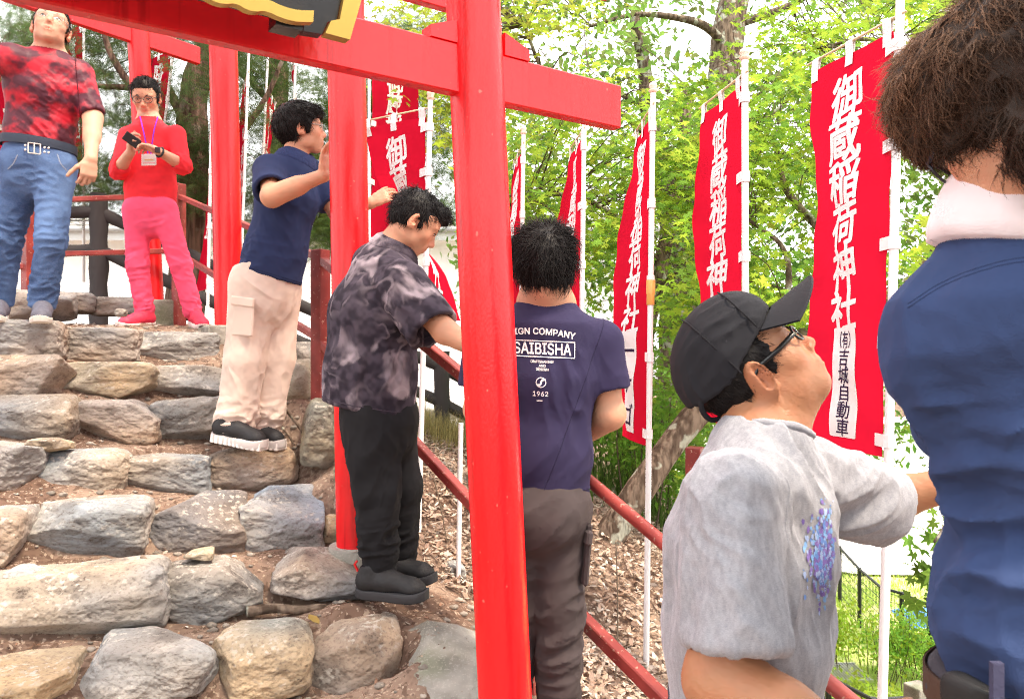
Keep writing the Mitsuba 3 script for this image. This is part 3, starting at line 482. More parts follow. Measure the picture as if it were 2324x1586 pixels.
# ---------------------------------------------------------------- torii
PN, PP = A(.819, .574, 0), A(-.574, .819, 0)          # across the path (to the right), up the path
def shaft(base, top, r0, r1, n=40):
    pts = np.linspace(base, top, 24); return tube(pts, np.linspace(r0, r1, 24), n)
def extr(poly, depth):
    import shapely
    m = trimesh.creation.extrude_polygon(poly if hasattr(poly, 'exterior') else shapely.Polygon(poly), depth, engine='earcut'); return np.array(m.vertices), np.array(m.faces)
def frame(v, o, ex, ey, ez): return np.asarray(o) + v[:, :1] * ex + v[:, 1:2] * ey + v[:, 2:] * ez
def torii(label, p_low, p_high, ztop, r, nuki_z, nuki_h, nuki_t, span, over, across, kas=True, base_z=None, tube_n=40):
    """p_low, p_high: two points of the right pillar's axis; the left one stands span metres along -across."""
    k = thing('torii', label, 'torii gate', 'red torii over the stairs')
    p_low, p_high = np.asarray(p_low, float), np.asarray(p_high, float); s = (p_high - p_low) / (p_high[2] - p_low[2])
    at = lambda z: p_low + s * (z - p_low[2])
    bz = p_low[2] if base_z is None else base_z
    put('pillar', shaft(at(bz), at(ztop), r * 1.005, r * .995, tube_n), 'red_paint', 40, k)
    mid = at(nuki_z) - across * span / 2
    mir = lambda p: p - across * 2 * (p - mid).dot(across)
    put('pillar', shaft(mir(at(bz - .05)), mir(at(ztop)), r * 1.005, r * .995, tube_n), 'red_paint', 40, k)
    c = at(nuki_z); nm = np.cross(across, A(0, 0, 1))
    put('tie_beam', bar(mir(c) - across * over + A(0, 0, nuki_h / 2), c + across * over + A(0, 0, nuki_h / 2), nuki_t, nuki_h, ch=.004), 'red_paint', False, k)
    for q in (c, mir(c)):
        for sd in (-1, 1):
            w = extr([(0, 0), (.085, 0), (.085, .03), (.0, .062)], .05)
            o = q + across * sd * (r + (.0)) + A(0, 0, nuki_h) + nm * -.025
            v = frame(w[0], o, across * sd, A(0, 0, 1), nm if sd > 0 else nm); put('wedge', (v, w[1] if sd < 0 else w[1]), 'red_paint', False, k)
    if kas:
        L = span / 2 + over + .06; ce = (at(ztop) + mir(at(ztop))) / 2
        for nm_, z0, h, dp, L2 in (('lower_lintel', 0, .10, .11, L - .06), ('top_lintel', .10, .11, .15, L + .02)):
            xs = np.linspace(-L2, L2, 25); v = []
            for x in xs:
                zz = z0 + .07 * (abs(x) / L) ** 2.2
                tilt = .03 * np.sign(x) * (abs(x) > L2 - .01)
                for sy, sz in ((-1, 0), (1, 0), (1, 1), (-1, 1)):
                    v.append(ce + across * (x + tilt * (sz * 1.0)) + nm * sy * (dp / 2 + .015 * sz) + A(0, 0, zz + h * sz))
            v = np.array(v); f = []
            for i in range(24):
                for j in range(4): a, b = i * 4 + j, i * 4 + (j + 1) % 4; f += [[a, b, b + 4], [a, b + 4, a + 4]]
            f += [[0, 2, 1], [0, 3, 2], [96, 97, 98], [96, 98, 99]]
            put(nm_, (v, np.array(f)[:, ::-1]), 'red_paint', False, k)
    return k, at, mir
t1, at1, mir1 = torii('nearest red torii with crackled glossy paint, its tie beam crossing the top of the view', A(-.020, 2.23, EYE - .975), A(-.098, 2.18, EYE + .75), EYE + 1.05, .0755,
            EYE + .69, .133, .042, 1.75, .52, PN, base_z=EYE - 1.42)
t2, at2, mir2 = torii('tall red torii whose pillar the man in the polo shirt is hugging', V(807, 1240, 3.42), V(787, 170, 3.40), EYE + 1.95, .081, EYE + 1.58, .15, .05, 2.1, .62, PN)
t3, at3, mir3 = torii('red torii at the top of the stairs, its pillar behind the man in beige trousers', V(520, 738, 4.82), V(507, 112, 4.80), EYE + 2.32, .083, EYE + 2.03, .14, .05, 1.9, .5, PN)
t4, at4, mir4 = torii('farthest red torii on the landing, behind the man looking at his phone', V(347, 681, 5.95), V(315, 103, 5.9), EYE + 2.75, .077, EYE + 2.275, .135, .05, 1.7, .5, A(.57, .82, 0))
def foot(parent_pt, r, h, square, label):
    p = np.asarray(parent_pt, float)
    if square: m = box(p - A(0, 0, h / 2), (r, r, h / 2), np.stack([PN, PP, A(0, 0, 1)], 1), .01)
    else: m = tube(np.array([p - A(0, 0, h), p - A(0, 0, .012), p]), [r * 1.02, r, r * .97], 30)
    tag(put('pillar_footing', m, 'concrete', 40), label, 'concrete footing')
foot(at2(V(807, 1236, 3.42)[2]), .116, .2, False, 'round concrete footing under the pillar of the second torii')
foot(V(495, 739, 4.82) + A(.03, .02, 0), .125, .22, True, 'square concrete footing under the pillar at the top of the stairs')
foot(V(347, 682, 5.95), .17, .3, True, 'square concrete footing behind the pink trousers')
foot(at1(EYE - 1.30), .115, .25, False, 'concrete footing of the nearest red pillar, below the picture')
# name plaque on the first torii
pk = thing('shrine_plaque', 'black lacquered name plaque with gold scalloped rim on the nearest torii', 'plaque')
PO = V(785, 98, 1.82); PC = A(.574, -.819, 0); PU = nrm(A(0, 0, 1) + PC * .22)
def plq(name, poly, c0, depth, mat, par=pk):
    v, f = extr(poly, depth); return put(name, (frame(v, PO + PC * c0, PN, PU, PC), f[:, ::-1] if np.dot(np.cross(PN, PU), PC) < 0 else f), mat, False, par)
plq('board', [(-.72, .035), (-.10, .035), (-.08, .5), (-.74, .5)], -.035, .025, 'lacquer')
sf = plq('side_flange', [(-.105, .0), (-.061, .003), (-.050, .032), (-.030, .040), (-.022, .1), (.05, .5), (-.08, .5), (-.10, .06)], -.02, .03, 'lacquer')
plq('edge', [(0, 0), (.0147, .068), (.10, .5), (.055, .5), (-.021, .0956), (-.028, .038), (-.048, .030), (-.0587, .0014)], -.006, .03, 'gold', sf)
sf = plq('side_flange', [(-.72, .0), (-.76, .003), (-.775, .032), (-.86, .5), (-.74, .5), (-.72, .06)], -.02, .03, 'lacquer')
plq('edge', [(-.82, 0), (-.835, .068), (-.92, .5), (-.86, .5), (-.80, .0956), (-.775, .03), (-.762, .0014)], -.006, .03, 'gold', sf)
bf = plq('bottom_flange', [(-.70, .022), (-.105, .022), (-.105, .075), (-.70, .075)], -.02, .05, 'lacquer')
cus = [-.72, -.64, -.56, -.49, -.40, -.33, -.264, -.2035, -.10]; up_, lo_ = [], []
for a, b in zip(cus[:-1], cus[1:]):
    for t in np.linspace(0, 1, 9)[:-1]:
        x = a + (b - a) * t; s = .009 * (1 - (2 * t - 1) ** 2) + .003 * (abs(2 * t - 1) > .9); up_.append((x, .030 - s)); lo_.append((x, .006 - s))
plq('gold_rim', lo_ + [(-.10, .005), (-.10, .029)] + up_[::-1], .034, .022, 'gold', bf)
for x in (-.15, -.66): plq('bracket', [(x - .02, -.004), (x + .04, -.004), (x + .04, .03), (x - .02, .03)], -.03, .05, 'lacquer')
# ---------------------------------------------------------------- railings
RA, RD = A(-1.02, 4.2, 0), A(.582, -.813, 0)
def rl(t, z): return RA + RD * t + A(0, 0, EYE + z)
QA, QD = A(.064, 2.80, 0), A(.59, -.81, 0)
def rl2(t, z): return QA + QD * t + A(0, 0, EYE + z)
rk = thing('stair_railing', 'red-brown steel railing running down beside the stairs behind the torii pillars', 'railing')
for t, top in ((0, .53), (1.86, -.24), (3.35, -.80)):
    b = rl(t, 0) if t == 0 else rl2(t - 1.86, 0); b[2] = ground(b[0], b[1]) - .05; e = rl(t, top); put('post', bar(b, e, .075 if t == 0 else .06, .075 if t == 0 else .06, up=(.5, .86, 0)), 'rail_paint', False, rk)
put('top_rail', bar(rl(.02, .475), rl2(0, -.29), .042, .042), 'rail_paint', False, rk)
put('round_handrail', tube(np.linspace(rl2(0, -.288), rl2(1.8, -1.06), 8), .020, 16), 'rail_paint', 40, rk)
put('lower_rail', bar(rl(.02, .035), rl2(0, -.77), .042, .042), 'rail_paint', False, rk); put('lower_rail', bar(rl2(.03, -.781), rl2(1.8, -1.46), .042, .042), 'rail_paint', False, rk)
rk = thing('landing_railing', 'red-brown railing round the top landing behind the two men in red', 'railing')
RB, RC, RE = V(406, 418, 5.9), V(66, 440, 5.45), V(-420, 470, 5.0)
for p in (RB, RC, RE):
    b = p.copy(); b[2] = ground(p[0], p[1]) - .05; put('post', bar(b, p, .075, .075, up=(.5, .86, 0)), 'rail_paint', False, rk)
for a, b in ((RB, RC), (RC, RE)):
    da = A(0, 0, -.085); db = A(0, 0, -.05) if b is RC else A(0, 0, -.05)
    put('top_rail', bar(a + da, b + db, .04, .035), 'rail_paint', False, rk); put('lower_rail', bar(a + A(0, 0, -.50), b + A(0, 0, -.42), .04, .035), 'rail_paint', False, rk)
put('top_rail', bar(RB + A(0, 0, -.09), rl(-.02, .49), .04, .035), 'rail_paint', False, rk); put('lower_rail', bar(RB + A(0, 0, -.52), rl(-.02, .06), .04, .035), 'rail_paint', False, rk)
p = V(1577, 1014, 3.6); q = p.copy(); q[2] = ground(p[0], p[1]) - .05
tag(put('railing_post', bar(q, p, .07, .07, up=(.5, .86, 0)), 'rail_paint', False), 'single red-brown post showing just behind the shoulder of the grey shirt', 'post')
# ---------------------------------------------------------------- banners
import shapely
from shapely import affinity
def glyph(ch):
    ps = []
    for pr_ in GLYPH[ch].split('/'):
        rings = [[tuple(map(float, q.split(','))) for q in r_.split()] for r_ in pr_.split(';')]
        ps.append(shapely.Polygon(rings[0], [x for x in rings[1:] if len(x) > 2]).buffer(0))
    return shapely.union_all(ps)
GP = {c: glyph(c) for c in GLYPH}
def tri_poly(poly, seg):
    """triangles of a polygon, refined so that it can follow a curved cloth"""
    out = []
    for g in getattr(poly, 'geoms', [poly]):
        if g.is_empty or g.area < 1e-8: continue
        v, f = trimesh.creation.triangulate_polygon(g, engine='earcut'); v = np.c_[v, np.zeros(len(v))]
        v, f = trimesh.remesh.subdivide_to_size(v, f, seg, max_iter=8); out.append((v, f))
    return cat(*out)
def nobori(label, base, top, dirs, W=.45, L=1.5, text='御蔵稲荷神社', panel='', mirror=False, group=None, r=.0135, drop=.10, wave=.03, seed=0, grid=(14, 46), collar=None, tsize=.152, tstart=.066, pitch=.163, slant=.14, tabs=5):
    """dirs: compass directions (unit, horizontal) the cloth leaves the pole in, from its top to its foot."""
    k = thing('banner', label, 'banner', group)
    base, top = np.asarray(base, float), np.asarray(top, float); ax = nrm(top - base); H = np.linalg.norm(top - base)
    put('pole', tube(np.linspace(base, top, 6), np.linspace(r, r * .9, 6), 12), 'white_plastic', 40, k)
    kn = nrm(top - base); put('finial', tube(np.array([top, top + kn * .012, top + kn * .02, top + kn * .032, top + kn * .045, top + kn * .055]), np.array([.9, 1.5, .95, 1.35, 1.25, .3]) * r, 14), 'gloss', 50, k, color=A(.82, .62, .48))
    if collar is not None:
        c = base + ax * collar; put('collar', tube(np.array([c, c + ax * .05, c + ax * .055, c + ax * .12]), np.array([1.25, 1.25, 1.45, 1.45]) * r, 14), 'gloss', 50, k, color=A(.72, .38, .10))
    dirs = [nrm(A(d[0], d[1], 0)) for d in dirs]
    def dirat(b):
        x = np.clip(b / L, 0, 1) * (len(dirs) - 1); i = np.minimum(x.astype(int), len(dirs) - 2) if len(dirs) > 1 else x.astype(int) * 0; t = (x - i)[..., None]
        D = np.array(dirs)
        return nrms(D[i] * (1 - t) + D[np.minimum(i + 1, len(dirs) - 1)] * t)
    rodd = dirs[0]; rod0 = top - ax * (drop - .045) - rodd * .03; rod1 = rod0 + rodd * (W + .09)
    put('rod', tube(np.array([rod0, rod1]), .005, 8), 'gloss', 50, k, color=A(.66, .56, .36))
    ct = top - ax * drop; off = .028; rs = np.random.default_rng(seed); ph = rs.uniform(0, 6, 4)
    def S(a, b, lift=0.0):
        """a: metres out from the pole, b: metres down the cloth"""
        a, b = np.asarray(a, float), np.float64(b) if np.isscalar(b) else np.asarray(b, float); D = dirat(b)
        N = np.stack([D[..., 1], -D[..., 0], D[..., 0] * 0], -1)
        w = wave * np.sin(a / W * 2.6 + b * 2.2 + ph[0]) * (a / W) * np.clip(b / .35, .1, 1) + wave * .35 * np.sin(a / W * 6 + b * 5 + ph[1]) * np.clip(a / W + .2, 0, 1) * np.clip(b / .3, 0, 1)
        w = w + .004 * np.sin(b * 28 + ph[2] + a * 9) + .003 * np.sin(b * 13 - a * 22 + ph[3])
        return ct - ax * b[..., None] + D * (a[..., None] + off) + N * (w + lift)[..., None]
    n, m = grid; aa, bb = np.meshgrid(np.linspace(0, W, n), np.linspace(0, L, m), indexing='ij')
    ck = put('cloth', grid_mesh(S(aa, bb).reshape(-1, 3), n, m), 'banner_cloth', True, k)
    def prt(poly, name, mat, lift, par):
        if not mirror: poly = affinity.scale(poly, -1, 1, origin=(0, 0))
        v, f = tri_poly(poly, .035); a, b = v[:, 0] + W / 2, -v[:, 1]
        ok = np.clip(a, .004, W - .004); q1, q2 = S(ok, b, lift), S(ok, b, -lift)
        put(name, cat((q1, f), (q2, f[:, ::-1])), mat, True, par)
    for i, ch in enumerate(text):
        g = affinity.affine_transform(GP[ch], [tsize / 180, 0, slant * tsize / 180, tsize * 1.06 / 180, 0, 0])
        prt(affinity.translate(g, 0, -(tstart + pitch * (i + .5))), 'character', 'white_print', .0018, ck)
    if panel:
        y0 = tstart + pitch * len(text) - .005; hh = L - y0 - .045; ww = .072
        prt(affinity.translate(shapely.box(-ww + .008, -hh + .008, ww - .008, -.008).buffer(.008), 0, -y0), 'name_panel', 'white_print', .0018, ck)
        ps = hh * .96 / len(panel)
        for i, ch in enumerate(panel):
            s = min(ps * .94, .11); cy = -(y0 + hh * .02 + ps * (i + .5))
            if ch == '㈲':
                prt(affinity.translate(affinity.affine_transform(GP['有'], [s * .62 / 180, 0, 0, s / 180, 0, 0]), 0, cy), 'character', 'dark_print', .0034, ck)
                for c2, o in (('（', -.030), ('）', .030)):
                    g = GP[c2]; g = affinity.translate(g, -g.centroid.x, 0); prt(affinity.translate(affinity.affine_transform(g, [s * .7 / 180, 0, 0, s * .95 / 180, 0, 0]), o, cy), 'character', 'dark_print', .0034, ck)
            else:
                prt(affinity.translate(affinity.affine_transform(GP[ch], [s / 180, s * .06 / 180, 0, s / 180, 0, 0]), 0, cy), 'character', 'dark_print', .0034, ck)
    # white loops on the rod and on the pole
    def strip(pts, w_dir, w):
        pts = np.asarray(pts); v = np.stack([pts - w_dir * w / 2, pts + w_dir * w / 2], 1).reshape(-1, 3); g = grid_mesh(v, len(pts), 2); return cat(g, (g[0] + 1e-4, g[1][:, ::-1]))
    for a in (.028, W / 2, W - .028):
        c = S(a, .0); rr = rod0 + rodd * (a + .058); N = A(rodd[1], -rodd[0], 0)
        low = S(a, .045, .004); put('loop', strip([low, S(a, .0, .004), rr + N * .007, rr + A(0, 0, .008), rr - N * .007, S(a, 0., -.004), S(a, .045, -.004)], rodd, .042), 'white_print', False, k)
    for b in np.linspace(.06, L - .06, tabs):
        pc_ = ct - ax * b; D = dirat(np.float64(b)); N = A(D[1], -D[0], 0); e = S(.035, b, .003); e2 = S(.035, b, -.003); q = r * 1.25
        put('loop', strip([e, pc_ + N * q + D * .004, pc_ + (N - D) * q * .75, pc_ - D * q, pc_ - (N + D) * q * .75, pc_ - N * q + D * .004, e2], ax, .045), 'white_print', False, k)
    return k
UP = (-.27, .96)
nobori('large red shrine banner with a white company panel, between the cap and the curly hair', V(1997, 1800, 2.75), V(2043, -2, 2.75), [UP, (-.25, .96), (-.3, .95), (-.27, .96)], text='御蔵稲荷神社', panel='㈲吉城自動車', seed=1, r=.0165, group=None, wave=.035)
nobori('red banner hanging half edge-on just above the black cap', V(1694, 1300, 3.43), V(1690, 138, 3.43), [(-.15, .99), (-.17, .98), (-.16, .98), (-.21, .98)], text='御蔵稲荷神社', panel='ー利ナ', seed=2, r=.0165, wave=.035)
nobori('curling red banner with a white strip and an orange pole collar', V(1466, 1540, 3.8), V(1482, 212, 3.8), [(-.02, 1), (-.14, .99), (-.19, .98), (-.16, .985)], text='御蔵稲荷神社', panel='ーナゴ', seed=3, L=1.60, r=.0150, wave=.03, collar=1.80)
nobori('red banner directly behind the black-haired head in the navy shirt', V(1313, 1330, 4.6), V(1326, 270, 4.6), [(-.10, 1), (-.3, .95), (-.42, .9), (-.4, .91)], text='御蔵稲荷神社', seed=4, r=.0150, wave=.04)
nobori('narrow red banner close to the right edge of the nearest pillar', V(1176, 1260, 5.0), V(1188, 306, 5.0), [(-.12, 1), (-.3, .95), (-.38, .92), (-.36, .93)], text='御蔵稲荷神社', seed=5, r=.0145, wave=.04)
nobori('red banner facing the viewer above the tie-dyed shirt, its lower end blown to the right', V(948, 1242, 4.3), V(977, 228, 4.3), [(-.85, .53), (-.72, .69), (-.35, .93), (.10, .99), (.28, .96)], text='御蔵稲荷神社', seed=6, r=.0160, wave=.03, drop=.085, L=1.10)
nobori('red banner partly hidden behind the second pillar and the front-facing banner', V(838, 900, 6.2), V(838, 100, 6.2), [(.75, .66), (.65, .75), (.45, .9), (.2, .98)], text='御蔵稲荷神社', seed=7, mirror=True, tabs=4, grid=(8, 24))
nobori('red banner hanging between the farthest pillar and its beam end', V(335, 620, 7.2), V(396, 88, 7.2), [(-.75, .6), (-.6, .8), (-.45, .85)], seed=8, mirror=True, tabs=4, grid=(8, 24), L=1.3)
nobori('red banner behind the neck of the man in the red and black jersey', V(190, 640, 7.6), V(190, 30, 7.6), [(-.8, .6), (-.7, .7), (-.6, .8)], seed=9, mirror=True, tabs=4, grid=(8, 24))
nobori('red banner with white writing at the far left edge behind the raised arm', V(-20, 640, 6.3), V(-14, 110, 6.3), [(.6, .8), (.5, .86), (.4, .9)], W=.25, seed=10, tabs=4, grid=(8, 24), tsize=.15)
nobori('narrow red banner just right of the pillar at the top of the stairs', V(540, 800, 6.9), V(565, 112, 6.9), [(-.42, .9), (-.36, .93), (-.42, .9)], seed=11, mirror=True, tabs=4, grid=(8, 24), drop=.25)
nobori('slim red banner half hidden by the shoulder of the polo shirt', V(578, 760, 7.7), V(608, 128, 7.7), [(-.1, 1), (-.15, .98), (-.4, .9)], seed=12, mirror=True, tabs=4, grid=(8, 24), drop=.35)
nobori('red banner straight above the head of the man in the polo shirt', V(648, 760, 8.2), V(672, 110, 8.2), [(-.36, .93), (-.1, 1), (.1, 1)], seed=13, mirror=True, tabs=4, grid=(8, 24))
nobori('red banner just left of the pillar at the top of the stairs', V(470, 760, 6.6), V(482, 180, 6.6), [(-.38, .92), (-.4, .9), (-.5, .86)], seed=14, mirror=True, tabs=4, grid=(8, 24), drop=.25)
p0, p1 = V(1040, 1322, 4.0), V(1046, 960, 4.0)
tag(put('pole_holder', tube(np.linspace(p0, p1, 4), .0125, 12), 'white_plastic', 40), 'short white pole standing in the leaves just left of the nearest pillar', 'pole')
# ---------------------------------------------------------------- far fences, walls, building
lk = thing('log_fence', 'dark fence of imitation logs round the back of the landing', 'fence')
F0, F1, Fm, F2, F3 = V(-260, 455, 6.7), V(224, 440, 7.1), V(560, 600, 7.35), V(1003, 797, 7.7), V(1330, 985, 8.3)
def logm(p, q, r, seed): 
    pts = np.linspace(p, q, 12); m = tube(pts, r * (1 + .07 * np.sin(np.arange(12) * 2.1 + seed)), 16); return (m[0] + .012 * (meshkit.noise(m[0] * A(30, 30, 9), seed)[:, None] - .5) * A(1, 1, .3), m[1])
scene['log_dark'] = pr(rgb(.055, .05, .052), .8, .3)
for i, p in enumerate((F0, F1, Fm, F2, F3)):
    b = p.copy(); b[2] = ground(p[0], p[1]) - .1; put('post', logm(b, p, .076, i), 'log_dark', 50, lk)
for i, (a, b) in enumerate(((F0, F1), (F1, Fm), (Fm, F2), (F2, F3))):
    put('rail', logm(a + A(0, 0, -.16), b + A(0, 0, -.16), .052, i + 5), 'log_dark', 50, lk); put('rail', logm(a + A(0, 0, -.50), b + A(0, 0, -.50), .052, i + 9), 'log_dark', 50, lk)
wk = thing('retaining_wall', 'low grey concrete wall with a small white notice, far down behind the log fence', 'wall')
put('wall', box(A(-.2, 9.6, EYE - 1.15), (1.1, .12, .42), None, .01), 'concrete', False, wk)
nk = put('notice', box(V(1031, 966, 9.47), (.045, .003, .075)), 'white_print', False, wk)
for dx, dz in ((-.016, .03), (.016, .03), (-.016, -.02), (.016, -.02)): put('printed_mark', box(V(1031, 966, 9.466) + A(dx, 0, dz), (.010, .001, .014)), 'rubber', False, nk, color=A(.25, .25, .25))
hk = thing('white_building', 'long white building with a shallow grey eave beyond the landing', 'building')
put('wall', box(A(-9, 23.2, EYE + .65), (13, .8, 2.75)), 'white_wall', False, hk)
put('eave', box(A(-9, 22.6, EYE + 3.45), (13.5, 1.1, .05), None, .01), 'white_wall', False, hk)
put('gutter', tube(np.array([A(-22.5, 21.45, EYE + 3.28), A(4.5, 21.45, EYE + 3.28)]), .07, 10), 'rubber', 40, hk, color=A(.42, .44, .45))
put('fascia', box(A(-9, 21.62, EYE + 3.15), (13.4, .03, .16)), 'rubber', False, hk, color=A(.62, .63, .62))
rf = np.array([A(-22.6, 21.4, EYE + 3.52), A(4.6, 21.4, EYE + 3.52), A(4.6, 27, EYE + 4.0), A(-22.6, 27, EYE + 4.0), A(-22.6, 21.4, EYE + 3.6), A(4.6, 21.4, EYE + 3.6), A(4.6, 27, EYE + 4.1), A(-22.6, 27, EYE + 4.1)])
put('roof', (rf, np.array([[0, 2, 1], [0, 3, 2], [4, 5, 6], [4, 6, 7], [0, 1, 5], [0, 5, 4], [1, 2, 6], [1, 6, 5], [2, 3, 7], [2, 7, 6], [3, 0, 4], [3, 4, 7]])), 'rubber', False, hk, color=A(.55, .56, .56))
# white yard wall beyond the road, lower right
yk = thing('yard_wall', 'white boundary wall across the bright yard beyond the lawn', 'wall')
put('wall', box(A(14, 21.2, EYE - 3.7), (9, .1, 1.55)), 'white_wall', False, yk); put('coping', box(A(14, 21.2, EYE - 2.1), (9.05, .16, .04), None, .006), 'white_wall', False, yk)
# black mesh fences on the lawn
scene['fence_black'] = pr(rgb(.02, .022, .022), .5, .4)
def mesh_fence(label, pts, H, group=None, step=.06, post_r=.036):
    k = thing('mesh_fence', label, 'fence')
    P = []
    for x, y in pts: P.append(A(x, y, ground(x, y)))
    for p in P: put('post', tube(np.array([p - A(0, 0, .1), p + A(0, 0, H + .03)]), post_r, 10), 'fence_black', 40, k)
    for a, b in zip(P[:-1], P[1:]):
        n = int(np.linalg.norm(b - a) / step); ms = []
        for i in range(1, n):
            q = a + (b - a) * i / n; ms.append(tube(np.array([q + A(0, 0, .05), q + A(0, 0, H)]), .005, 3, False))
        for h in np.arange(.06, H + .01, .14): ms.append(tube(np.array([a + A(0, 0, h), b + A(0, 0, h)]), .006, 3, False))
        put('wire_panel', cat(*ms), 'fence_black', False, k)
        put('top_bar', tube(np.array([a + A(0, 0, H), b + A(0, 0, H)]), .026, 8), 'fence_black', 40, k)
def xy_of(u, v, d): p = V(u, v, d); return p[0], p[1]
mesh_fence('black wire mesh fence stepping along the lawn beside the grey shirt', [xy_of(1860, 0, 16.5), xy_of(1906, 0, 15.5), xy_of(1951, 0, 14.55), xy_of(2000, 0, 13.6), xy_of(2046, 0, 13.3), xy_of(2110, 0, 12.6), xy_of(2200, 0, 11.8)], 1.10)
mesh_fence('lower black wire mesh fence by the stone block, bottom right', [xy_of(1880, 0, 9.2), xy_of(1982, 0, 8.8), xy_of(2140, 0, 9.5), xy_of(2330, 0, 10.2)], .85)
sk = thing('stone_marker', 'pale square stone block with a low kerb beside it, bottom right', 'stone block')
p = V(2086, 1553, 7.2); 
m = box(p - A(0, 0, .6), (.095, .095, .6), rotz(.35), .008); put('block', m, 'concrete', False, sk); put('kerb_stone', box(p + A(.52, .1, -.62), (.44, .07, .6), rotz(.25), .008), 'concrete', False, sk)
gk = thing('drain_grating', 'small steel grating lying in the weeds by the lawn fence', 'grating')
c = V(1915, 1488, 12.4); c[2] = ground(c[0], c[1]) + .10
for i in range(14): put('bar', box(c + A((i - 6.5) * .045, 0, 0), (.008, .32, .015)), 'metal', False, gk, color=A(.5, .5, .5))
[put('frame', box(c + A(0, q, 0), (.32, .012, .02)), 'metal', False, gk, color=A(.5, .5, .5)) for q in (-.33, .33)]
bt = V(2110, 1400, 13.6); xs = np.linspace(-.5, .6, 18); X, Y = np.meshgrid(xs, np.linspace(-.4, .4, 14), indexing='ij'); Z = .30 * np.exp(-(X ** 2 + Y ** 2) * 3) + .14 * meshkit.fbm(np.stack([X * 6, Y * 6, X * 0], -1), 2, 3)
tag(put('tarpaulin', grid_mesh(np.stack([X + bt[0], Y + bt[1], Z + bt[2] - .22], -1).reshape(-1, 3), 18, 14), 'cloth', False, color=A(.12, .30, .62)), 'crumpled blue tarpaulin behind the mesh fence near the maple sprig', 'tarpaulin')
# ---------------------------------------------------------------- trees
def star_leaf(lobes=7, notch=.42):
    v = [(0, 0, 0)]; ang = np.radians(np.linspace(-150, 150, lobes)); ln = {7: [.42, .72, .92, 1, .92, .72, .42], 5: [.6, .92, 1, .92, .6]}[lobes]
    for i, (a, l) in enumerate(zip(ang, ln)):
        v.append((l * math.cos(a), l * math.sin(a), -.10 * l))
        if i < lobes - 1: b = (ang[i] + ang[i + 1]) / 2; v.append((notch * math.cos(b) , notch * math.sin(b), .02))
    v = np.array(v) * .5; n = len(v); f = np.array([[0, i, i + 1] for i in range(1, n - 1)])
    return v, f
def oval_leaf(): return np.array([(-.5, 0, 0), (-.05, .24, .03), (.5, 0, -.05), (-.05, -.24, .03)]), np.array([[0, 2, 1], [0, 3, 2]])
def spray_leaf():
    """a needle spray: a shaft with slim needles on both sides"""
    v, f = [], []
    for i in range(7):
        x = -.45 + .14 * i; L = .30 * (1 - .35 * abs(i - 2.5) / 3.5)
        for s in (-1, 1):
            k = len(v); v += [(x, 0, 0), (x + .05, 0, 0), (x + .17, s * L, -.03)]; f.append([k, k + 1, k + 2])
    k = len(v); v += [(-.5, -.012, 0), (-.5, .012, 0), (.52, 0, 0)]; f.append([k, k + 1, k + 2])
    return np.array(v), np.array(f)
STAR7, STAR5, OVAL, SPRAY = star_leaf(7), star_leaf(5), oval_leaf(), spray_leaf()
def leaves(tpl, pts, nor, size, r, droop=.0):
    n = len(pts); tv, tf = tpl; nn = nrms(nor); t = nrms(np.cross(nn, r.normal(size=(n, 3)))); b = np.cross(nn, t)
    t = nrms(t + A(0, 0, -droop)); nn = nrms(np.cross(t, b)); b = np.cross(nn, t)
    s = np.asarray(size) * r.uniform(.65, 1.25, n)
    v = pts[:, None] + (tv[None, :, :1] * t[:, None] + tv[None, :, 1:2] * b[:, None] + tv[None, :, 2:] * nn[:, None]) * s[:, None, None]
    return v.reshape(-1, 3), (tf[None] + (np.arange(n) * len(tv))[:, None, None]).reshape(-1, 3)
def leafcol(base, n, k, r, var=.30, alt=None, p=.15):
    c = np.asarray(base)[None] * r.uniform(1 - var, 1 + var, (n, 1)) * (1 + r.normal(0, .06, (n, 3)))
    if alt is not None: w = r.uniform(size=n) < p; c[w] = np.asarray(alt) * r.uniform(.8, 1.2, (w.sum(), 1))
    return np.repeat(np.clip(c, .004, .9), k, 0)
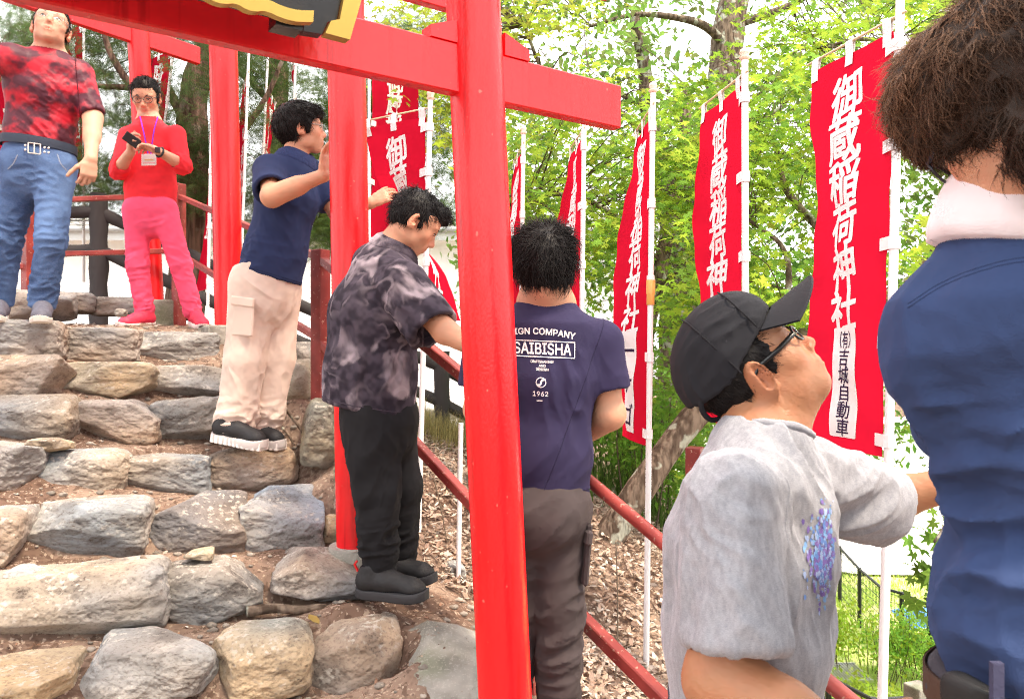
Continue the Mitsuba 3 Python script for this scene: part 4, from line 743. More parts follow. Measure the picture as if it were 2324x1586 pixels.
def tree(key_label, catg, trunk, limbs, crowns, bark='bark_lichen', group=None, twigs=True):
    """trunk/limbs: lists of (points, r0, r1); crowns: dicts of leaf layers."""
    k = thing('tree', key_label, catg, group)
    put('trunk', cat(*[tube(spline(p, 26), np.linspace(a, b, 26) * (1 + .05 * np.sin(np.arange(26) * 1.7)), 14) for p, a, b in trunk]), bark, True, k)
    sk = np.vstack([spline(p, 30) for p, _, _ in trunk + limbs])
    if limbs:
        for p, a, b in limbs: put('limb', tube(spline(p, 18), np.linspace(a, b, 18), 9), bark, True, k)
    for ci, c in enumerate(crowns):
        r = np.random.default_rng(c['seed']); S = np.asarray(c['sprays'], float); per, rad = c['per'], c['rad']
        n = len(S) * per; ctr = np.repeat(S, per, 0)
        q = nrms(r.normal(size=(n, 3))) * (r.uniform(0, 1, (n, 1)) ** .55) * rad * A(1, 1, c.get('flat', .3))
        tilt = np.repeat(r.normal(0, c.get('tilt', .25), (len(S), 2)), per, 0); q[:, 2] += q[:, 0] * tilt[:, 0] + q[:, 1] * tilt[:, 1] - c.get('sag', .25) * (q[:, 0] ** 2 + q[:, 1] ** 2) / rad
        pts = ctr + q; face = np.asarray(c.get('face', (0, -.5, .85)), float)
        nor = nrms(r.normal(size=(n, 3))) * c.get('loose', .6) + face
        cl = np.repeat(r.uniform(.75, 1.25, len(S)), per)[:, None]
        mv = leaves(c['tpl'], pts, nor, c['size'], r, c.get('droop', .4)); kk = len(c['tpl'][0])
        col = leafcol(c['color'], n, kk, r, .25, c.get('alt'), c.get('p', .1)) * np.repeat(cl, kk, 0)
        if c.get('single'):                       # the leaves that show largest are parts of their own
            q = pts - A(0, 0, EYE); uu, vv = q[:, 0] / q[:, 1] * FPX + 1162, 793 - q[:, 2] / q[:, 1] * FPX; d_ = np.where((uu > 0) & (uu < 2324) & (vv > 0) & (vv < 1586), q[:, 1], 99)
            big = np.argsort(d_)[:c['single']]; big = big[d_[big] < 99]; tf = c['tpl'][1]; keep = np.ones(n, bool); keep[big] = False
            for b_ in big: put('leaf', (mv[0][b_ * kk:(b_ + 1) * kk], tf), 'leaf', False, k, color=np.clip(col[b_ * kk:(b_ + 1) * kk], .004, .9))
            if not keep.any(): cr = None
            mv = (mv[0].reshape(n, kk, 3)[keep].reshape(-1, 3), (tf[None] + (np.arange(keep.sum()) * kk)[:, None, None]).reshape(-1, 3)); col = col.reshape(n, kk, 3)[keep].reshape(-1, 3)
            if not keep.any(): continue
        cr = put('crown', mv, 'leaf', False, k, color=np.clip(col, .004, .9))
        if twigs and c.get('twig', True):
            tw = []
            for s in S[::c.get('every', 1)]:
                d = np.linalg.norm(sk - s, axis=1); j = d.argmin()
                if d[j] > c.get('reach', 1.3): continue
                mid = (sk[j] + s) / 2 + A(0, 0, .12 * d[j]) + r.normal(0, .05, 3)
                tw.append(tube(spline([sk[j], mid, s], 7), np.linspace(.003 + .003 * d[j], .0016, 7), 5, False))
                for _ in range(2):
                    e = s + nrms(r.normal(size=(1, 3)))[0] * rad * .8 * A(1, 1, c.get('flat', .3)); tw.append(tube(np.array([mid * .3 + s * .7, (s + e) / 2 + A(0, 0, .02), e]), [.0022, .0016, .001], 4, False))
            if tw: put('twigs', cat(*tw), 'twig', True, k); labels[[q for q in scene][-1]] = {'kind': 'stuff'}
        labels[cr] = {'kind': 'stuff'}
    return k
def sprays_in(r, n, u, v, d, holes=(), jitter=0.0):
    """spray centres spread through the part of the wood seen between u0..u1, v0..v1 at depths d0..d1, thinned by clumps"""
    out = []
    while len(out) < n:
        uu, vv, dd = r.uniform(*u), r.uniform(*v), r.uniform(*d)
        p = V(uu, vv, dd)
        if meshkit.noise(p * 1.15 + 40, 3) < r.uniform(.18, .62): continue
        if any(((uu - a) / c) ** 2 + ((vv - b) / e) ** 2 < r.uniform(.5, 1.3) for a, b, c, e in holes): continue
        if p[2] < ground(p[0], p[1]) + .35: continue
        out.append(p)
    return np.array(out)
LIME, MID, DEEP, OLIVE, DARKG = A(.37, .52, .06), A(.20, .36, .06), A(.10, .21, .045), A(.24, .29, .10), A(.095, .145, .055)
rt = np.random.default_rng(21)
H2 = [(1470, 205, 60, 75), (1650, 75, 75, 85), (1520, 560, 60, 85), (1805, 505, 60, 70), (1570, 55, 70, 45)]
H1 = H2 + [(1360, 700, 90, 70), (1480, 690, 60, 90), (1800, 880, 70, 70), (1250, 120, 60, 60), (1960, 860, 60, 60), (1430, 790, 60, 60)]
# the leaning maple with lichen on its trunk, right of the railings
tree('bright green maple with a lichen-grey trunk leaning to the right behind the banners', 'maple',
     [([V(1325, 1330, 5.0), V(1385, 1215, 5.0), V(1460, 1100, 5.0), V(1590, 930, 5.1), V(1760, 800, 5.3), V(1900, 735, 5.5), V(2080, 640, 5.6)], .105, .06)],
     [([V(1760, 800, 5.3), V(1790, 650, 5.5), V(1775, 560, 5.6), V(1700, 500, 5.7)], .028, .012), ([V(1990, 690, 5.55), V(1900, 560, 5.8), V(1790, 440, 6.1), V(1760, 330, 6.2)], .045, .02),
      ([V(1900, 735, 5.5), V(1760, 880, 5.4), V(1700, 930, 5.4)], .02, .008), ([V(2080, 640, 5.6), V(2200, 420, 5.6), V(2230, 240, 5.7), V(2330, 60, 5.8)], .05, .025), ([V(2230, 240, 5.7), V(2120, 140, 5.6), V(1980, 90, 5.5), V(1860, 110, 5.4)], .024, .01),
      ([V(2080, 640, 5.6), V(2190, 690, 5.5), V(2300, 640, 5.4)], .03, .015)],
     [dict(tpl=STAR7, sprays=sprays_in(rt, 150, (1560, 2420), (-60, 760), (4.6, 6.3), H1), per=42, rad=.36, size=.104, color=LIME, single=300, seed=1, alt=MID, p=.25, reach=1.6),
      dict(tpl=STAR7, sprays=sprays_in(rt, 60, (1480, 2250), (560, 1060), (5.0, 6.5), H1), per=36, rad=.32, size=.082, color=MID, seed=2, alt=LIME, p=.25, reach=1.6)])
tree('lime green maple spreading its leaves behind the nearest pillar and the left banners', 'maple',
     [([V(1420, 1180, 7.4), V(1440, 900, 7.5), V(1500, 600, 7.6), V(1545, 380, 7.7), V(1560, 200, 7.8)], .10, .05)],
     [([V(1500, 600, 7.6), V(1380, 480, 7.2), V(1260, 440, 6.9), V(1160, 460, 6.7)], .035, .012), ([V(1545, 380, 7.7), V(1400, 250, 7.2), V(1250, 180, 6.9), V(1190, 60, 6.7)], .035, .012), ([V(1545, 380, 7.7), V(1700, 300, 7.4), V(1820, 200, 7.2)], .03, .012)],
     [dict(tpl=STAR7, sprays=sprays_in(rt, 175, (1100, 1760), (180, 700), (5.6, 8.0), H1), per=40, rad=.40, size=.108, color=LIME * A(.95, .95, 1), seed=3, alt=MID, p=.35, reach=1.8),
      dict(tpl=STAR5, sprays=sprays_in(rt, 70, (880, 1360), (-40, 330), (6.0, 8.6), H1), per=38, rad=.42, size=.105, color=LIME * A(1.05, .95, 1), seed=4, alt=(.30, .30, .06), p=.2, reach=2.2),
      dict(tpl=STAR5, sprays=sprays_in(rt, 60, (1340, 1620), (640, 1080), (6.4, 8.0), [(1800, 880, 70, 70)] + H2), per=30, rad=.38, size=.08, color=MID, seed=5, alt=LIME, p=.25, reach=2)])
# the big old tree behind
tree('tall grey-barked old tree with a heavy crooked limb high behind the maples', 'tree',
     [([V(1530, 1000, 11.5), V(1540, 700, 11.5), V(1570, 480, 11.5), V(1630, 260, 11.6), V(1655, 60, 11.8), V(1690, -120, 12)], .27, .22)],
     [([V(1655, 110, 11.7), V(1600, 60, 11.4), V(1530, 40, 11.2), V(1440, 34, 11), V(1340, 60, 10.8)], .075, .02), ([V(1545, 620, 11.5), V(1500, 400, 11.2), V(1472, 250, 11.0), V(1462, 150, 10.9), V(1440, 40, 10.8)], .17, .07), ([V(1472, 250, 11.0), V(1400, 210, 10.6), V(1350, 200, 10.4)], .05, .02), ([V(1660, 60, 11.8), V(1800, 10, 11.6), V(1900, -60, 11.4)], .07, .03)],
     [dict(tpl=OVAL, sprays=sprays_in(rt, 340, (1080, 2400), (-90, 640), (9.8, 14.0), H2 + [(1310, 90, 90, 70), (1850, 60, 70, 60), (1750, 60, 60, 60)]), per=62, rad=.62, size=.15, flat=.6, loose=1.0, color=MID * A(1.0, .95, 1.2), seed=6, alt=OLIVE, p=.3, every=3, reach=3),
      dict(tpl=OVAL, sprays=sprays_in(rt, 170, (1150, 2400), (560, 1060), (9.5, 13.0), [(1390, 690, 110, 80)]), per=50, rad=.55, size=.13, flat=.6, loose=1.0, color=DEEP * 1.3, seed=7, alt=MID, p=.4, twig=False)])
# evergreen on the left with several stems
tree('dark evergreen with a reddish-brown trunk forking behind the farthest torii', 'conifer',
     [([V(418, 720, 7.9), V(428, 560, 8.0), V(440, 400, 8.0), V(436, 260, 8.0), V(452, 160, 8.0), V(492, 40, 8.0), V(500, -120, 8)], .19, .10)],
     [([V(440, 400, 8.0), V(360, 280, 7.6), V(300, 200, 7.4), V(250, 120, 7.3), V(225, 30, 7.2)], .055, .02), ([V(432, 520, 8.0), V(480, 420, 7.8), V(530, 330, 7.7), V(600, 230, 7.7), V(640, 140, 7.7)], .05, .02), ([V(300, 200, 7.4), V(200, 190, 7.2), V(120, 140, 7.0)], .03, .012),
      ([V(436, 300, 8.0), V(380, 200, 8.1), V(330, 110, 8.2)], .06, .03), ([V(452, 160, 8.0), V(540, 120, 8), V(640, 60, 8)], .05, .02)],
     [dict(tpl=SPRAY, sprays=sprays_in(rt, 240, (40, 640), (-40, 470), (6.8, 9.4), [(40, 130, 80, 40), (330, 170, 40, 40), (560, 330, 50, 60), (30, 420, 70, 40), (250, 330, 50, 40), (210, 230, 40, 40)]), per=100, rad=.33, size=.115, flat=.5, loose=.9, color=DARKG, seed=8, alt=(.09, .11, .035), p=.22, every=2, reach=2)],
     bark='bark_cedar')
tree('dark evergreen behind the man in the polo shirt with a straight brown trunk', 'conifer',
     [([V(632, 760, 10.2), V(634, 400, 10.2), V(628, 150, 10.2), V(640, -60, 10.2)], .18, .12)],
     [([V(634, 330, 10.2), V(720, 280, 9.8), V(820, 260, 9.6)], .05, .02), ([V(632, 250, 10.2), V(560, 180, 9.8), V(500, 140, 9.6)], .05, .02)],
     [dict(tpl=SPRAY, sprays=sprays_in(rt, 290, (520, 1060), (40, 560), (8.6, 11.5), [(590, 360, 50, 70), (980, 430, 50, 40), (1000, 540, 70, 60)]), per=100, rad=.42, size=.13, flat=.5, loose=.9, color=DARKG * A(1.15, 1.2, 1.0), seed=9, alt=(.12, .16, .03), p=.2, every=3, reach=2.5)],
     bark='bark_cedar')
tree('evergreen sprig reaching in at the upper left edge beside the raised arm', 'conifer',
     [([V(-260, 700, 6.4), V(-230, 300, 6.4), V(-200, -50, 6.4)], .10, .06)], [([V(-225, 260, 6.4), V(-100, 150, 6.3), V(40, 110, 6.2), V(90, 120, 6.2)], .03, .006)],
     [dict(tpl=SPRAY, sprays=np.vstack([sprays_in(rt, 22, (20, 100), (60, 170), (6.0, 6.6)), sprays_in(rt, 40, (-300, -20), (-60, 330), (6.0, 7.2))]), per=46, rad=.22, size=.09, flat=.5, loose=.9, color=DARKG, seed=10)], bark='bark_cedar')
# hanging maple sprig at the lower right, and the bright one beside the collar
tree('low maple sprig with broad dark green leaves hanging left of the blue shirt', 'maple',
     [([V(2480, 900, 3.3), V(2330, 1010, 3.2), V(2200, 1120, 3.1), V(2120, 1230, 3.05)], .016, .005)], [([V(2200, 1120, 3.1), V(2140, 1290, 3.1), V(2110, 1350, 3.1)], .006, .003)],
     [dict(tpl=STAR7, sprays=[V(2138, 1180, 3.1), V(2132, 1240, 3.05), V(2108, 1262, 3.1), V(2128, 1310, 3.1), V(2098, 1296, 3.1), V(2112, 1356, 3.1), V(2150, 1340, 3.1), V(2200, 1200, 3.2), V(2220, 1290, 3.2)], per=9, rad=.12, size=.105, color=MID * .8, single=300, seed=11, flat=.7, face=(0, -.8, .5), droop=.8, reach=.6)])
tree('yellow-green maple sprig beside the white neck towel of the man in blue', 'maple',
     [([V(2420, 560, 3.7), V(2250, 600, 3.65), V(2120, 560, 3.6)], .012, .004)], [([V(2250, 600, 3.65), V(2150, 680, 3.6), V(2080, 700, 3.6)], .008, .003)],
     [dict(tpl=STAR7, sprays=[V(2110, 500, 3.6), V(2130, 560, 3.6), V(2080, 600, 3.7), V(2150, 600, 3.6), V(2090, 530, 3.7), V(2160, 520, 3.6)], per=10, rad=.13, size=.10, color=LIME, single=300, seed=12, flat=.7, face=(0, -.6, .6), droop=.5, reach=.8)])
# shrubs and stems behind the navy shirt
def shrub(label, u, v, d, n, h, w, tpl, size, color, seed, per=26):
    r = np.random.default_rng(seed); k = thing('shrub', label, 'shrub'); st, tips = [], []
    b0 = V(u, v, d)
    for i in range(n):
        b = b0 + A(r.uniform(-w, w), r.uniform(-w, w) * .6, 0); b[2] = ground(b[0], b[1]) - .03; t = b + A(r.normal(0, .12), r.normal(0, .12), h * r.uniform(.7, 1.15))
        p = spline([b, (b + t) / 2 + r.normal(0, .04, 3), t], 8); st.append(tube(p, np.linspace(.007, .003, 8), 5)); tips += [p[4], p[5], p[6], p[7]]
    for s_ in st: put('stem', s_, 'twig', True, k)
    S = np.repeat(np.array(tips), per, 0); pts = S + r.normal(size=S.shape) * .11; mv = leaves(tpl, pts, r.normal(size=S.shape) * .7 + A(0, -.4, .7), size, r, .4)
    c = put('foliage', mv, 'leaf', False, k, color=leafcol(color, len(pts), len(tpl[0]), r, .3)); labels[c] = {'kind': 'stuff'}
shrub('leafy shrub with bare brown stems under the leaning trunk', 1520, 1150, 6.0, 16, .95, .42, OVAL, .07, MID, 31)
shrub('low green bush just right of the navy shirt and its bent arm', 1370, 1060, 6.6, 14, .75, .40, OVAL, .065, MID * 1.1, 32)
shrub('dense shrub behind the foot of the leaning maple trunk', 1440, 1000, 7.4, 18, 1.2, .6, OVAL, .08, DEEP * 1.4, 33)
shrub('weedy shrub inside the lawn fence, lower right', 1950, 1480, 12.6, 22, .9, .9, OVAL, .085, LIME * .8, 34, 22)
shrub('climbing weeds on the wire fence behind the white pole', 2055, 1480, 12.2, 20, 1.0, .7, OVAL, .075, MID * 1.2, 35, 22)
shrub('bushy weeds beyond the stone block, bottom right', 2040, 1560, 9.6, 20, .8, .9, OVAL, .07, LIME * .7, 36, 22)
# grass: lawn blades and dry tufts
def blades(xy, h, r, color, lean=.5, w=.005):
    n = len(xy); b = np.c_[xy, grounds(xy)]; a = r.uniform(0, 6.28, n); L = h * r.uniform(.5, 1.3, n); dr_ = np.stack([np.cos(a), np.sin(a), a * 0], 1)
    tip = b + dr_ * (L * lean * r.uniform(.2, 1, n))[:, None] + A(0, 0, 1) * L[:, None]; sd = np.stack([-np.sin(a), np.cos(a), a * 0], 1) * w
    md = b * .5 + tip * .5 + A(0, 0, .12) * L[:, None] - dr_ * .08 * L[:, None]
    v = np.stack([b - sd, b + sd, md - sd * .7, md + sd * .7, tip], 1).reshape(-1, 3); f = (np.array([[0, 1, 3], [0, 3, 2], [2, 3, 4]])[None] + (np.arange(n) * 5)[:, None, None]).reshape(-1, 3)
    return (v, f), np.repeat(np.asarray(color) * r.uniform(.6, 1.35, (n, 1)), 5, 0)
r = np.random.default_rng(51)
xy = np.c_[r.uniform(3.6, 11.5, 30000), r.uniform(8.0, 18.2, 30000)]
m, c = blades(xy, .12, r, (.42, .56, .12), .8, .008); tag(put('grass', m, 'leaf', False, color=c), 'short bright grass and weeds on the lawn, lower right', 'grass', kind='stuff')
xy = np.c_[r.normal(-.7, .55, 1500), r.normal(7.5, .3, 1500)]; xy = np.vstack([xy, np.c_[r.uniform(-.9, .6, 700), r.uniform(6.6, 8.2, 700)]])
m, c = blades(xy, .26, r, (.42, .36, .16), .9, .003); tag(put('dry_grass', m, 'leaf', False, color=c), 'dry yellowish grass round the foot of the log fence', 'grass', kind='stuff')
xy = np.c_[r.normal(1.0, .4, 900), r.normal(6.3, .35, 900)]
m, c = blades(xy, .32, r, (.10, .17, .04), .8, .004); tag(put('sedge', m, 'leaf', False, color=c), 'green grass tufts on the slope behind the white pole', 'grass', kind='stuff')
# ---------------------------------------------------------------- people: tools
def headframe(yaw, pitch=0, roll=0):
    """columns: the person's right, forward, up. yaw 0 looks away from the viewer, 90 to the right, 180 at the viewer."""
    y, p, r = np.radians([yaw, pitch, roll]); f0, r0, z = A(math.sin(y), math.cos(y), 0), A(math.cos(y), -math.sin(y), 0), A(0, 0, 1)
    f = math.cos(p) * f0 + math.sin(p) * z; u = math.cos(p) * z - math.sin(p) * f0
    return np.stack([math.cos(r) * r0 - math.sin(r) * u, f, math.cos(r) * u + math.sin(r) * r0], 1)
def cutcone(p0, p1, r0, r1, **k):
    """a limb or sleeve that ends in a flat opening at p1"""
    lo, hi, fn = cone(p0, p1, r0, r1, **k); p1 = np.asarray(p1, float); w = nrm(p1 - np.asarray(p0, float))
    return lo, hi, lambda X, Y, Z: np.maximum(fn(X, Y, Z), (X - f32(p1[0])) * f32(w[0]) + (Y - f32(p1[1])) * f32(w[1]) + (Z - f32(p1[2])) * f32(w[2]))
def head(F, c, R, s=1.0, ears=(1, 1), jaw=1.0, es=1.0):
    g = lambda x, y, z: np.asarray(c) + R @ (A(x, y, z) * s)
    E = lambda x, y, z, a, b, d, k=.012, M=None: F.op(ell(g(x, y, z), A(a, b, d) * s, R if M is None else R @ M), k * s)
    E(0, -.014, .034, .076, .096, .082); E(0, .030, .018, .068, .062, .075, .03); E(0, .034, -.05, .056 * jaw, .050, .055, .03)
    E(0, .060, -.094, .022, .020, .018, .03)
    for q in (-1, 1):
        E(q * .040, .050, -.022, .026, .026, .024, .02); E(q * .050 * jaw, .004, -.066, .016, .030, .024, .03); E(q * .030, .076, .026, .026, .010, .008, .014)
        F.op(ell(g(q * .032, .097, .004), A(.021, .017, .013) * s, R), .012 * s, True)
        E(q * .032, .074, .002, .017, .012, .012, .006)
    F.op(cone(g(0, .080, .010), g(0, .103, -.030), .0085 * s, .0125 * s), .012 * s)
    for q in (-1, 1): E(q * .012, .093, -.036, .0085, .010, .0075, .006)
    for q in (-1, 1): F.op(ell(g(q * .006, .098, -.043), A(.004, .005, .004) * s, R), .003 * s, True)
    E(0, .078, -.056, .026, .016, .018, .02)
    F.op(cone(g(-.019, .083, -.0635), g(.019, .083, -.0635), .0048 * s), .006 * s); E(0, .0905, -.062, .014, .006, .005, .006); E(0, .088, -.0735, .018, .007, .0058, .006)
    F.op(cone(g(-.022, .090, -.0675), g(.022, .090, -.0675), .0018 * s), .003 * s, True)
    E(0, .080, -.083, .02, .006, .004, .006)
    for q in (-1, 1): F.op(cone(g(q * .021, .091, -.036), g(q * .036, .078, -.066), .0024 * s, .002 * s), .006 * s, True)
    for q, on in zip((-1, 1), ears):
        if not on: continue
        M = rotz(-q * .45) @ rotx(-.18)
        E(q * (.084 + .004 * (es - 1)), -.016, -.006, .0085 * es, .020 * es, .034 * es, .006, M); F.op(ell(g(q * (.0935 + .008 * (es - 1)), -.008, .000), A(.0105, .0118 * es, .0225 * es) * s, R @ M), .003 * s, True); F.op(cone(g(q * (.088 + .006 * (es - 1)), -.016 - .004 * es, -.012 * es), g(q * (.089 + .006 * (es - 1)), -.013 - .004 * es, .012 * es), .0032 * es * s), .003 * s); E(q * .079, -.006, -.029, .007, .010, .011, .006)
    return g
def skin_color(m, c, R, s, base, stubble=0.0, seed=0):
    v = m[0]; q = (v - np.asarray(c)) @ R / s; n = meshkit.fbm(v * 22, 3, seed)[:, None]
    col = np.tile(np.asarray(base, float), (len(v), 1)) * (.84 + .32 * n) * (1 + A(.05, -.05, -.06) * (meshkit.fbm(v * 55, 3, seed + 3)[:, None] - .5) * 2)
    red = A(1.10, .82, .80)
    def blend(w, k): 
        nonlocal col
        col = col * (1 + w[:, None] * (np.asarray(k) - 1))
    near = np.exp(-((q[:, 0] / .02) ** 2 + ((q[:, 1] - .10) / .02) ** 2 + ((q[:, 2] + .03) / .02) ** 2)); blend(near, red)
    blend(np.exp(-(((np.abs(q[:, 0]) - .042) / .02) ** 2 + ((q[:, 1] - .07) / .03) ** 2 + ((q[:, 2] + .025) / .02) ** 2)), A(1.08, .88, .86))
    blend(np.exp(-(((np.abs(q[:, 0]) - .085) / .014) ** 2 + ((q[:, 1] + .01) / .03) ** 2 + ((q[:, 2]) / .035) ** 2)), A(1.08, .84, .80))
    lip = np.exp(-((q[:, 0] / .021) ** 4 + ((q[:, 2] + .068) / .0095) ** 4)) * (q[:, 1] > .078); blend(lip, A(1.0, .62, .62))
    if stubble:
        w = np.clip((q[:, 1] - .0) / .03, 0, 1) * np.clip((-.028 - q[:, 2]) / .03, 0, 1) * (q[:, 2] > -.14) * (.5 + .8 * meshkit.noise(v * 260, 5)); blend(stubble * w * (1 - lip), A(.55, .55, .60))
    return col
def face_parts(k, c, R, s, hair=(.012, .010, .010), look=(0, 0, 0), brow=1.0, squint=1.0):
    g = lambda x, y, z: np.asarray(c) + R @ (A(x, y, z) * s)
    for q in (-1, 1):
        v, f = ICO2; e = np.asarray(g(q * .032, .0755, .003)); 
        put('eye', (e + (v * A(.0135, .0122, .0062 * squint) * s) @ R.T, f), 'gloss', True, k, color=A(.72, .68, .64))
        put('iris', (np.asarray(g(q * .032 + look[0], .0866, .002 + look[2])) + (v * A(.0056, .0022, .0056 * squint) * s) @ R.T, f), 'gloss', True, k, color=A(.018, .010, .008))
        a = [g(q * x, y, z) for x, y, z in ((.014, .087, .023), (.026, .0895, .0285), (.038, .084, .029), (.050, .070, .023))]
        put('eyebrow', tube(spline(a, 9), np.array([.0028, .004, .0043, .0042, .004, .0036, .003, .002, .001]) * s * brow, 7), 'hair', True, k, color=hair)
        a = [g(q * x, y, z) for x, y, z in ((.018, .0835, .004), (.026, .0885, .0092), (.036, .088, .0095), (.047, .079, .004))]
        put('eyelid', tube(spline(a, 8), .0018 * s, 6), 'hair', True, k, color=np.asarray(hair) * 1.4)
def hair(k, c, R, s, line, rad=(.084, .108, .100), centre=(0, -.014, .030), n=2600, L=.035, whorl=(0, -.055, .11), lift=.010, curl=0.0, thick=.0011, color=(.010, .008, .008), seed=0, extra=(), messy=.35, all_edge=False, bumps=.006, h=.0052, tips=None, name='hair', wide=None):
    """a hair cap shaped in head space plus fine strands that follow the head from the whorl"""
    F = Field((-.16, -.20, -.22), (.16, .17, .21), h); F.add(ell(centre, rad), k=.01)
    for e in extra: F.op(e, .014)
    ly, lz = np.array(line, float).T
    X, Y, Z = np.meshgrid(*F.ax, indexing='ij', sparse=True)
    lim = np.interp(Y, ly, lz).astype(f32); d2 = (lim - Z) * f32(.75); kk = .006; hh = np.maximum(kk - np.abs(F.f - d2), 0) / kk; F.f = np.maximum(F.f, d2) + hh * hh * kk * .25
    m = soften(F.mesh(), 2); n_ = vnormals(m); v = m[0] + n_ * (bumps * (meshkit.fbm(m[0] * 34, 3, seed) - .5) * 2)[:, None]
    r = np.random.default_rng(seed); f = m[1]
    a = v[f]; area = np.linalg.norm(np.cross(a[:, 1] - a[:, 0], a[:, 2] - a[:, 0]), axis=1)
    cen = a.mean(1); nn = nrms(np.cross(a[:, 1] - a[:, 0], a[:, 2] - a[:, 0]))
    inner = cen[:, 2] < np.interp(cen[:, 1], ly, lz) + .004; area = area * np.where(inner & (nn[:, 2] < -.5), .02, 1)
    pick = r.choice(len(f), n, p=area / area.sum()); bc = r.dirichlet((1, 1, 1), n); P = (a[pick] * bc[:, :, None]).sum(1); N = nn[pick]
    W = np.asarray(whorl, float); D = P - W; D = D - (D * N).sum(1)[:, None] * N; D = nrms(D)
    clump = np.stack([meshkit.noise(P * 40 + 7 * q, seed + q) - .5 for q in range(3)], 1) * 2
    D = D + messy * 1.3 * clump + messy * .5 * r.normal(size=(n, 3)); D = nrms(D - (D * N).sum(1)[:, None] * N)
    B = np.cross(N, D); edge = np.clip(1 - (P[:, 2] - np.interp(P[:, 1], ly, lz)) / .035, 0, 1) * ((P[:, 1] > -.02) | all_edge); LL = L * (1 - .72 * edge) * r.uniform(.5, 1.25, n) * (.75 + .5 * meshkit.noise(P * 20, seed + 9)); T_ = np.linspace(0, 1, 6); lf = lift * (1 - .8 * edge) * r.uniform(.1, 1.3, n) * (.4 + 1.2 * meshkit.noise(P * 26 + 3, seed + 4))
    ph = r.uniform(0, 6.28, n); rows = []
    for i, t in enumerate(T_):
        q = P + D * (LL * t)[:, None] + N * (lf * t * (1.6 - .6 * t) - LL * LL * t * t / .20 - .002)[:, None]
        if curl: q = q + B * (curl * np.sin(ph + t * 7) * t)[:, None] + N * (curl * .8 * np.cos(ph + t * 7) * t)[:, None]
        rw = thick * (1.15 - t) * r.uniform(.7, 1.3, n); 
        for j in range(3): aj = j * 2.094; rows.append(q + B * (rw * math.cos(aj))[:, None] + N * (rw * math.sin(aj))[:, None])
    S = np.stack(rows, 1).reshape(-1, 3); ff = []
    for i in range(5):
        for j in range(3): x, y = i * 3 + j, i * 3 + (j + 1) % 3; ff += [[x, y, y + 3], [x, y + 3, x + 3]]
    SF = (np.array(ff)[None] + (np.arange(n) * 18)[:, None, None]).reshape(-1, 3)
    tone = np.repeat(r.uniform(.6, 1.7, n), 18)[:, None]; col = np.asarray(color) * tone
    if tips is not None:
        w = np.repeat(np.clip((P[:, 2] - .0) / .11, 0, 1) * r.uniform(.2, 1.0, n), 18)[:, None] * np.tile(np.repeat(T_, 3), n)[:, None]; col = col * (1 - w) + np.asarray(tips) * w
    vv, fa = cat((v, f), (S, SF)); cc = np.vstack([np.tile(np.asarray(color) * .8, (len(v), 1)), col])
    return put(name, (np.asarray(c) + (vv * s) @ R.T, fa), 'hair', True, k, color=cc)
LINE = [(-.16, -.080), (-.075, -.078), (-.05, -.060), (-.034, -.030), (-.030, .004), (.004, .012), (.010, -.022), (.026, -.024), (.030, .006), (.048, .040), (.070, .064), (.16, .070)]
def hand(F, wrist, d, palm, thumb, curl=(20, 25, 25), spread=5, s=1.0, thumb_out=45, thumb_curl=15):
    """wrist; d towards the fingers; palm: the way the palm faces; thumb: the side the thumb is on; curl per joint in degrees."""
    d = nrm(d); palm = nrm(palm - d * np.dot(palm, d)); x = np.cross(d, palm); x = x if np.dot(x, thumb) > 0 else -x
    w = np.asarray(wrist, float); P = lambda a, b, c=0: w + (x * a + d * b + palm * c) * s
    F.op(cone(P(0, -.01), P(.004, .035), .026 * s, .036 * s, x, .72, .48), .012); F.op(cone(P(.004, .035), P(.002, .078), .037 * s, .040 * s, x, .50, .36), .012)
    F.op(ell(P(.022, .035, .010), A(.018, .028, .014) * s, np.stack([x, d, palm], 1)), .012)
    for i, (off, ln, rr) in enumerate(((.029, .078, .0090), (.0098, .086, .0093), (-.0095, .080, .0090), (-.0275, .062, .0080))):
        a = math.radians((1.5 - i) * spread); dd = d * math.cos(a) + x * math.sin(a); p = P(off, .082 - .006 * abs(i - 1.2)); cur = 0
        for j, fr in enumerate((.46, .30, .24)):
            cur += math.radians(curl[j] * (1 + .12 * i)); v = dd * math.cos(cur) + palm * math.sin(cur); q = p + v * ln * fr * s
            F.op(cone(p, q, (rr - .0006 * j) * s, (rr - .0006 * (j + 1)) * s), .004); p = q
    a = math.radians(thumb_out); dd = d * math.cos(a) + x * math.sin(a); p = P(.024, .022, .008); cur = math.radians(12)
    for j, (ln, rr) in enumerate(((.040, .0125), (.034, .0105), (.026, .0095))):
        v = nrm(dd * math.cos(cur) + palm * math.sin(cur) * .9 + d * .25 * j); q = p + v * ln * s; F.op(cone(p, q, rr * s, (rr - .0012) * s), .005); p = q; cur += math.radians(thumb_curl); 
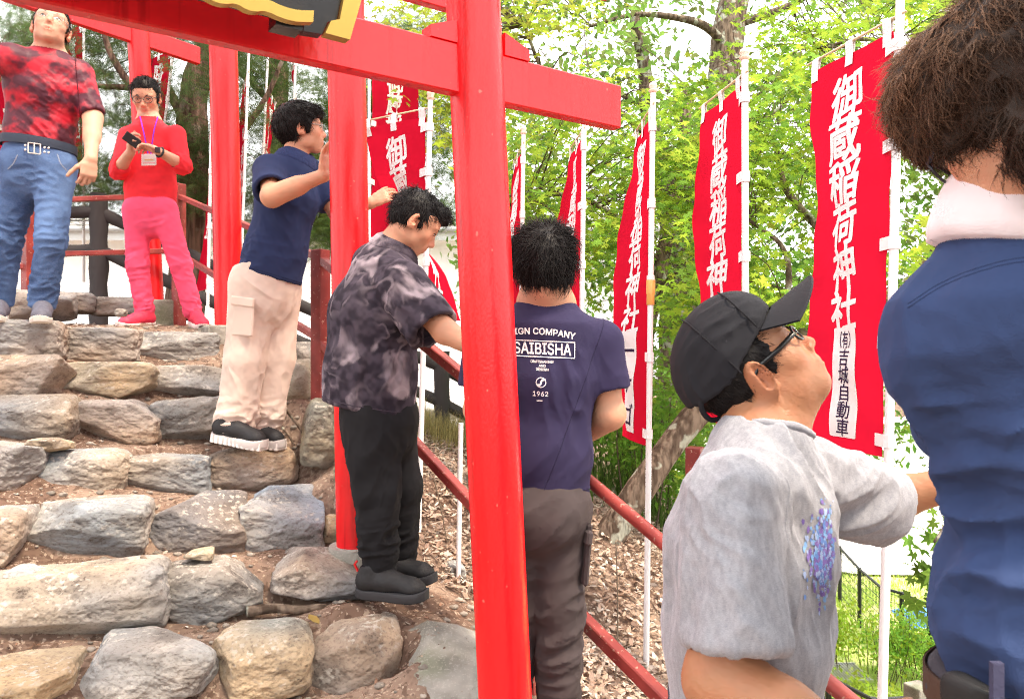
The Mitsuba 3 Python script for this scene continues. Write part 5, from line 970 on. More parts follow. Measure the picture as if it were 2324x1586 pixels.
def shoe(k, heel, toe, L=.275, up=(0, 0, 1), upper=(.02, .02, .02), sole=(.6, .6, .6), sole_h=.030, blocks=False, lace=(.03, .03, .03), w=1.0, accent=None):
    """heel and toe: points on the ground under the ends of the sole"""
    heel, toe = np.asarray(heel, float), np.asarray(toe, float); f = nrm(toe - heel); u = np.asarray(up, float); u = nrm(u - f * u.dot(f)); x = np.cross(f, u); R = np.stack([x, f, u], 1); s = L / .275
    F = Field((-.075, -.03, .0), (.075, .31, .16), .0055); z = sole_h
    F.add(cone((0, .045, z + .030), (0, .12, z + .030), .040, .041), cone((0, .12, z + .030), (0, .215, z + .016), .042, .036), ell((0, .225, z + .010), (.043, .046, .030)), cone((0, .045, z + .03), (0, .060, z + .075), .040, .041), cone((0, .075, z + .062), (0, .15, z + .040), .026, .022), k=.02)
    F.plane((0, 0, z - .002), (0, 0, -1)); F.cut(cone((0, .058, z + .085), (0, .055, z + .14), .033, .04)); m = soften(F.mesh(), 1)
    y = np.linspace(0, .285, 40); hw = .036 + .011 * np.exp(-((y - .20) / .075) ** 2) - .004 * np.exp(-((y - .11) / .04) ** 2); hw = hw * np.sqrt(np.clip(1 - ((y - .1425) / .1426) ** 8, 0, 1))
    lay = []
    for t, o in ((0, .90), (.12, 1.0), (.6, 1.04), (.9, 1.02), (1.0, .94)):
        zz = z * t + .016 * np.clip((y - .21) / .075, 0, 1) ** 2 + (.006 * np.clip((.04 - y) / .04, 0, 1)) * 1.0; lay.append(np.stack([np.r_[hw * o, -hw[::-1] * o] + .004 * np.r_[y, y[::-1]] / .28, np.r_[y, y[::-1]], np.r_[zz, zz[::-1]]], 1))
    lay = np.array(lay); nl, npt = lay.shape[:2]; i, j = np.meshgrid(np.arange(nl - 1), np.arange(npt), indexing='ij'); p, q = i * npt + j, i * npt + (j + 1) % npt
    sf = np.vstack([np.stack([p, q, q + npt], -1).reshape(-1, 3), np.stack([p, q + npt, p + npt], -1).reshape(-1, 3)]); sv = lay.reshape(-1, 3)
    for l in (0, nl - 1):
        b = l * npt; cap = [[b + a, b + a + 1, b + npt - 2 - a] for a in range(39)] + [[b + a, b + npt - 2 - a, b + npt - 1 - a] for a in range(39)]; sf = np.vstack([sf, np.array(cap) if l else np.array(cap)[:, ::-1]])
    pl = lambda mv: heel + (mv * s * A(w, 1, 1)) @ R.T
    sk_ = put('shoe', (pl(m[0]), m[1]), 'rubber', True, k, color=np.asarray(upper) * (.8 + .4 * meshkit.noise(m[0] * 120)[:, None]))
    put('sole', (pl(sv), sf), 'rubber', 40, sk_, color=np.asarray(sole) * (.72 if blocks else 1))
    lc = [tube(spline([(-.022, yy, z + zz - .004), (0, yy + .004, z + zz + .006), (.022, yy, z + zz - .004)], 7), .0028, 5) for yy, zz in ((.10, .078), (.118, .072), (.136, .066), (.154, .060))]
    m2 = cat(*lc); put('laces', (pl(m2[0]), m2[1]), 'rubber', True, sk_, color=lace)
    if blocks:
        for yy in np.linspace(.02, .26, 11):
            hwl = np.interp(yy, y, hw) + .003
            m3 = box(A(0, yy, z * .45), (hwl, .0095, z * .48), None, .003); put('sole_block', (pl(m3[0]), m3[1]), 'rubber', False, sk_, color=np.asarray(sole))
    if accent is not None:
        m3 = tube(np.array([(0, .008, z + .06), (0, -.006, z + .085), (0, .004, z + .098)]), .005, 6); put('pull_tab', (pl(m3[0]), m3[1]), 'rubber', True, sk_, color=accent)
    return sk_
def glasses(k, c, R, s=1.0, col=(.02, .02, .02), thick=.0016, rim=(.024, .019), full=True, temple=.0016, sunglass=False):
    g = lambda x, y, z: np.asarray(c) + R @ (A(x, y, z) * s)
    gk = put('glasses', tube(np.array([g(-.010, .102, .010), g(0, .105, .013), g(.010, .102, .010)]), thick * s, 8), 'gloss', True, k, color=col)
    for q in (-1, 1):
        a = np.linspace(0, 2 * np.pi, 25); loop = np.array([g(q * (.033 + rim[0] * math.cos(t) * (1 - .12 * (math.sin(t) > 0) * 0)), .102 - .014 * ((.033 + rim[0] * math.cos(t)) / .06) ** 2, .003 + rim[1] * math.sin(t)) for t in a])
        put('rim', tube(loop, thick * s, 7), 'gloss', True, gk, color=col)
        v = np.vstack([loop[:-1], loop[:-1].mean(0)]); f = np.array([[i, (i + 1) % 24, 24] for i in range(24)]); put('lens', (v, f), 'lens', False, gk)
        put('temple', tube(spline([g(q * .057, .088, .009), g(q * .074, .045, .010), g(q * .083, -.005, .014), g(q * .085, -.03, -.004)], 10), np.linspace(temple * 1.25, temple, 10) * s, 7), 'gloss', True, gk, color=col)
    return gk
def ring_on(m, c, axis, r, n=40, side=None, lift=.0):
    """points of a ring round an axis, dropped along it onto the cloth"""
    tm = trimesh.Trimesh(m[0], m[1], process=False); w = nrm(axis); u = nrm(np.cross(w, A(.3, .9, .1))); x = np.cross(w, u)
    a = np.linspace(0, 2 * np.pi, n, endpoint=False); O = c + r * (np.cos(a)[:, None] * u + np.sin(a)[:, None] * x) + w * .13
    loc, ri, _ = tm.ray.intersects_location(O, np.tile(-w, (n, 1)), multiple_hits=False); t = np.full(n, np.nan); t[ri] = ((O[ri] - loc) @ w)
    ok = ~np.isnan(t); t = np.interp(np.arange(n), np.nonzero(ok)[0], t[ok], period=n); t = np.convolve(np.r_[t[-3:], t, t[:3]], np.ones(7) / 7, 'valid')
    return O - w * (t - lift)[:, None]
def crew_collar(k, m, c, axis, mat, color=None, r=.066, tr=.0085):
    p = ring_on(m, c, axis, r, lift=.003); put('collar', tube(np.vstack([p, p[:2]]), tr, 8), mat, True, k, color=color)
def fold_collar(k, m, c, axis, mat, color, r0=.078, r1=.108, stand=.030):
    w = nrm(axis); base, b = ring_on(m, c, axis, r0, lift=-.004), ring_on(m, c, axis, r1, lift=.011)
    rad = nrms((base - c) - ((base - c) @ w)[:, None] * w); a = base + w * stand - rad * .010; mid = a * .5 + b * .5 + w * .008 + rad * .004
    rows = np.stack([base - rad * .004, a - rad * .004, a + w * .003, mid, b, b - w * .009], 1); rows = np.vstack([rows, rows[:1]]); g = grid_mesh(rows.reshape(-1, 3), len(rows), 6); put('collar', cat(g, (g[0], g[1][:, ::-1])), mat, True, k, color=color)
def hem(k, m, p, n, mat, color, r=.0022, near=None):
    """a stitched edge: the outline of the cloth on a plane"""
    sec = trimesh.Trimesh(m[0], m[1], process=True).section(plane_origin=p, plane_normal=nrm(n))
    if sec is None: return
    ls = [np.asarray(q) for q in sec.discrete if len(q) > 12]
    if not ls: return
    q = min(ls, key=lambda l: np.linalg.norm(l.mean(0) - near)) if near is not None else max(ls, key=len)
    put('hem', tube(q[::2], r, 5), mat, True, k, color=color)
def bodymesh(F, it=1): return soften(F.mesh(), it)
# ---------------------------------------------------------------- people: the seven men
def bounds(pts, m): p = np.array(pts); return p.min(0) - m, p.max(0) + m
def wear(k, name, F, items, mat, color=None, fine=.0015, seed=0, it=2):
    m = folds(soften(F.mesh(), it), items, fine, seed); wear.m = m; return put(name, m, mat, True, k, color=None if color is None else np.asarray(color)[None] * (.88 + .24 * meshkit.fbm(m[0] * 30, 2, seed + 1))[:, None])
def tubeput(k, name, pts, r, mat, color=None, n=8, cnt=None): return put(name, tube(spline(pts, cnt or 4 * len(pts)), r, n), mat, True, k, color=color)
SK1, SK2, SK3 = A(.60, .335, .225), A(.52, .265, .165), A(.37, .165, .085)
BLK = A(.012, .010, .010)
def neck(F, c, R, s, base, r0=.056, r1=.068):
    F.op(cone(c + R @ A(0, -.022, -.055) * s, base, r0, r1), .02)

# 1 -- the man in the red and black jersey, far left
k = thing('person', 'man in a red and black blotched jersey and blue jeans, looking up', 'person')
d = 4.0; c, R, s = V(116, 66, d), headframe(152, 18, -8), 1.0; U = nrm(A(-.90, -.40, .09))
nb, ch, wa, pe = V(112, 130, d + .02), V(103, 205, d + .02), V(90, 300, d + .03), V(88, 365, d + .03)
Ls, Le, Lw = V(181, 168, d + .08), V(211, 268, d + .04), V(206, 362, d - .12); Rs, Re, Rw = V(26, 135, d - .1), V(-85, 128, d - .18), V(-110, 10, d - .33)
F = Field(*bounds([c + A(0, 0, .12), Lw + A(0, 0, -.2), Rw, Re, ch + A(0, .1, -.1), ch - A(0, .2, 0)], .13), .0055)
head(F, c, R, s); neck(F, c, R, s, nb, .058, .070); F.add(cone(Rs, Ls, .058), cone(nb, ch, .09, .12, U, .7), k=.04)
F.add(*chain([Ls, Le, Lw], [.051, .043, .028]), k=.02); F.add(cone(Le, (Le + Lw) / 2, .043, .040), k=.02); F.add(*chain([Rs, Re, Rw], [.056, .046, .030]), k=.02)
hand(F, Lw, A(-.06, -.10, -1), A(-.6, .55, 0), A(-.6, -.9, 0), (28, 40, 30), 4, 1.02); hand(F, Rw, A(-.2, -.2, 1), A(0, 1, 0), A(-1, 0, 0), (10, 15, 10), 6)
m = bodymesh(F); put('body', m, 'skin', True, k, color=skin_color(m, c, R, s, SK1, .10, 1))
face_parts(k, c, R, s, look=(.002, 0, .003)); glasses(k, c, R, s, (.45, .42, .40), .0011); hair(k, c, R, s, LINE, n=1600, L=.03, seed=1)
F = Field(*bounds([nb, pe, Ls, Le, Rs, Re, ch + A(0, .15, 0), ch - A(0, .16, 0)], .12), .0075)
F.add(*chain([pe + A(0, 0, .04), wa, ch, ch * .35 + nb * .65], [.158, .152, .178, .128], U, [.66, .64, .66, .62]), k=.05); F.add(cone(Rs, Ls, .062), cone(nb - A(0, 0, .01), nb - A(0, 0, .05), .075, .10), k=.06)
F.op(cutcone(Ls, Ls + (Le - Ls) * .93, .064, .060), .03); F.op(cutcone(Rs, Re, .076, .062), .03)
e = Ls + (Le - Ls) * .93; w = nrm(Le - Ls); F.cut(cone(e - w * .03, e + w * .05, .048, .049)); F.cut(cone(nb + A(0, 0, .0), nb + A(0, -.02, .10), .064, .072)); F.plane(V(88, 336, d), A(.0, 0, -1))
wear(k, 'jersey', F, [(V(120, 220, 3.85), .16, A(.75, 0, -.66), 26, .011), (V(90, 300, 3.85), .15, A(.7, 0, -.7), 30, .010), (V(180, 190, d), .09, A(.5, 0, .8), 30, .006), (e, .06, A(1, 0, .1), 60, .007)], 'camo_jersey', seed=1)
hem(k, wear.m, Ls * .9 + nb * .1, nrm(Ls - nb) + A(0, 0, .5), 'cloth', A(.06, .012, .02), .0022, near=Ls)
crew_collar(k, wear.m, nb, A(.05, -.12, 1), 'cloth', A(.55, .015, .03), .067)
hipL, hipR = V(122, 395, d), V(52, 392, d); kL, aL = V(116, 545, d - .04), V(95, 695, d + .02); kR, aR = V(16, 540, d + .02), V(2, 690, d + .12)
F = Field(*bounds([pe + A(0, .18, .08), pe - A(0, .18, 0), hipL, hipR, kL, aL, kR, aR], .13), .0075)
F.add(*chain([V(88, 335, d + .03), V(88, 372, d + .03), V(88, 405, d + .03)], [.152, .168, .162], U, [.68, .70, .72]), k=.04)
for h_, kn, an in ((hipL, kL, aL), (hipR, kR, aR)):
    F.add(cone(h_ + A(0, .02, .02), kn, .090, .066), k=.03); F.op(cutcone(kn, an, .066, .060), .02)
F.plane(V(88, 322, d), A(0, 0, 1)); wear(k, 'jeans', F, [(V(68, 430, 3.9), .12, A(1, 0, .25), 26, .009), (kL, .12, A(1, 0, .3), 30, .010), (aL + A(0, 0, .08), .12, A(1, .2, .15), 34, .013), (hipL, .12, A(.8, 0, -.5), 22, .006), (kR, .2, A(1, 0, -.3), 30, .010)], 'denim', seed=2)
bl = [V(88, 326, d + .03) + U * .17 * math.cos(t) + np.cross(U, A(0, 0, 1)) * .122 * math.sin(t) + A(0, 0, -.012) for t in np.linspace(0, 2 * np.pi, 41)]
v = np.vstack([[p + A(0, 0, z) + (p - V(88, 326, d + .03)) * A(1, 1, 0) * g for z, g in ((-.022, 0), (-.022, .03), (.022, .03), (.022, 0))] for p in bl]); f = []
for i in range(40):
    for j in range(4): a, b = i * 4 + j, i * 4 + (j + 1) % 4; f += [[a, b, b + 4], [a, b + 4, a + 4]]
bk = put('belt', (v, np.array(f)), 'rubber', 30, k, color=A(.022, .034, .06))
fr = min(bl, key=lambda p: p[1]); o = V(78, 338, fr[1] - .008)
put('buckle', cat(*[tube(np.array([o + A(x0, 0, z0), o + A(x1, 0, z1)]), .0035, 6) for x0, z0, x1, z1 in ((-.03, -.02, .03, -.027), (-.03, .03, .03, .023), (-.03, -.02, -.03, .03), (.03, -.027, .03, .023), (0, -.022, 0, .026))]), 'metal', True, bk, color=A(.75, .70, .62))
for dx in (-.045, .05, .07): 
    for dz in (.012, -.010): v, f_ = ICO2; put('eyelet', (v * A(.006, .003, .006) + o + A(dx, .0, dz - dx * .12), f_), 'metal', True, bk, color=A(.75, .72, .66))
tubeput(k, 'stitching', [V(130, 350, 3.86), V(138, 372, 3.87), V(152, 388, 3.90)], .0022, 'cloth', A(.35, .38, .45)); tubeput(k, 'stitching', [V(40, 352, 3.86), V(30, 372, 3.87), V(18, 384, 3.90)], .0022, 'cloth', A(.35, .38, .45))
shoe(k, V(100, 728, 4.08), V(92, 737, 3.82), .28, upper=(.10, .10, .13), sole=(.62, .58, .52), lace=(.35, .34, .34)); shoe(k, V(4, 728, 4.16), V(-12, 733, 3.92), .28, upper=(.10, .10, .13), sole=(.62, .58, .52))

# 2 -- the man in red with the phone
k = thing('person', 'man in red long-sleeved top and pinkish red trousers, typing on a phone', 'person')
d = 5.25; c, R, s = V(331, 222, d), headframe(168, -26, 2), 1.02; U = nrm(A(-1, -.18, 0))
nb, ch, wa, pe = V(338, 277, d + .02), V(344, 345, d + .02), V(342, 425, d + .02), V(342, 478, d + .02)
Rs, Re, Rw = V(290, 309, d), V(268, 388, d - .10), V(297, 344, d - .28); Ls, Le, Lw = V(401, 305, d), V(415, 376, d - .10), V(364, 346, d - .26)
F = Field(*bounds([c + A(0, 0, .12), Rw - A(0, .15, 0), Lw, Le - A(0, 0, .1), Re, ch + A(0, .1, 0)], .12), .0055)
head(F, c, R, s, jaw=.96); neck(F, c, R, s, nb); F.add(cone(Rs, Ls, .05), cone(nb, ch, .08, .11, U, .7), k=.04); F.add(*chain([Rs, Re, Rw], [.05, .044, .028]), *chain([Ls, Le, Lw], [.05, .044, .028]), k=.02)
hand(F, Rw, A(.10, -.35, .42), A(.85, .25, .3), A(.1, -.5, .8), (35, 45, 35), 3, .98, 50); hand(F, Lw, A(-.75, -.22, .30), A(-.1, -.35, -.9), A(-.3, -.6, .75), (22, 35, 30), 4, .98, 40)
m = bodymesh(F); put('body', m, 'skin', True, k, color=skin_color(m, c, R, s, SK1 * 1.02, .12, 2))
face_parts(k, c, R, s, squint=.55); glasses(k, c, R, s, (.02, .02, .03), .0019, (.025, .0215)); hair(k, c, R, s, LINE, rad=(.084, .106, .104), n=1800, L=.038, lift=.018, messy=.5, seed=2, whorl=(0, -.07, .10))
RED2 = A(.80, .040, .055)
F = Field(*bounds([nb, pe, Rs, Re, Rw, Ls, Le, Lw, ch + A(0, .16, 0), ch - A(0, .16, 0)], .12), .0075)
F.add(*chain([pe - A(0, 0, .0), wa, ch, ch * .35 + nb * .65], [.166, .155, .160, .118], U, [.64, .64, .66, .62]), k=.05); F.add(cone(Rs, Ls, .048), cone(nb - A(0, 0, .01), nb - A(0, 0, .05), .075, .10), k=.06)
for S_, E_, W_ in ((Rs, Re, Rw), (Ls, Le, Lw)):
    F.add(cone(S_, E_, .056, .051), k=.03); e = E_ + (W_ - E_) * .34; F.op(cutcone(E_, e, .052, .052), .02); w = nrm(W_ - E_); F.cut(cone(e - w * .03, e + w * .05, .041, .042))
F.cut(cone(nb + A(0, 0, -.002), nb + A(0, -.02, .10), .062, .07)); F.plane(V(342, 457, d), A(0, 0, -1))
wear(k, 'top', F, [(V(343, 430, 5.05), .14, A(1, 0, .2), 24, .006), (Re, .11, A(.4, 0, .9), 30, .010), (Le, .11, A(-.5, 0, .9), 30, .010), (V(343, 350, 5.1), .16, A(.5, 0, .8), 18, .005)], 'cloth', RED2, seed=3)
crew_collar(k, wear.m, nb, A(0, -.15, 1), 'cloth', RED2 * .9, .065)
hipR, kR, aR = V(312, 485, d), V(312, 600, d - .02), V(330, 712, d + .0); hipL, kL, aL = V(372, 485, d), V(410, 600, d), V(440, 716, d + .0)
F = Field(*bounds([pe + A(0, .16, .1), pe - A(0, .16, 0), hipR, kR, aR, hipL, kL, aL], .12), .0075)
F.add(*chain([V(342, 455, d + .02), V(342, 480, d + .02), V(342, 505, d + .02)], [.150, .164, .158], U, [.68, .70, .70]), k=.04)
for h_, kn, an in ((hipR, kR, aR), (hipL, kL, aL)): F.add(cone(h_ + A(0, 0, .02), kn, .086, .066), k=.03); F.op(cutcone(kn, an, .066, .056), .02)
wear(k, 'trousers', F, [(V(345, 508, 5.1), .12, A(1, 0, .3), 24, .009), (kR, .13, A(1, 0, .25), 28, .010), (kL, .13, A(1, 0, -.25), 28, .010), (aR + A(0, 0, .06), .10, A(1, 0, .2), 34, .011), (aL + A(0, 0, .06), .10, A(1, 0, -.2), 34, .011)], 'cloth', A(.82, .095, .19), seed=4)
shoe(k, V(352, 742, 5.3), V(292, 745, 5.12), .275, upper=(.72, .04, .09), sole=(.72, .62, .58), lace=(.6, .02, .06)); shoe(k, V(436, 738, 5.3), V(468, 752, 5.05), .275, upper=(.72, .04, .09), sole=(.72, .62, .58), lace=(.6, .02, .06))
wt = V(363, 346, 4.98); w = nrm(Lw - Le); tubeput(k, 'watch', [wt + (np.cross(w, A(0, 0, 1)) * math.cos(t) + nrm(np.cross(w, np.cross(w, A(0, 0, 1)))) * math.sin(t)) * .031 for t in np.linspace(0, 6.283, 17)], .006, 'rubber', A(.02, .02, .025), 8); put('watch_face', box(wt + A(0, -.034, .006), (.016, .005, .018), rotz(.2), .003), 'gloss', False, k, color=A(.03, .025, .03))
for a_, x0, x1 in ((0, 318, 336), (1, 358, 342)): tubeput(k, 'lanyard', [V(x0, 266, 5.17), V((x0 + x1) / 2 - 1, 300, 5.09), V(x1, 350, 5.075)], .0045, 'cloth', A(.30, .05, .62), 6)
bk = put('name_badge', box(V(338, 363, 5.065), (.050, .003, .037), rotz(-.1), .001), 'gloss', False, k, color=A(.80, .80, .80)); put('printed_line', box(V(338, 363, 5.0605), (.030, .001, .004), rotz(-.1)), 'gloss', False, bk, color=A(.75, .55, .30)); put('printed_line', box(V(338, 370, 5.0605), (.040, .001, .003), rotz(-.1)), 'gloss', False, bk, color=A(.8, .45, .5))
pm = rotz(-.35) @ rotx(-.9); put_k = put('phone', box(V(299, 318, 4.90), (.030, .004, .050), rotz(.1) @ roty(-.95) @ rotx(.5), .003), 'gloss', False, color=A(.02, .02, .024)); tag(put_k, 'dark phone held in both hands by the man in the red top', 'phone')

# 3 -- the man in the polo shirt leaning on the pillar
k = thing('person', 'man in a dark navy polo shirt and beige cargo trousers, leaning round a red pillar', 'person')
d = 3.93; c, R, s = V(684, 296, d), headframe(69, 9, 2), 1.04; U = nrm(A(.42, -.9, 0))
nb, ch, wa, pe = V(664, 372, d), V(652, 450, d), V(626, 570, d), V(606, 640, d)
Rs, Re, Rw = V(612, 388, 3.80), V(617, 446, 3.57), V(735, 398, 3.54); Ls, Le, Lw = V(702, 394, 4.06), V(765, 482, 4.02), V(842, 461, 3.9)
F = Field(*bounds([c + A(0, 0, .12), Rw, Re, Lw, Le, V(896, 420, 3.9), V(738, 310, 3.5)], .11), .0055)
head(F, c, R, s); neck(F, c, R, s, nb, .056, .07); F.add(cone(Rs, Ls, .055), cone(nb, ch, .08, .11, U, .7), k=.04)
F.add(*chain([Rs, Re, Rw], [.052, .046, .029]), *chain([Ls, Le, Lw], [.052, .045, .028]), cone(Re, (Re + Rw) / 2, .046, .043), k=.02)
hand(F, Rw, A(.08, -.02, 1), A(.9, -.35, 0), A(.55, .8, 0), (8, 14, 12), 4, 1.0, 30); hand(F, Lw, A(.85, .05, .42), A(.2, .9, -.3), A(-.3, .1, .9), (18, 26, 20), 5, 1.0, 35)
m = bodymesh(F); put('body', m, 'skin', True, k, color=skin_color(m, c, R, s, SK2 * 1.08, .12, 3))
face_parts(k, c, R, s); glasses(k, c, R, s, (.35, .33, .33), .0013)
hair(k, c, R, s, [(-.16, -.088), (-.06, -.084), (-.036, -.05), (-.030, -.004), (.004, .004), (.012, -.030), (.030, -.026), (.036, .004), (.055, .034), (.085, .046), (.16, .05)], rad=(.092, .114, .108), n=2600, L=.055, lift=.012, thick=.0012, seed=3, whorl=(.01, -.06, .11), extra=[ell((0, .05, .075), (.07, .055, .045))], messy=.25)
NAV = A(.022, .032, .085)
F = Field(*bounds([nb, pe, Rs, Re, Ls, Le, ch + A(0, .24, 0), ch - A(0, .26, 0), V(533, 606, d)], .13), .0072)
F.add(*chain([V(610, 640, d), wa, ch, ch * .35 + nb * .65], [.198, .186, .192, .135], U, [.80, .76, .74, .68]), k=.05); F.add(cone(Rs, Ls, .070), cone(nb - A(0, 0, .01), nb - A(0, 0, .05), .078, .10), k=.06)
e = Rs + (Re - Rs) * .80; F.op(cutcone(Rs, e + (Re - Rs) * .0, .076, .082), .03); w = nrm(Re - Rs); F.cut(cone(e - w * .04, e + w * .06, .063, .067)); F.op(cutcone(Ls, Ls + (Le - Ls) * .8, .076, .075), .03)
F.cut(cone(nb + A(.0, 0, .0), nb + A(.03, 0, .10), .064, .074)); F.plane(V(615, 629, d), A(-.29, 0, -1))
wear(k, 'polo_shirt', F, [(V(640, 540, 3.75), .17, A(.55, 0, -.85), 20, .010), (V(580, 590, 3.8), .13, A(1, 0, -.1), 24, .010), (V(610, 430, 3.7), .08, A(.8, 0, -.5), 30, .008), (V(715, 480, 3.8), .12, A(.3, 0, 1), 22, .010)], 'cloth', NAV, seed=5)
th = lambda g: cat(g, (g[0] + A(.004, .006, .003), g[1][:, ::-1]))
e = V(623, 424, 3.66); hem(k, wear.m, V(615, 622, d), A(-.29, 0, -1), 'cloth', NAV * .7); hem(k, wear.m, e - w * .022, w, 'cloth', NAV * .7, near=e)
fold_collar(k, wear.m, nb + A(.008, 0, 0), A(.28, 0, 1), 'cloth', NAV * 1.25)
hR, kR, aR = V(572, 660, 3.86), V(556, 815, 3.84), V(530, 988, 3.84); hL, kL, aL = V(634, 660, 4.0), V(626, 815, 3.98), V(597, 986, 3.98)
BEI = A(.64, .52, .44)
F = Field(*bounds([pe + A(0, .2, .12), pe - A(0, .2, 0), hR, kR, aR, hL, kL, aL], .14), .0072)
F.add(*chain([V(606, 600, d), V(602, 640, d), V(600, 680, d)], [.172, .182, .178], U, [.84, .86, .84]), k=.04)
for h_, kn, an, a1 in ((hR, kR, aR, .084), (hL, kL, aL, .074)): F.add(cone(h_ + A(0, 0, .02), kn, .108, .092), k=.04); F.op(cutcone(kn, an, .092, a1), .02); F.add(cone(kn * .3 + an * .7, an + A(0, 0, .07), .090, a1 + .006), k=.03)
F.plane(V(602, 598, d), A(-.15, 0, 1)); F.cut(cone(aR + A(0, 0, .015), aR - A(0, 0, .05), .066), cone(aL + A(0, 0, .015), aL - A(0, 0, .05), .058))
wear(k, 'cargo_trousers', F, [(V(560, 860, 3.75), .2, A(.28, 0, -1), 17, .013), (V(535, 955, 3.8), .09, A(1, 0, .12), 32, .016), (V(600, 955, 3.9), .09, A(1, 0, .1), 32, .016), (V(620, 740, 3.9), .17, A(.15, 0, 1), 17, .013), (V(590, 660, 3.75), .10, A(.7, 0, -.7), 20, .007)], 'cloth', BEI, seed=6)
pa = V(552, 722, 3.735); pkt = put('cargo_pocket', box(pa, (.060, .006, .085), rotz(-.35) @ roty(.06), .006), 'cloth', False, k, color=BEI); put('flap', box(pa + A(.0, -.008, .078), (.066, .007, .022), rotz(-.35) @ roty(.13), .005), 'cloth', False, pkt, color=BEI * 1.05)
pass
shoe(k, V(480, 1000, 3.80), V(598, 1022, 3.74), .285, upper=(.016, .016, .018), sole=(.80, .74, .70), sole_h=.040, blocks=True); shoe(k, V(536, 1002, 3.98), V(640, 1021, 3.88), .285, upper=(.016, .016, .018), sole=(.80, .74, .70), sole_h=.040, blocks=True)

# 4 -- the man in the tie-dyed shirt
k = thing('person', 'man in a dark tie-dyed short-sleeved shirt and black trousers, head bent down', 'person')
d = 3.13; c, R, s = V(941, 508, d), headframe(72, -34, 4), 1.0; U = nrm(A(.60, -.80, 0))
nb, ch, wa, pe = V(884, 572, 3.15), V(850, 710, 3.15), V(842, 850, 3.15), V(855, 930, 3.15)
Rs, Re, Rw = V(918, 650, 2.97), V(1010, 752, 2.86), V(1110, 805, 2.74); Ls, Le = V(850, 602, 3.30), V(905, 760, 3.42)
F = Field(*bounds([c + A(0, 0, .12), Re, Rw, Ls, ch - A(0, .1, 0), V(1000, 580, 3.2)], .12), .0052)
head(F, c, R, s); neck(F, c, R, s, nb + A(.01, 0, 0), .058, .072); F.add(cone(Rs, Ls, .055), cone(nb, ch, .09, .11, U, .7), k=.04); F.add(*chain([Rs, Re, Rw], [.052, .045, .029]), k=.02)
hand(F, Rw, A(.8, -.3, -.2), A(.1, .3, -1), A(-.2, 1, 0), (25, 30, 25), 4)
m = bodymesh(F); put('body', m, 'skin', True, k, color=skin_color(m, c, R, s, SK2 * 1.05, .10, 4))
face_parts(k, c, R, s, squint=.6)
hair(k, c, R, s, [(-.16, -.080), (-.07, -.082), (-.05, -.066), (-.034, -.035), (-.030, .004), (.004, .012), (.010, -.026), (.028, -.026), (.032, .006), (.050, .036), (.078, .052), (.16, .056)], rad=(.082, .106, .104), n=2600, L=.032, lift=.020, messy=.7, thick=.0011, seed=4, whorl=(.01, -.05, .12), color=(.011, .010, .011), extra=[ell((0, .055, .085), (.06, .055, .04))])
F = Field(*bounds([nb, pe, Rs, Re, Ls, Le, ch + A(-.05, .27, 0), ch - A(0, .22, 0), V(720, 905, d)], .12), .0070)
F.add(*chain([V(836, 945, 3.15), V(838, 850, 3.15), ch, ch * .35 + nb * .65], [.205, .196, .200, .15], U, [.90, .84, .80, .70]), k=.06); F.add(cone(Rs, Ls, .078), cone(nb - A(.01, 0, .02), nb - A(.02, 0, .07), .08, .11), k=.07)
e = V(985, 748, 2.88); w = nrm(e - Rs); F.op(cutcone(Rs, e, .090, .097), .04); F.cut(cone(e - w * .04, e + w * .06, .078, .082)); F.op(cutcone(Ls, Le, .09, .095), .04)
F.cut(cone(nb + A(.02, 0, .01), nb + A(.06, 0, .10), .066, .075)); F.plane(V(832, 925, d), A(-.17, 0, -1))
F.cut(cone(V(836, 960, 3.15), V(838, 890, 3.15), .185, .16, U, .88))
wear(k, 'tie_dyed_shirt', F, [(V(800, 780, 2.95), .22, A(.1, 0, 1), 15, .013), (V(890, 830, 2.95), .2, A(.15, 0, 1), 17, .013), (V(940, 700, 2.9), .11, A(.8, 0, -.6), 22, .010), (V(880, 610, 3.0), .1, A(.6, 0, -.5), 22, .007)], 'tie_dye', seed=7)
hem(k, wear.m, V(832, 915, d), A(-.17, 0, -1), 'cloth', A(.05, .04, .055)); hem(k, wear.m, e - w * .02, w, 'cloth', A(.05, .04, .055), near=e)
fold_collar(k, wear.m, nb + A(.02, 0, 0), A(.42, 0, 1), 'tie_dye', None)
hR, kR, aR = V(842, 950, 3.06), V(850, 1115, 3.02), V(862, 1306, 3.05); hL, kL, aL = V(882, 950, 3.24), V(912, 1105, 3.2), V(912, 1288, 3.24)
BLK2 = A(.014, .014, .016)
F = Field(*bounds([pe + A(0, .2, .12), pe - A(0, .2, 0), hR, kR, aR, hL, kL, aL], .13), .0068)
F.add(*chain([V(850, 900, 3.15), V(856, 950, 3.15), V(858, 985, 3.15)], [.17, .175, .165], U, [.84, .86, .84]), k=.04)
for h_, kn, an in ((hR, kR, aR), (hL, kL, aL)): F.add(cone(h_ + A(0, 0, .02), kn, .106, .078), k=.04); F.op(cutcone(kn, an, .078, .058), .02)
wear(k, 'trousers', F, [(V(870, 1090, 3.0), .2, A(.3, 0, 1), 13, .020), (V(860, 1230, 3.0), .12, A(1, 0, .3), 22, .018), (V(910, 1230, 3.15), .12, A(1, 0, .3), 26, .010), (V(890, 1000, 3.0), .12, A(.6, 0, -.8), 18, .008)], 'cloth', BLK2, seed=8)
shoe(k, V(808, 1354, 3.04), V(972, 1366, 2.98), .285, upper=(.014, .014, .016), sole=(.030, .030, .034), sole_h=.036, accent=(.6, .02, .02)); shoe(k, V(845, 1322, 3.24), V(966, 1326, 3.16), .285, upper=(.014, .014, .016), sole=(.030, .030, .034), sole_h=.036, accent=(.6, .02, .02))

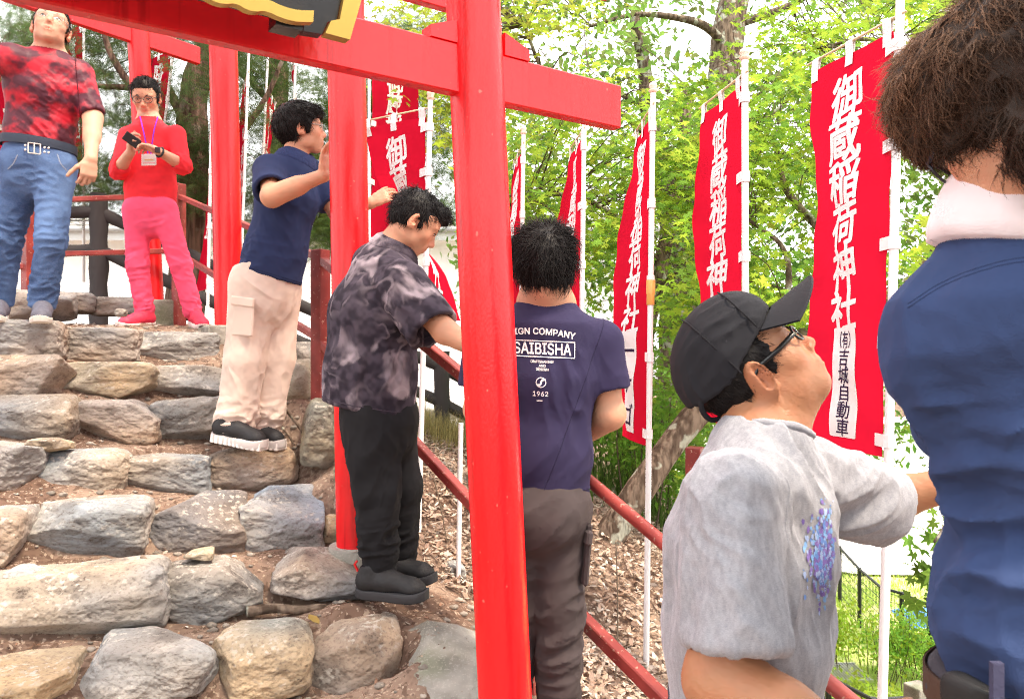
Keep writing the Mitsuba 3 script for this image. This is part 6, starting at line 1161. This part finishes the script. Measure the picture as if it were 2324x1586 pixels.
# 5 -- the man in the printed navy T-shirt, seen from behind
k = thing('person', 'man with tousled black hair seen from behind in a dark printed T-shirt', 'person')
d = 2.42; c, R, s = V(1236, 620, 2.400), headframe(-4, -8, -3), .92; U = nrm(A(1, .03, .0))
nb, ch, wa, pe = V(1240, 690, 2.430), V(1230, 850, 2.440), V(1226, 1030, 2.440), V(1226, 1140, 2.440)
Rs, Re, Rw = V(1365, 776, 2.440), V(1384, 940, 2.460), V(1290, 1000, 2.700); Ls, Le, Lw = V(1100, 772, 2.440), V(1085, 930, 2.460), V(1160, 990, 2.700)
F = Field(*bounds([c + A(0, 0, .12), Re, Rw, Ls, Le, Lw + A(.1, .1, 0), ch - A(0, .1, 0)], .11), .0052)
head(F, c, R, s); neck(F, c, R, s, nb, .060, .074); F.add(cone(Rs, Ls, .055), cone(nb, ch, .09, .12, U, .7), k=.04); F.add(*chain([Rs, Re, Rw], [.048, .043, .028]), *chain([Ls, Le, Lw], [.048, .043, .028]), cone(Re, (Re + Rw) / 2, .047, .044), k=.02)
hand(F, Rw, A(-.7, .6, .1), A(0, .2, -1), A(0, 1, 0), (25, 30, 25), 4); hand(F, Lw, A(.7, .6, .1), A(0, .2, -1), A(0, 1, 0), (25, 30, 25), 4)
m = bodymesh(F); put('body', m, 'skin', True, k, color=skin_color(m, c, R, s, SK2, .0, 5)); face_parts(k, c, R, s)
hair(k, c, R, s, [(-.2, -.082), (-.07, -.080), (-.05, -.066), (-.034, -.034), (-.030, .0), (.004, .006), (.012, -.026), (.030, -.02), (.05, .036), (.078, .05), (.2, .056)], rad=(.094, .116, .120), n=5200, L=.060, lift=.030, messy=.6, thick=.0011, curl=.004, seed=5, whorl=(.008, -.085, .10), all_edge=True, extra=[ell((0, -.02, .07), (.098, .09, .09))])
TEE = A(.030, .025, .062)
F = Field(*bounds([nb, pe, Rs, Re, Ls, Le, ch + A(0, .2, 0), ch - A(0, .2, 0)], .13), .0065)
F.add(*chain([V(1227, 1150, 2.440), wa, ch, ch * .4 + nb * .6], [.150, .148, .168, .136], U, [.76, .72, .70, .62]), k=.06); F.add(cone(Rs, Ls, .060), cone(nb - A(0, 0, .02), nb - A(0, 0, .06), .08, .12), k=.07)
for S_, E_, q in ((Rs, Re, V(1382, 884, 2.440)), (Ls, Le, V(1087, 880, 2.440))): F.op(cutcone(S_, q, .063, .067), .03); w = nrm(q - S_); F.cut(cone(q - w * .04, q + w * .06, .052, .055))
F.cut(cone(nb + A(0, 0, .008), nb + A(0, .02, .10), .062, .069)); F.plane(V(1226, 1120, d), A(0, 0, -1))
items = [(V(1310, 860, 2.300), .10, A(-.25, 0, 1), 26, .010), (V(1300, 980, 2.320), .15, A(.1, 0, 1), 16, .010), (V(1250, 1080, 2.320), .16, A(.5, 0, .6), 14, .008), (V(1375, 830, 2.380), .08, A(.3, 0, 1), 24, .006)]
mt = folds(soften(F.mesh(), 2), items, .001, 9); tk = put('t_shirt', mt, 'cloth', True, k, color=TEE[None] * (.9 + .2 * meshkit.fbm(mt[0] * 20, 2, 4))[:, None])
crew_collar(k, mt, nb, A(0, .12, 1), 'cloth', TEE * 1.2, .062)
hem(k, mt, V(1226, 1107, 2.42), A(0, 0, -1), 'cloth', TEE * .65); q = V(1382, 872, 2.44); hem(k, mt, q, nrm(V(1382, 884, 2.44) - Rs), 'cloth', TEE * .65, near=q); hem(k, mt, Rs * .88 + nb * .12 + A(0, 0, -.01), nrm(Rs - nb) + A(0, 0, .25), 'cloth', TEE * .75, .0016, near=Rs)
# the print on the back follows the cloth
tmz = trimesh.Trimesh(mt[0], mt[1], process=False)
def on_back(v2, f2, lift=.0022):
    o = np.c_[v2[:, 0], np.full(len(v2), 1.9), v2[:, 1]]; loc, ri, _ = tmz.ray.intersects_location(o, np.tile([0, 1.0, 0], (len(o), 1)), multiple_hits=False)
    y = np.full(len(v2), np.nan); y[ri] = loc[:, 1]; y = np.where(np.isnan(y), np.nanmean(y) if len(ri) else 2.6, y); return np.c_[v2[:, 0], y - lift, v2[:, 1]], f2
def bp(u, v): p = V(u, v, 2.295); return A(p[0], p[2])
def print_text(txt, u, v, h_px, width_px=None, arc=0.0, bold=True, tilt=.045):
    m_ = meshkit.text_mesh(txt, 1.0, .01, bold); mv = np.array(m_.vertices); mf = np.array(m_.faces); top = mv[:, 2] > .005; keep = top[mf].all(1); mf = mf[keep]; mv, mf = trimesh.remesh.subdivide_to_size(mv, mf, .35, max_iter=6)
    x0, x1 = mv[:, 0].min(), mv[:, 0].max(); k_ = 2.300 / FPX; hs = h_px * k_; ws = hs if width_px is None else width_px * k_ / (x1 - x0)
    X = (mv[:, 0] - (x0 + x1) / 2) * ws; Y = (mv[:, 1] - .5) * hs; o = bp(u, v)
    a = X * arc; q = np.c_[o[0] + X, o[1] + Y - X * X * arc * .5 - X * tilt]; q[:, 0] += Y * a
    put('printed_word', on_back(q, mf), 'white_print', True, tk)
def print_poly(poly):
    v, f = tri_poly(poly, .02); put('printed_mark', on_back(v[:, :2], f), 'white_print', True, tk)
print_text('DESIGN COMPANY', 1219, 751, 14, 176, 1.6); print_text('SAIBISHA', 1232, 791, 25, 132); print_text('CRAFTSMANSHIP', 1231, 821, 5.5, 53); print_text('AND', 1231, 830, 5.5); print_text('DESIGN', 1231, 838.5, 5.5); print_text('1962', 1227, 894, 10.5)
k_ = 2.300 / FPX; o = bp(1235, 792); fr_ = affinity.skew(shapely.box(-76 * k_, -18 * k_, 71 * k_, 18 * k_).exterior.buffer(1.1 * k_), 0, -2.5, origin=(0, 0)); print_poly(affinity.translate(fr_, o[0], o[1]))
o = bp(1228, 868); print_poly(affinity.translate(shapely.Point(0, 0).buffer(11 * k_).exterior.buffer(.8 * k_), o[0], o[1])); sw = shapely.LineString(spline([(-9, -5), (-3, -6), (0, -1), (1, 3), (4, 6), (9, 6)], 24) * k_).buffer(2.1 * k_); print_poly(affinity.translate(sw, o[0], o[1])); o = bp(1225, 910); print_poly(affinity.translate(shapely.box(-6.5 * k_, -1.2 * k_, 6.5 * k_, 1.2 * k_), o[0], o[1]))
hR, kR, aR = V(1266, 1180, 2.440), V(1268, 1390, 2.440), V(1268, 1600, 2.440); hL, kL, aL = V(1180, 1180, 2.440), V(1166, 1390, 2.460), V(1155, 1600, 2.460)
PNT = A(.060, .047, .048)
F = Field(*bounds([pe + A(0, .18, .1), pe - A(0, .2, 0), hR, kR, aR, hL, kL, aL], .12), .0068)
F.add(*chain([V(1226, 1100, 2.440), V(1226, 1150, 2.440), V(1226, 1185, 2.440)], [.140, .152, .145], U, [.74, .80, .80]), k=.04); F.add(ell(V(1262, 1170, 2.380), (.077, .078, .09)), ell(V(1188, 1170, 2.380), (.077, .078, .09)), k=.04)
for h_, kn, an in ((hR, kR, aR), (hL, kL, aL)): F.add(cone(h_ + A(0, 0, .02), kn, .091, .073), k=.02); F.op(cutcone(kn, an, .073, .066), .02)
wear(k, 'work_trousers', F, [(V(1230, 1200, 2.320), .10, A(.8, 0, .5), 22, .009), (V(1265, 1400, 2.340), .18, A(1, 0, .35), 18, .012), (V(1268, 1540, 2.340), .13, A(1, 0, .2), 26, .012), (V(1300, 1190, 2.340), .1, A(.5, 0, 1), 18, .006)], 'cloth', PNT, seed=10)
pkt = put('cargo_pocket', box(V(1322, 1250, 2.420), (.008, .058, .095), rotz(.25) @ roty(.08), .008), 'cloth', False, k, color=PNT * .95); put('flap', box(V(1324, 1212, 2.410), (.0095, .062, .022), rotz(.25) @ roty(.12), .006), 'cloth', False, pkt, color=PNT * 1.15)
gz_ = ground(*V(1268, 1640, 2.470)[:2])
for a_, sx in ((aR, .05), (aL, -.05)):
    h_ = A(a_[0], a_[1] - .06, EYE - 1.285); shoe(k, h_, h_ + A(sx, .28, 0), .28, upper=(.02, .02, .02), sole=(.05, .05, .05))
# 6 -- the man in the grey T-shirt and black cap
k = thing('person', 'man in a grey T-shirt, black cap and glasses, gazing upward beside the railing', 'person')
d = 1.48; c, R, s = V(1722, 842, 1.50), headframe(100, 47, 0), .98; U = nrm(A(-.30, -.95, 0))
nb, ch, wa, pe = V(1722, 1010, 1.47), V(1700, 1180, 1.47), V(1692, 1420, 1.47), V(1690, 1650, 1.47)
Rs, Re, Rw = V(1655, 1125, 1.29), V(1636, 1545, 1.25), V(1930, 1690, 1.12); Ls, Le, Lw = V(1838, 1075, 1.66), V(2030, 1128, 1.74), V(2230, 1082, 1.68)
F = Field(*bounds([c + A(0, 0, .12), c - A(.12, 0, 0), Re, Rw, Le, Lw, ch], .11), .0040)
head(F, c, R, s, jaw=1.04, es=1.28); F.op(cone(c + R @ A(0, -.022, -.05), nb + A(-.01, 0, -.02), .060, .070), .03); F.op(cone(c + R @ A(0, .03, -.085), nb + A(.035, 0, .0), .030, .045), .04)
F.add(cone(Rs, Ls, .06), cone(nb, ch, .08, .12, U, .8), k=.05); F.add(*chain([Rs, Re, Rw], [.055, .050, .034]), *chain([Ls, Le, Lw], [.055, .044, .031]), cone(Re, (Re + Rw) / 2, .050, .047), k=.03)
hand(F, Rw, A(.9, -.1, -.2), A(0, .9, -.4), A(.2, .5, .8), (25, 35, 30), 4); hand(F, Lw, A(1, -.2, .15), A(.1, 1, 0), A(0, -.1, 1), (20, 30, 25), 4)
m = soften(F.mesh(), 1); n_ = vnormals(m); m = (m[0] + n_ * (.0012 * (meshkit.fbm(m[0] * 160, 2, 6) - .5))[:, None], m[1]); put('body', m, 'skin', True, k, color=skin_color(m, c, R, s, SK3, .30, 6))
face_parts(k, c, R, s, squint=.75, look=(0, 0, .002)); glasses(k, c, R, s, (.012, .012, .012), .0026, (.025, .016), temple=.0042)
hair(k, c, R, s, [(-.2, -.120), (-.07, -.115), (-.05, -.095), (-.036, -.045), (-.032, .002), (.004, .010), (.012, -.030), (.030, -.022), (.036, .010), (.055, .034), (.078, .060), (.2, .065)], rad=(.083, .110, .096), n=4200, L=.028, lift=.006, messy=.35, thick=.0009, seed=6)
g = lambda x, y, z: c + R @ A(x, y, z)
CAPC = A(.020, .020, .024)
F = Field((-.14, -.19, -.16), (.14, .16, .24), .0045); F.add(ell((0, -.026, .045), (.092, .115, .114)), ell((0, .015, .09), (.080, .085, .072)), k=.04); 
X, Y, Z = np.meshgrid(*F.ax, indexing='ij', sparse=True); lim = np.interp(Y, [-.2, -.12, -.08, -.055, -.035, .0, .05, .09, .2], [.050, .042, .032, .028, .034, .046, .058, .068, .075]).astype(f32); F.f = np.maximum(F.f, (lim - Z) * f32(.8))
F.cut(ell((0, -.018, .03), (.087, .112, .105)))
m = folds(soften(F.mesh(), 2), [(A(.08, -.04, .10), .06, A(.2, 1, .3), 38, .006), (A(.06, -.10, .04), .07, A(0, .6, 1), 34, .005), (A(.07, .03, .11), .05, A(0, 1, -.4), 40, .005)], .001, 6)
ck = put('cap', (c + m[0] @ R.T, m[1]), 'cloth', True, k, color=CAPC)
bv = []
for a in np.linspace(-1.05, 1.05, 29):
    for t in np.linspace(0, 1, 9):
        r0 = A(.083 * math.sin(a), -.02 + .118 * math.cos(a) + .006, .068); o = A(.060 * math.sin(a), .088 * (math.cos(a * .92) ** .8), 0); bv.append(r0 + o * t + A(0, 0, -.012 * t - .030 * math.sin(a) ** 2 * (0.3 + t)))
bv = np.array(bv); q = grid_mesh(bv, 29, 9); vb = cat(q, (q[0] - A(0, 0, .0035), q[1][:, ::-1])); put('brim', (c + vb[0] @ R.T, vb[1]), 'cloth', True, ck, color=CAPC * 1.1)
ed = np.array([bv[i * 9 + 8] for i in range(29)]) - A(0, 0, .0018); e_ = tube(ed, .0026, 7); put('brim_edge', (c + e_[0] @ R.T, e_[1]), 'cloth', True, ck, color=CAPC * 1.3)
for y0, y1 in ((.0, .0),):
    sm = spline([(.099, -.03, .03), (.088, -.028, .11), (.05, -.026, .158), (0, -.026, .171)], 16); e_ = tube(sm, .0018, 6); put('seam', (c + e_[0] @ R.T, e_[1]), 'cloth', True, ck, color=CAPC * .7)
sm = spline([(.088, .05, .066), (.083, .052, .10), (.06, .055, .14), (0, .058, .158)], 14); e_ = tube(sm, .0016, 6); put('seam', (c + e_[0] @ R.T, e_[1]), 'cloth', True, ck, color=CAPC * .7)
e_ = ell; v, f = ICO2; put('eyelet', (g(.091, -.006, .088) + v * .0035, f), 'cloth', True, ck, color=CAPC * 2)
st = spline([V(1606, 872, 1.46), V(1592, 900, 1.46), V(1594, 932, 1.47), V(1612, 952, 1.49), V(1634, 948, 1.50), V(1642, 928, 1.50), V(1640, 905, 1.5)], 26); sv = np.stack([st - A(0, .011, 0) , st + A(.0, .011, 0)], 1).reshape(-1, 3); q = grid_mesh(sv, 26, 2); n_ = nrms(np.gradient(st, axis=0)); put('strap', tube(st, .0052, 8), 'cloth', True, ck, color=CAPC)
F = Field(*bounds([nb, pe + A(0, 0, .05), Rs, V(1670, 1500, 1.22), Ls, V(2005, 1160, 1.74), ch + A(0, .2, 0), ch + A(.16, 0, 0), ch - A(.18, 0, 0)], .12), .0056)
F.add(*chain([V(1688, 1640, 1.47), V(1689, 1420, 1.47), V(1694, 1230, 1.47), V(1716, 1075, 1.47)], [.196, .192, .190, .120], U, [.69, .69, .70, .62]), k=.06); F.add(cone(Rs, Ls, .056), cone(nb - A(0, 0, .0), nb - A(0, 0, .06), .078, .11), k=.07)
e = V(1668, 1462, 1.24); w = nrm(e - Rs); F.op(cutcone(Rs + A(0, 0, .0), e, .069, .078), .03); F.cut(cone(e - w * .04, e + w * .06, .064, .067))
e2 = V(2004, 1150, 1.735); w2 = nrm(e2 - Ls); F.op(cutcone(Ls - A(0, 0, .01), e2, .088, .088), .04); F.cut(cone(e2 - w2 * .04, e2 + w2 * .06, .074, .076))
F.cut(cone(nb + A(.01, 0, .002), nb + A(.02, 0, .10), .062, .078), k=.01)
P_ = lambda u, v, q=1.3: V(u, v, q)
mt = folds(soften(F.mesh(), 2), [(P_(1810, 1080, 1.36), .12, A(.45, 0, -.9), 20, .015), (P_(1700, 1300, 1.2), .12, A(.10, 0, -1), 18, .016), (P_(1640, 1420, 1.2), .10, A(.5, 0, -.8), 26, .006), (P_(1830, 1330, 1.35), .16, A(.25, 0, -1), 16, .018), (P_(1640, 1120, 1.22), .09, A(.7, 0, -.5), 28, .008), (P_(1930, 1150, 1.62), .12, A(.8, 0, .35), 18, .018), (P_(1545, 1300, 1.4), .16, A(.12, 0, 1), 20, .008), (P_(1770, 1180, 1.3), .07, A(.3, 0, -1), 30, .008)], .0012, 12)
tk = put('t_shirt', mt, 'heather', True, k)
crew_collar(k, mt, nb + A(.012, 0, 0), A(.30, 0, 1), 'heather', None, .072, .0085)
hem(k, mt, e - w * .022, w, 'heather', None, .0022, near=e); hem(k, mt, e2 - w2 * .022, w2, 'heather', None, .0022, near=e2); hem(k, mt, Rs * .82 + nb * .18, nrm(Rs - nb) + A(0, 0, .55), 'heather', None, .0018, near=Rs)
0 and tubeput(k, 'hem', [e + np.cross(w, U) * .084 * math.cos(t) + np.cross(w, np.cross(w, U)) * .084 * math.sin(t) - w * .010 for t in np.linspace(0, 6.283, 33)], .0026, 'heather', None, 6, 66)
# the blue and violet print on the chest: small flat blots that follow the cloth
tmz = trimesh.Trimesh(mt[0], mt[1], process=False); r = np.random.default_rng(61); pv, pf, pc = [], [], []
cand = []
for i in range(520):
    u, v = 1866 + r.normal(0, 15), 1262 + r.normal(0, 46); 
    if (u - 1866 - (1262 - v) * .10) > 26: continue
    cand.append((u, v))
for u, v in cand:
    dr_ = nrm(V(u, v, 1.0) - A(0, 0, EYE)); t_ = A(.25 + r.normal(0, .3), 0, 1); rr = r.uniform(.001, .0042); n6 = 8; pts = []
    o0 = V(u, v, 1.35); ring = [o0] + [o0 + A(math.cos(a) * rr * .7, 0, math.sin(a) * rr * r.uniform(.8, 2.2)) for a in np.linspace(0, 6.283, n6, endpoint=False)]
    O = np.tile(A(0, 0, EYE), (n6 + 1, 1)); D = nrms(np.array(ring) - O); loc, ri, ti = tmz.ray.intersects_location(O, D, multiple_hits=False)
    if len(ri) < n6 + 1: continue
    L_ = np.zeros((n6 + 1, 3)); L_[ri] = loc; N_ = np.zeros((n6 + 1, 3)); N_[ri] = tmz.face_normals[ti]
    if np.ptp(np.linalg.norm(L_ - A(0, 0, EYE), axis=1)) > .03: continue
    b = len(pv) * (n6 + 1); pv.append(L_ + N_ * (.0008 + .0004 * (len(pv) % 5))); pf += [[b, b + 1 + i, b + 1 + (i + 1) % n6] for i in range(n6)]; pc += [[(.14, .24, .52), (.20, .36, .60), (.17, .12, .34), (.22, .15, .40), (.34, .42, .62)][r.integers(0, 5)]] * (n6 + 1)
if pv: put('chest_print', (np.vstack(pv), np.array(pf)), 'cloth', False, tk, color=np.array(pc))
hz = ground(.42, 1.47)
F = Field(*bounds([V(1690, 1560, 1.47), A(.42, 1.40, hz), A(.42, 1.56, hz), A(.3, 1.47, 1)], .16), .010)
F.add(*chain([V(1690, 1560, 1.47), V(1690, 1720, 1.47)], [.185, .185], U, [.72, .75]), k=.04)
for q in (-1, 1): F.add(cone(A(.43, 1.47 + q * .09, .72), A(.45, 1.47 + q * .10, .45), .105, .08), k=.03); F.op(cutcone(A(.45, 1.47 + q * .10, .45), A(.42, 1.47 + q * .10, hz + .08), .08, .072), .02)
wear(k, 'trousers', F, [(None, 1, A(1, 0, .3), 16, .006)], 'cloth', A(.05, .055, .07), seed=13)
for q in (-1, 1): shoe(k, A(.36, 1.47 + q * .11, hz + .012), A(.64, 1.46 + q * .12, hz + .012), .28, upper=(.05, .05, .055), sole=(.5, .5, .5))

# 7 -- the man in the blue shirt, nearest the viewer
k = thing('person', 'man with curly brown hair and a blue shirt, seen from behind at the right edge', 'person')
c, R, s = V(2312, 258, .93), headframe(-20, -38, 0), 1.0; U = nrm(A(.97, .22, 0))
nb, ch, wa, pe = V(2335, 515, .96), V(2385, 800, .98), V(2415, 1250, .99), V(2420, 1640, .99)
Ls, Le, Lw = V(2168, 785, .99), V(2165, 965, 1.22), V(2330, 1010, 1.42); Rs, Re, Rw = V(2700, 740, 1.02), V(2760, 1000, 1.25), V(2600, 1060, 1.5)
F = Field(*bounds([c + A(0, 0, .12), Le, Lw, Rw, Re, ch], .12), .0055)
head(F, c, R, s, (0, 0)); F.op(cone(c + R @ A(0, -.03, -.06), nb, .058, .072), .03); F.add(cone(Rs, Ls, .05), cone(nb, ch, .09, .12, U, .7), k=.05); F.add(*chain([Rs, Re, Rw], [.05, .045, .03]), *chain([Ls, Le, Lw], [.05, .045, .03]), k=.03)
hand(F, Lw, A(0, 1, 0), A(.3, 0, -1), A(1, 0, 0)); hand(F, Rw, A(-.2, 1, 0), A(-.3, 0, -1), A(-1, 0, 0))
m = bodymesh(F); put('body', m, 'skin', True, k, color=skin_color(m, c, R, s, SK2, .1, 7)); face_parts(k, c, R, s); glasses(k, c, R, s, (.02, .02, .03), .002, (.026, .018), temple=.0022)
hair(k, c, R, s, [(-.25, -.195), (-.08, -.19), (-.05, -.185), (-.02, -.17), (.012, -.135), (.036, -.085), (.06, -.03), (.088, .02), (.2, .03)], rad=(.104, .124, .116), centre=(0, -.028, .034), n=24000, L=.040, lift=.003, messy=.6, curl=.0032, thick=.0006, all_edge=True, color=(.030, .016, .010), tips=(.46, .25, .15), seed=7, whorl=(0, -.06, .12), bumps=.017, extra=[ell((0, .02, .07), (.098, .10, .088)), ell((0, -.045, -.080), (.092, .088, .110))])
TW = A(.74, .66, .68)
ax = nrm(A(.10, -.05, 1)); nb0, nb = nb, nb + A(-.008, 0, .014); x_ = nrm(np.cross(ax, A(.2, 1, 0))); y_ = np.cross(ax, x_); rows = []
for t, rr in ((-.040, .084), (-.036, .098), (-.020, .100), (-.004, .097), (.010, .093), (.026, .089), (.040, .084), (.050, .076), (.046, .066)):
    a = np.linspace(0, 2 * np.pi, 97); rows.append(nb + ax * t + rr * (np.cos(a)[:, None] * x_ + np.sin(a)[:, None] * y_))
m = grid_mesh(np.array(rows).transpose(1, 0, 2).reshape(-1, 3), 97, 9); m = (m[0], m[1]) if np.dot(vnormals(m)[3 * 9 + 2], m[0][29] - nb) > 0 else (m[0], m[1][:, ::-1])
m = folds(m, [(None, 1, np.cross(ax, A(0, 1, 0)) + ax * .3, 22, .003)], .001, 5); put('neck_towel', m, 'cloth', True, k, color=TW)
nb = nb0
BLU2 = A(.032, .052, .125)
F = Field(*bounds([nb, pe, Ls, Le, Rs, ch + A(0, .18, 0), ch - A(0, .17, 0), V(2000, 760, .97)], .10), .0056)
F.add(*chain([V(2408, 1505, .99), V(2402, 1440, .99), V(2408, 1340, .99), V(2412, 1210, .99), V(2402, 950, .985), V(2392, 760, .98)], [.124, .140, .130, .124, .146, .152], U, [.74, .78, .74, .74, .72, .62]), k=.05)
F.add(cone(V(2360, 560, .97), Ls + A(.02, 0, .01), .062, .058), cone(Ls, Rs, .060), cone(nb - A(0, 0, .03), nb - A(0, 0, .09), .08, .13), k=.08); F.add(cone(Ls, Le, .064, .056), k=.04); F.op(cutcone(Le, Le * .3 + Lw * .7, .056, .05), .02)
F.cut(cone(nb + A(0, 0, -.012), nb + A(-.02, 0, .10), .070, .085), k=.01)
P_ = lambda u, v: V(u, v, .87)
mt = folds(soften(F.mesh(), 2), [(P_(2220, 1080), .12, A(1, 0, .25), 15, .020), (P_(2250, 1300), .14, A(1, 0, .16), 15, .026), (P_(2220, 1450), .09, A(1, 0, .2), 17, .022), (P_(2120, 850), .10, A(.6, 0, -.8), 16, .010), (P_(2300, 900), .18, A(.8, 0, .5), 11, .010), (P_(2150, 1030), .07, A(1, 0, .45), 22, .016)], .001, 15)
put('shirt', mt, 'cloth', True, k, color=BLU2[None] * (.9 + .2 * meshkit.fbm(mt[0] * 14, 2, 8))[:, None])
tmz = trimesh.Trimesh(mt[0], mt[1], process=False)
for off in (0, 9):
    l_ = spline([(2060, 690 + off), (2140, 640 + off), (2230, 605 + off), (2324, 585 + off), (2420, 590 + off)], 40); O = np.tile(A(0, 0, EYE), (40, 1)); D = nrms(np.array([V(u, v, 1) for u, v in l_]) - O); loc, ri, _ = tmz.ray.intersects_location(O, D, multiple_hits=False)
    if len(ri) > 10: loc = loc[np.argsort(ri)]; put('yoke_seam', tube(loc, .0009, 5), 'cloth', True, k, color=BLU2 * .75)
col = [nb + (U * math.cos(t) * .092 + nrm(np.cross(U, A(0, 0, 1))) * math.sin(t) * .088) + A(0, 0, -.030) for t in np.linspace(0, 6.283, 33)]; cv = np.stack([np.array(col) + A(0, 0, .02), np.array(col) * 1.0 + (np.array(col) - nb) * A(.16, .16, 0) + A(0, 0, -.016)], 1).reshape(-1, 3)
put('collar', th(grid_mesh(cv, 33, 2)), 'cloth', True, k, color=BLU2 * 1.05)
hz = EYE - 1.52
F = Field(*bounds([pe + A(0, .2, .14), pe - A(0, .2, 0), A(.55, .99, hz), A(.85, .99, hz)], .1), .010)
F.add(*chain([V(2405, 1530, .99), V(2405, 1700, .99)], [.158, .172], U, [.76, .80]), k=.04)
for q in (-1, 1): F.add(cone(A(.69 + q * .08, .99, 1.0), A(.70 + q * .09, .97, .58), .095, .075), k=.03); F.op(cutcone(A(.70 + q * .09, .97, .58), A(.70 + q * .10, .99, .16), .075, .068), .02)
F.plane(V(2405, 1512, .99), A(0, 0, 1)); wear(k, 'trousers', F, [(None, 1, A(1, 0, .3), 16, .006)], 'cloth', A(.055, .05, .06), seed=16)
cc_ = V(2405, 1556, .99); bl = np.array([cc_ + U * .163 * math.cos(t) + np.cross(U, A(0, 0, 1)) * .126 * math.sin(t) for t in np.linspace(0, 2 * np.pi, 41)])
bv = np.concatenate([[p + A(0, 0, z) + (p - cc_) * A(1, 1, 0) * g_ for z, g_ in ((-.018, 0), (-.018, .03), (.018, .03), (.018, 0))] for p in bl]); f = []
for i in range(40):
    for j in range(4): a, b = i * 4 + j, i * 4 + (j + 1) % 4; f += [[a, b, b + 4], [a, b + 4, a + 4]]
put('belt', (bv, np.array(f)), 'rubber', 30, k, color=A(.06, .032, .022))
put('belt_loop', box(V(2262, 1556, .862), (.006, .004, .026)), 'cloth', False, k, color=A(.05, .05, .09))
pp = V(2200, 1578, .90); m = rock_mesh(pp, A(.016, .03, .022), rotz(.5), 77, 4, 3, .02, ICO3); put('pouch', m, 'rubber', True, k, color=A(.012, .012, .013))
for q in (-1, 1): shoe(k, A(.70 + q * .10, .93, hz + .0), A(.70 + q * .12, 1.2, hz), .28, upper=(.03, .03, .03), sole=(.1, .1, .1))
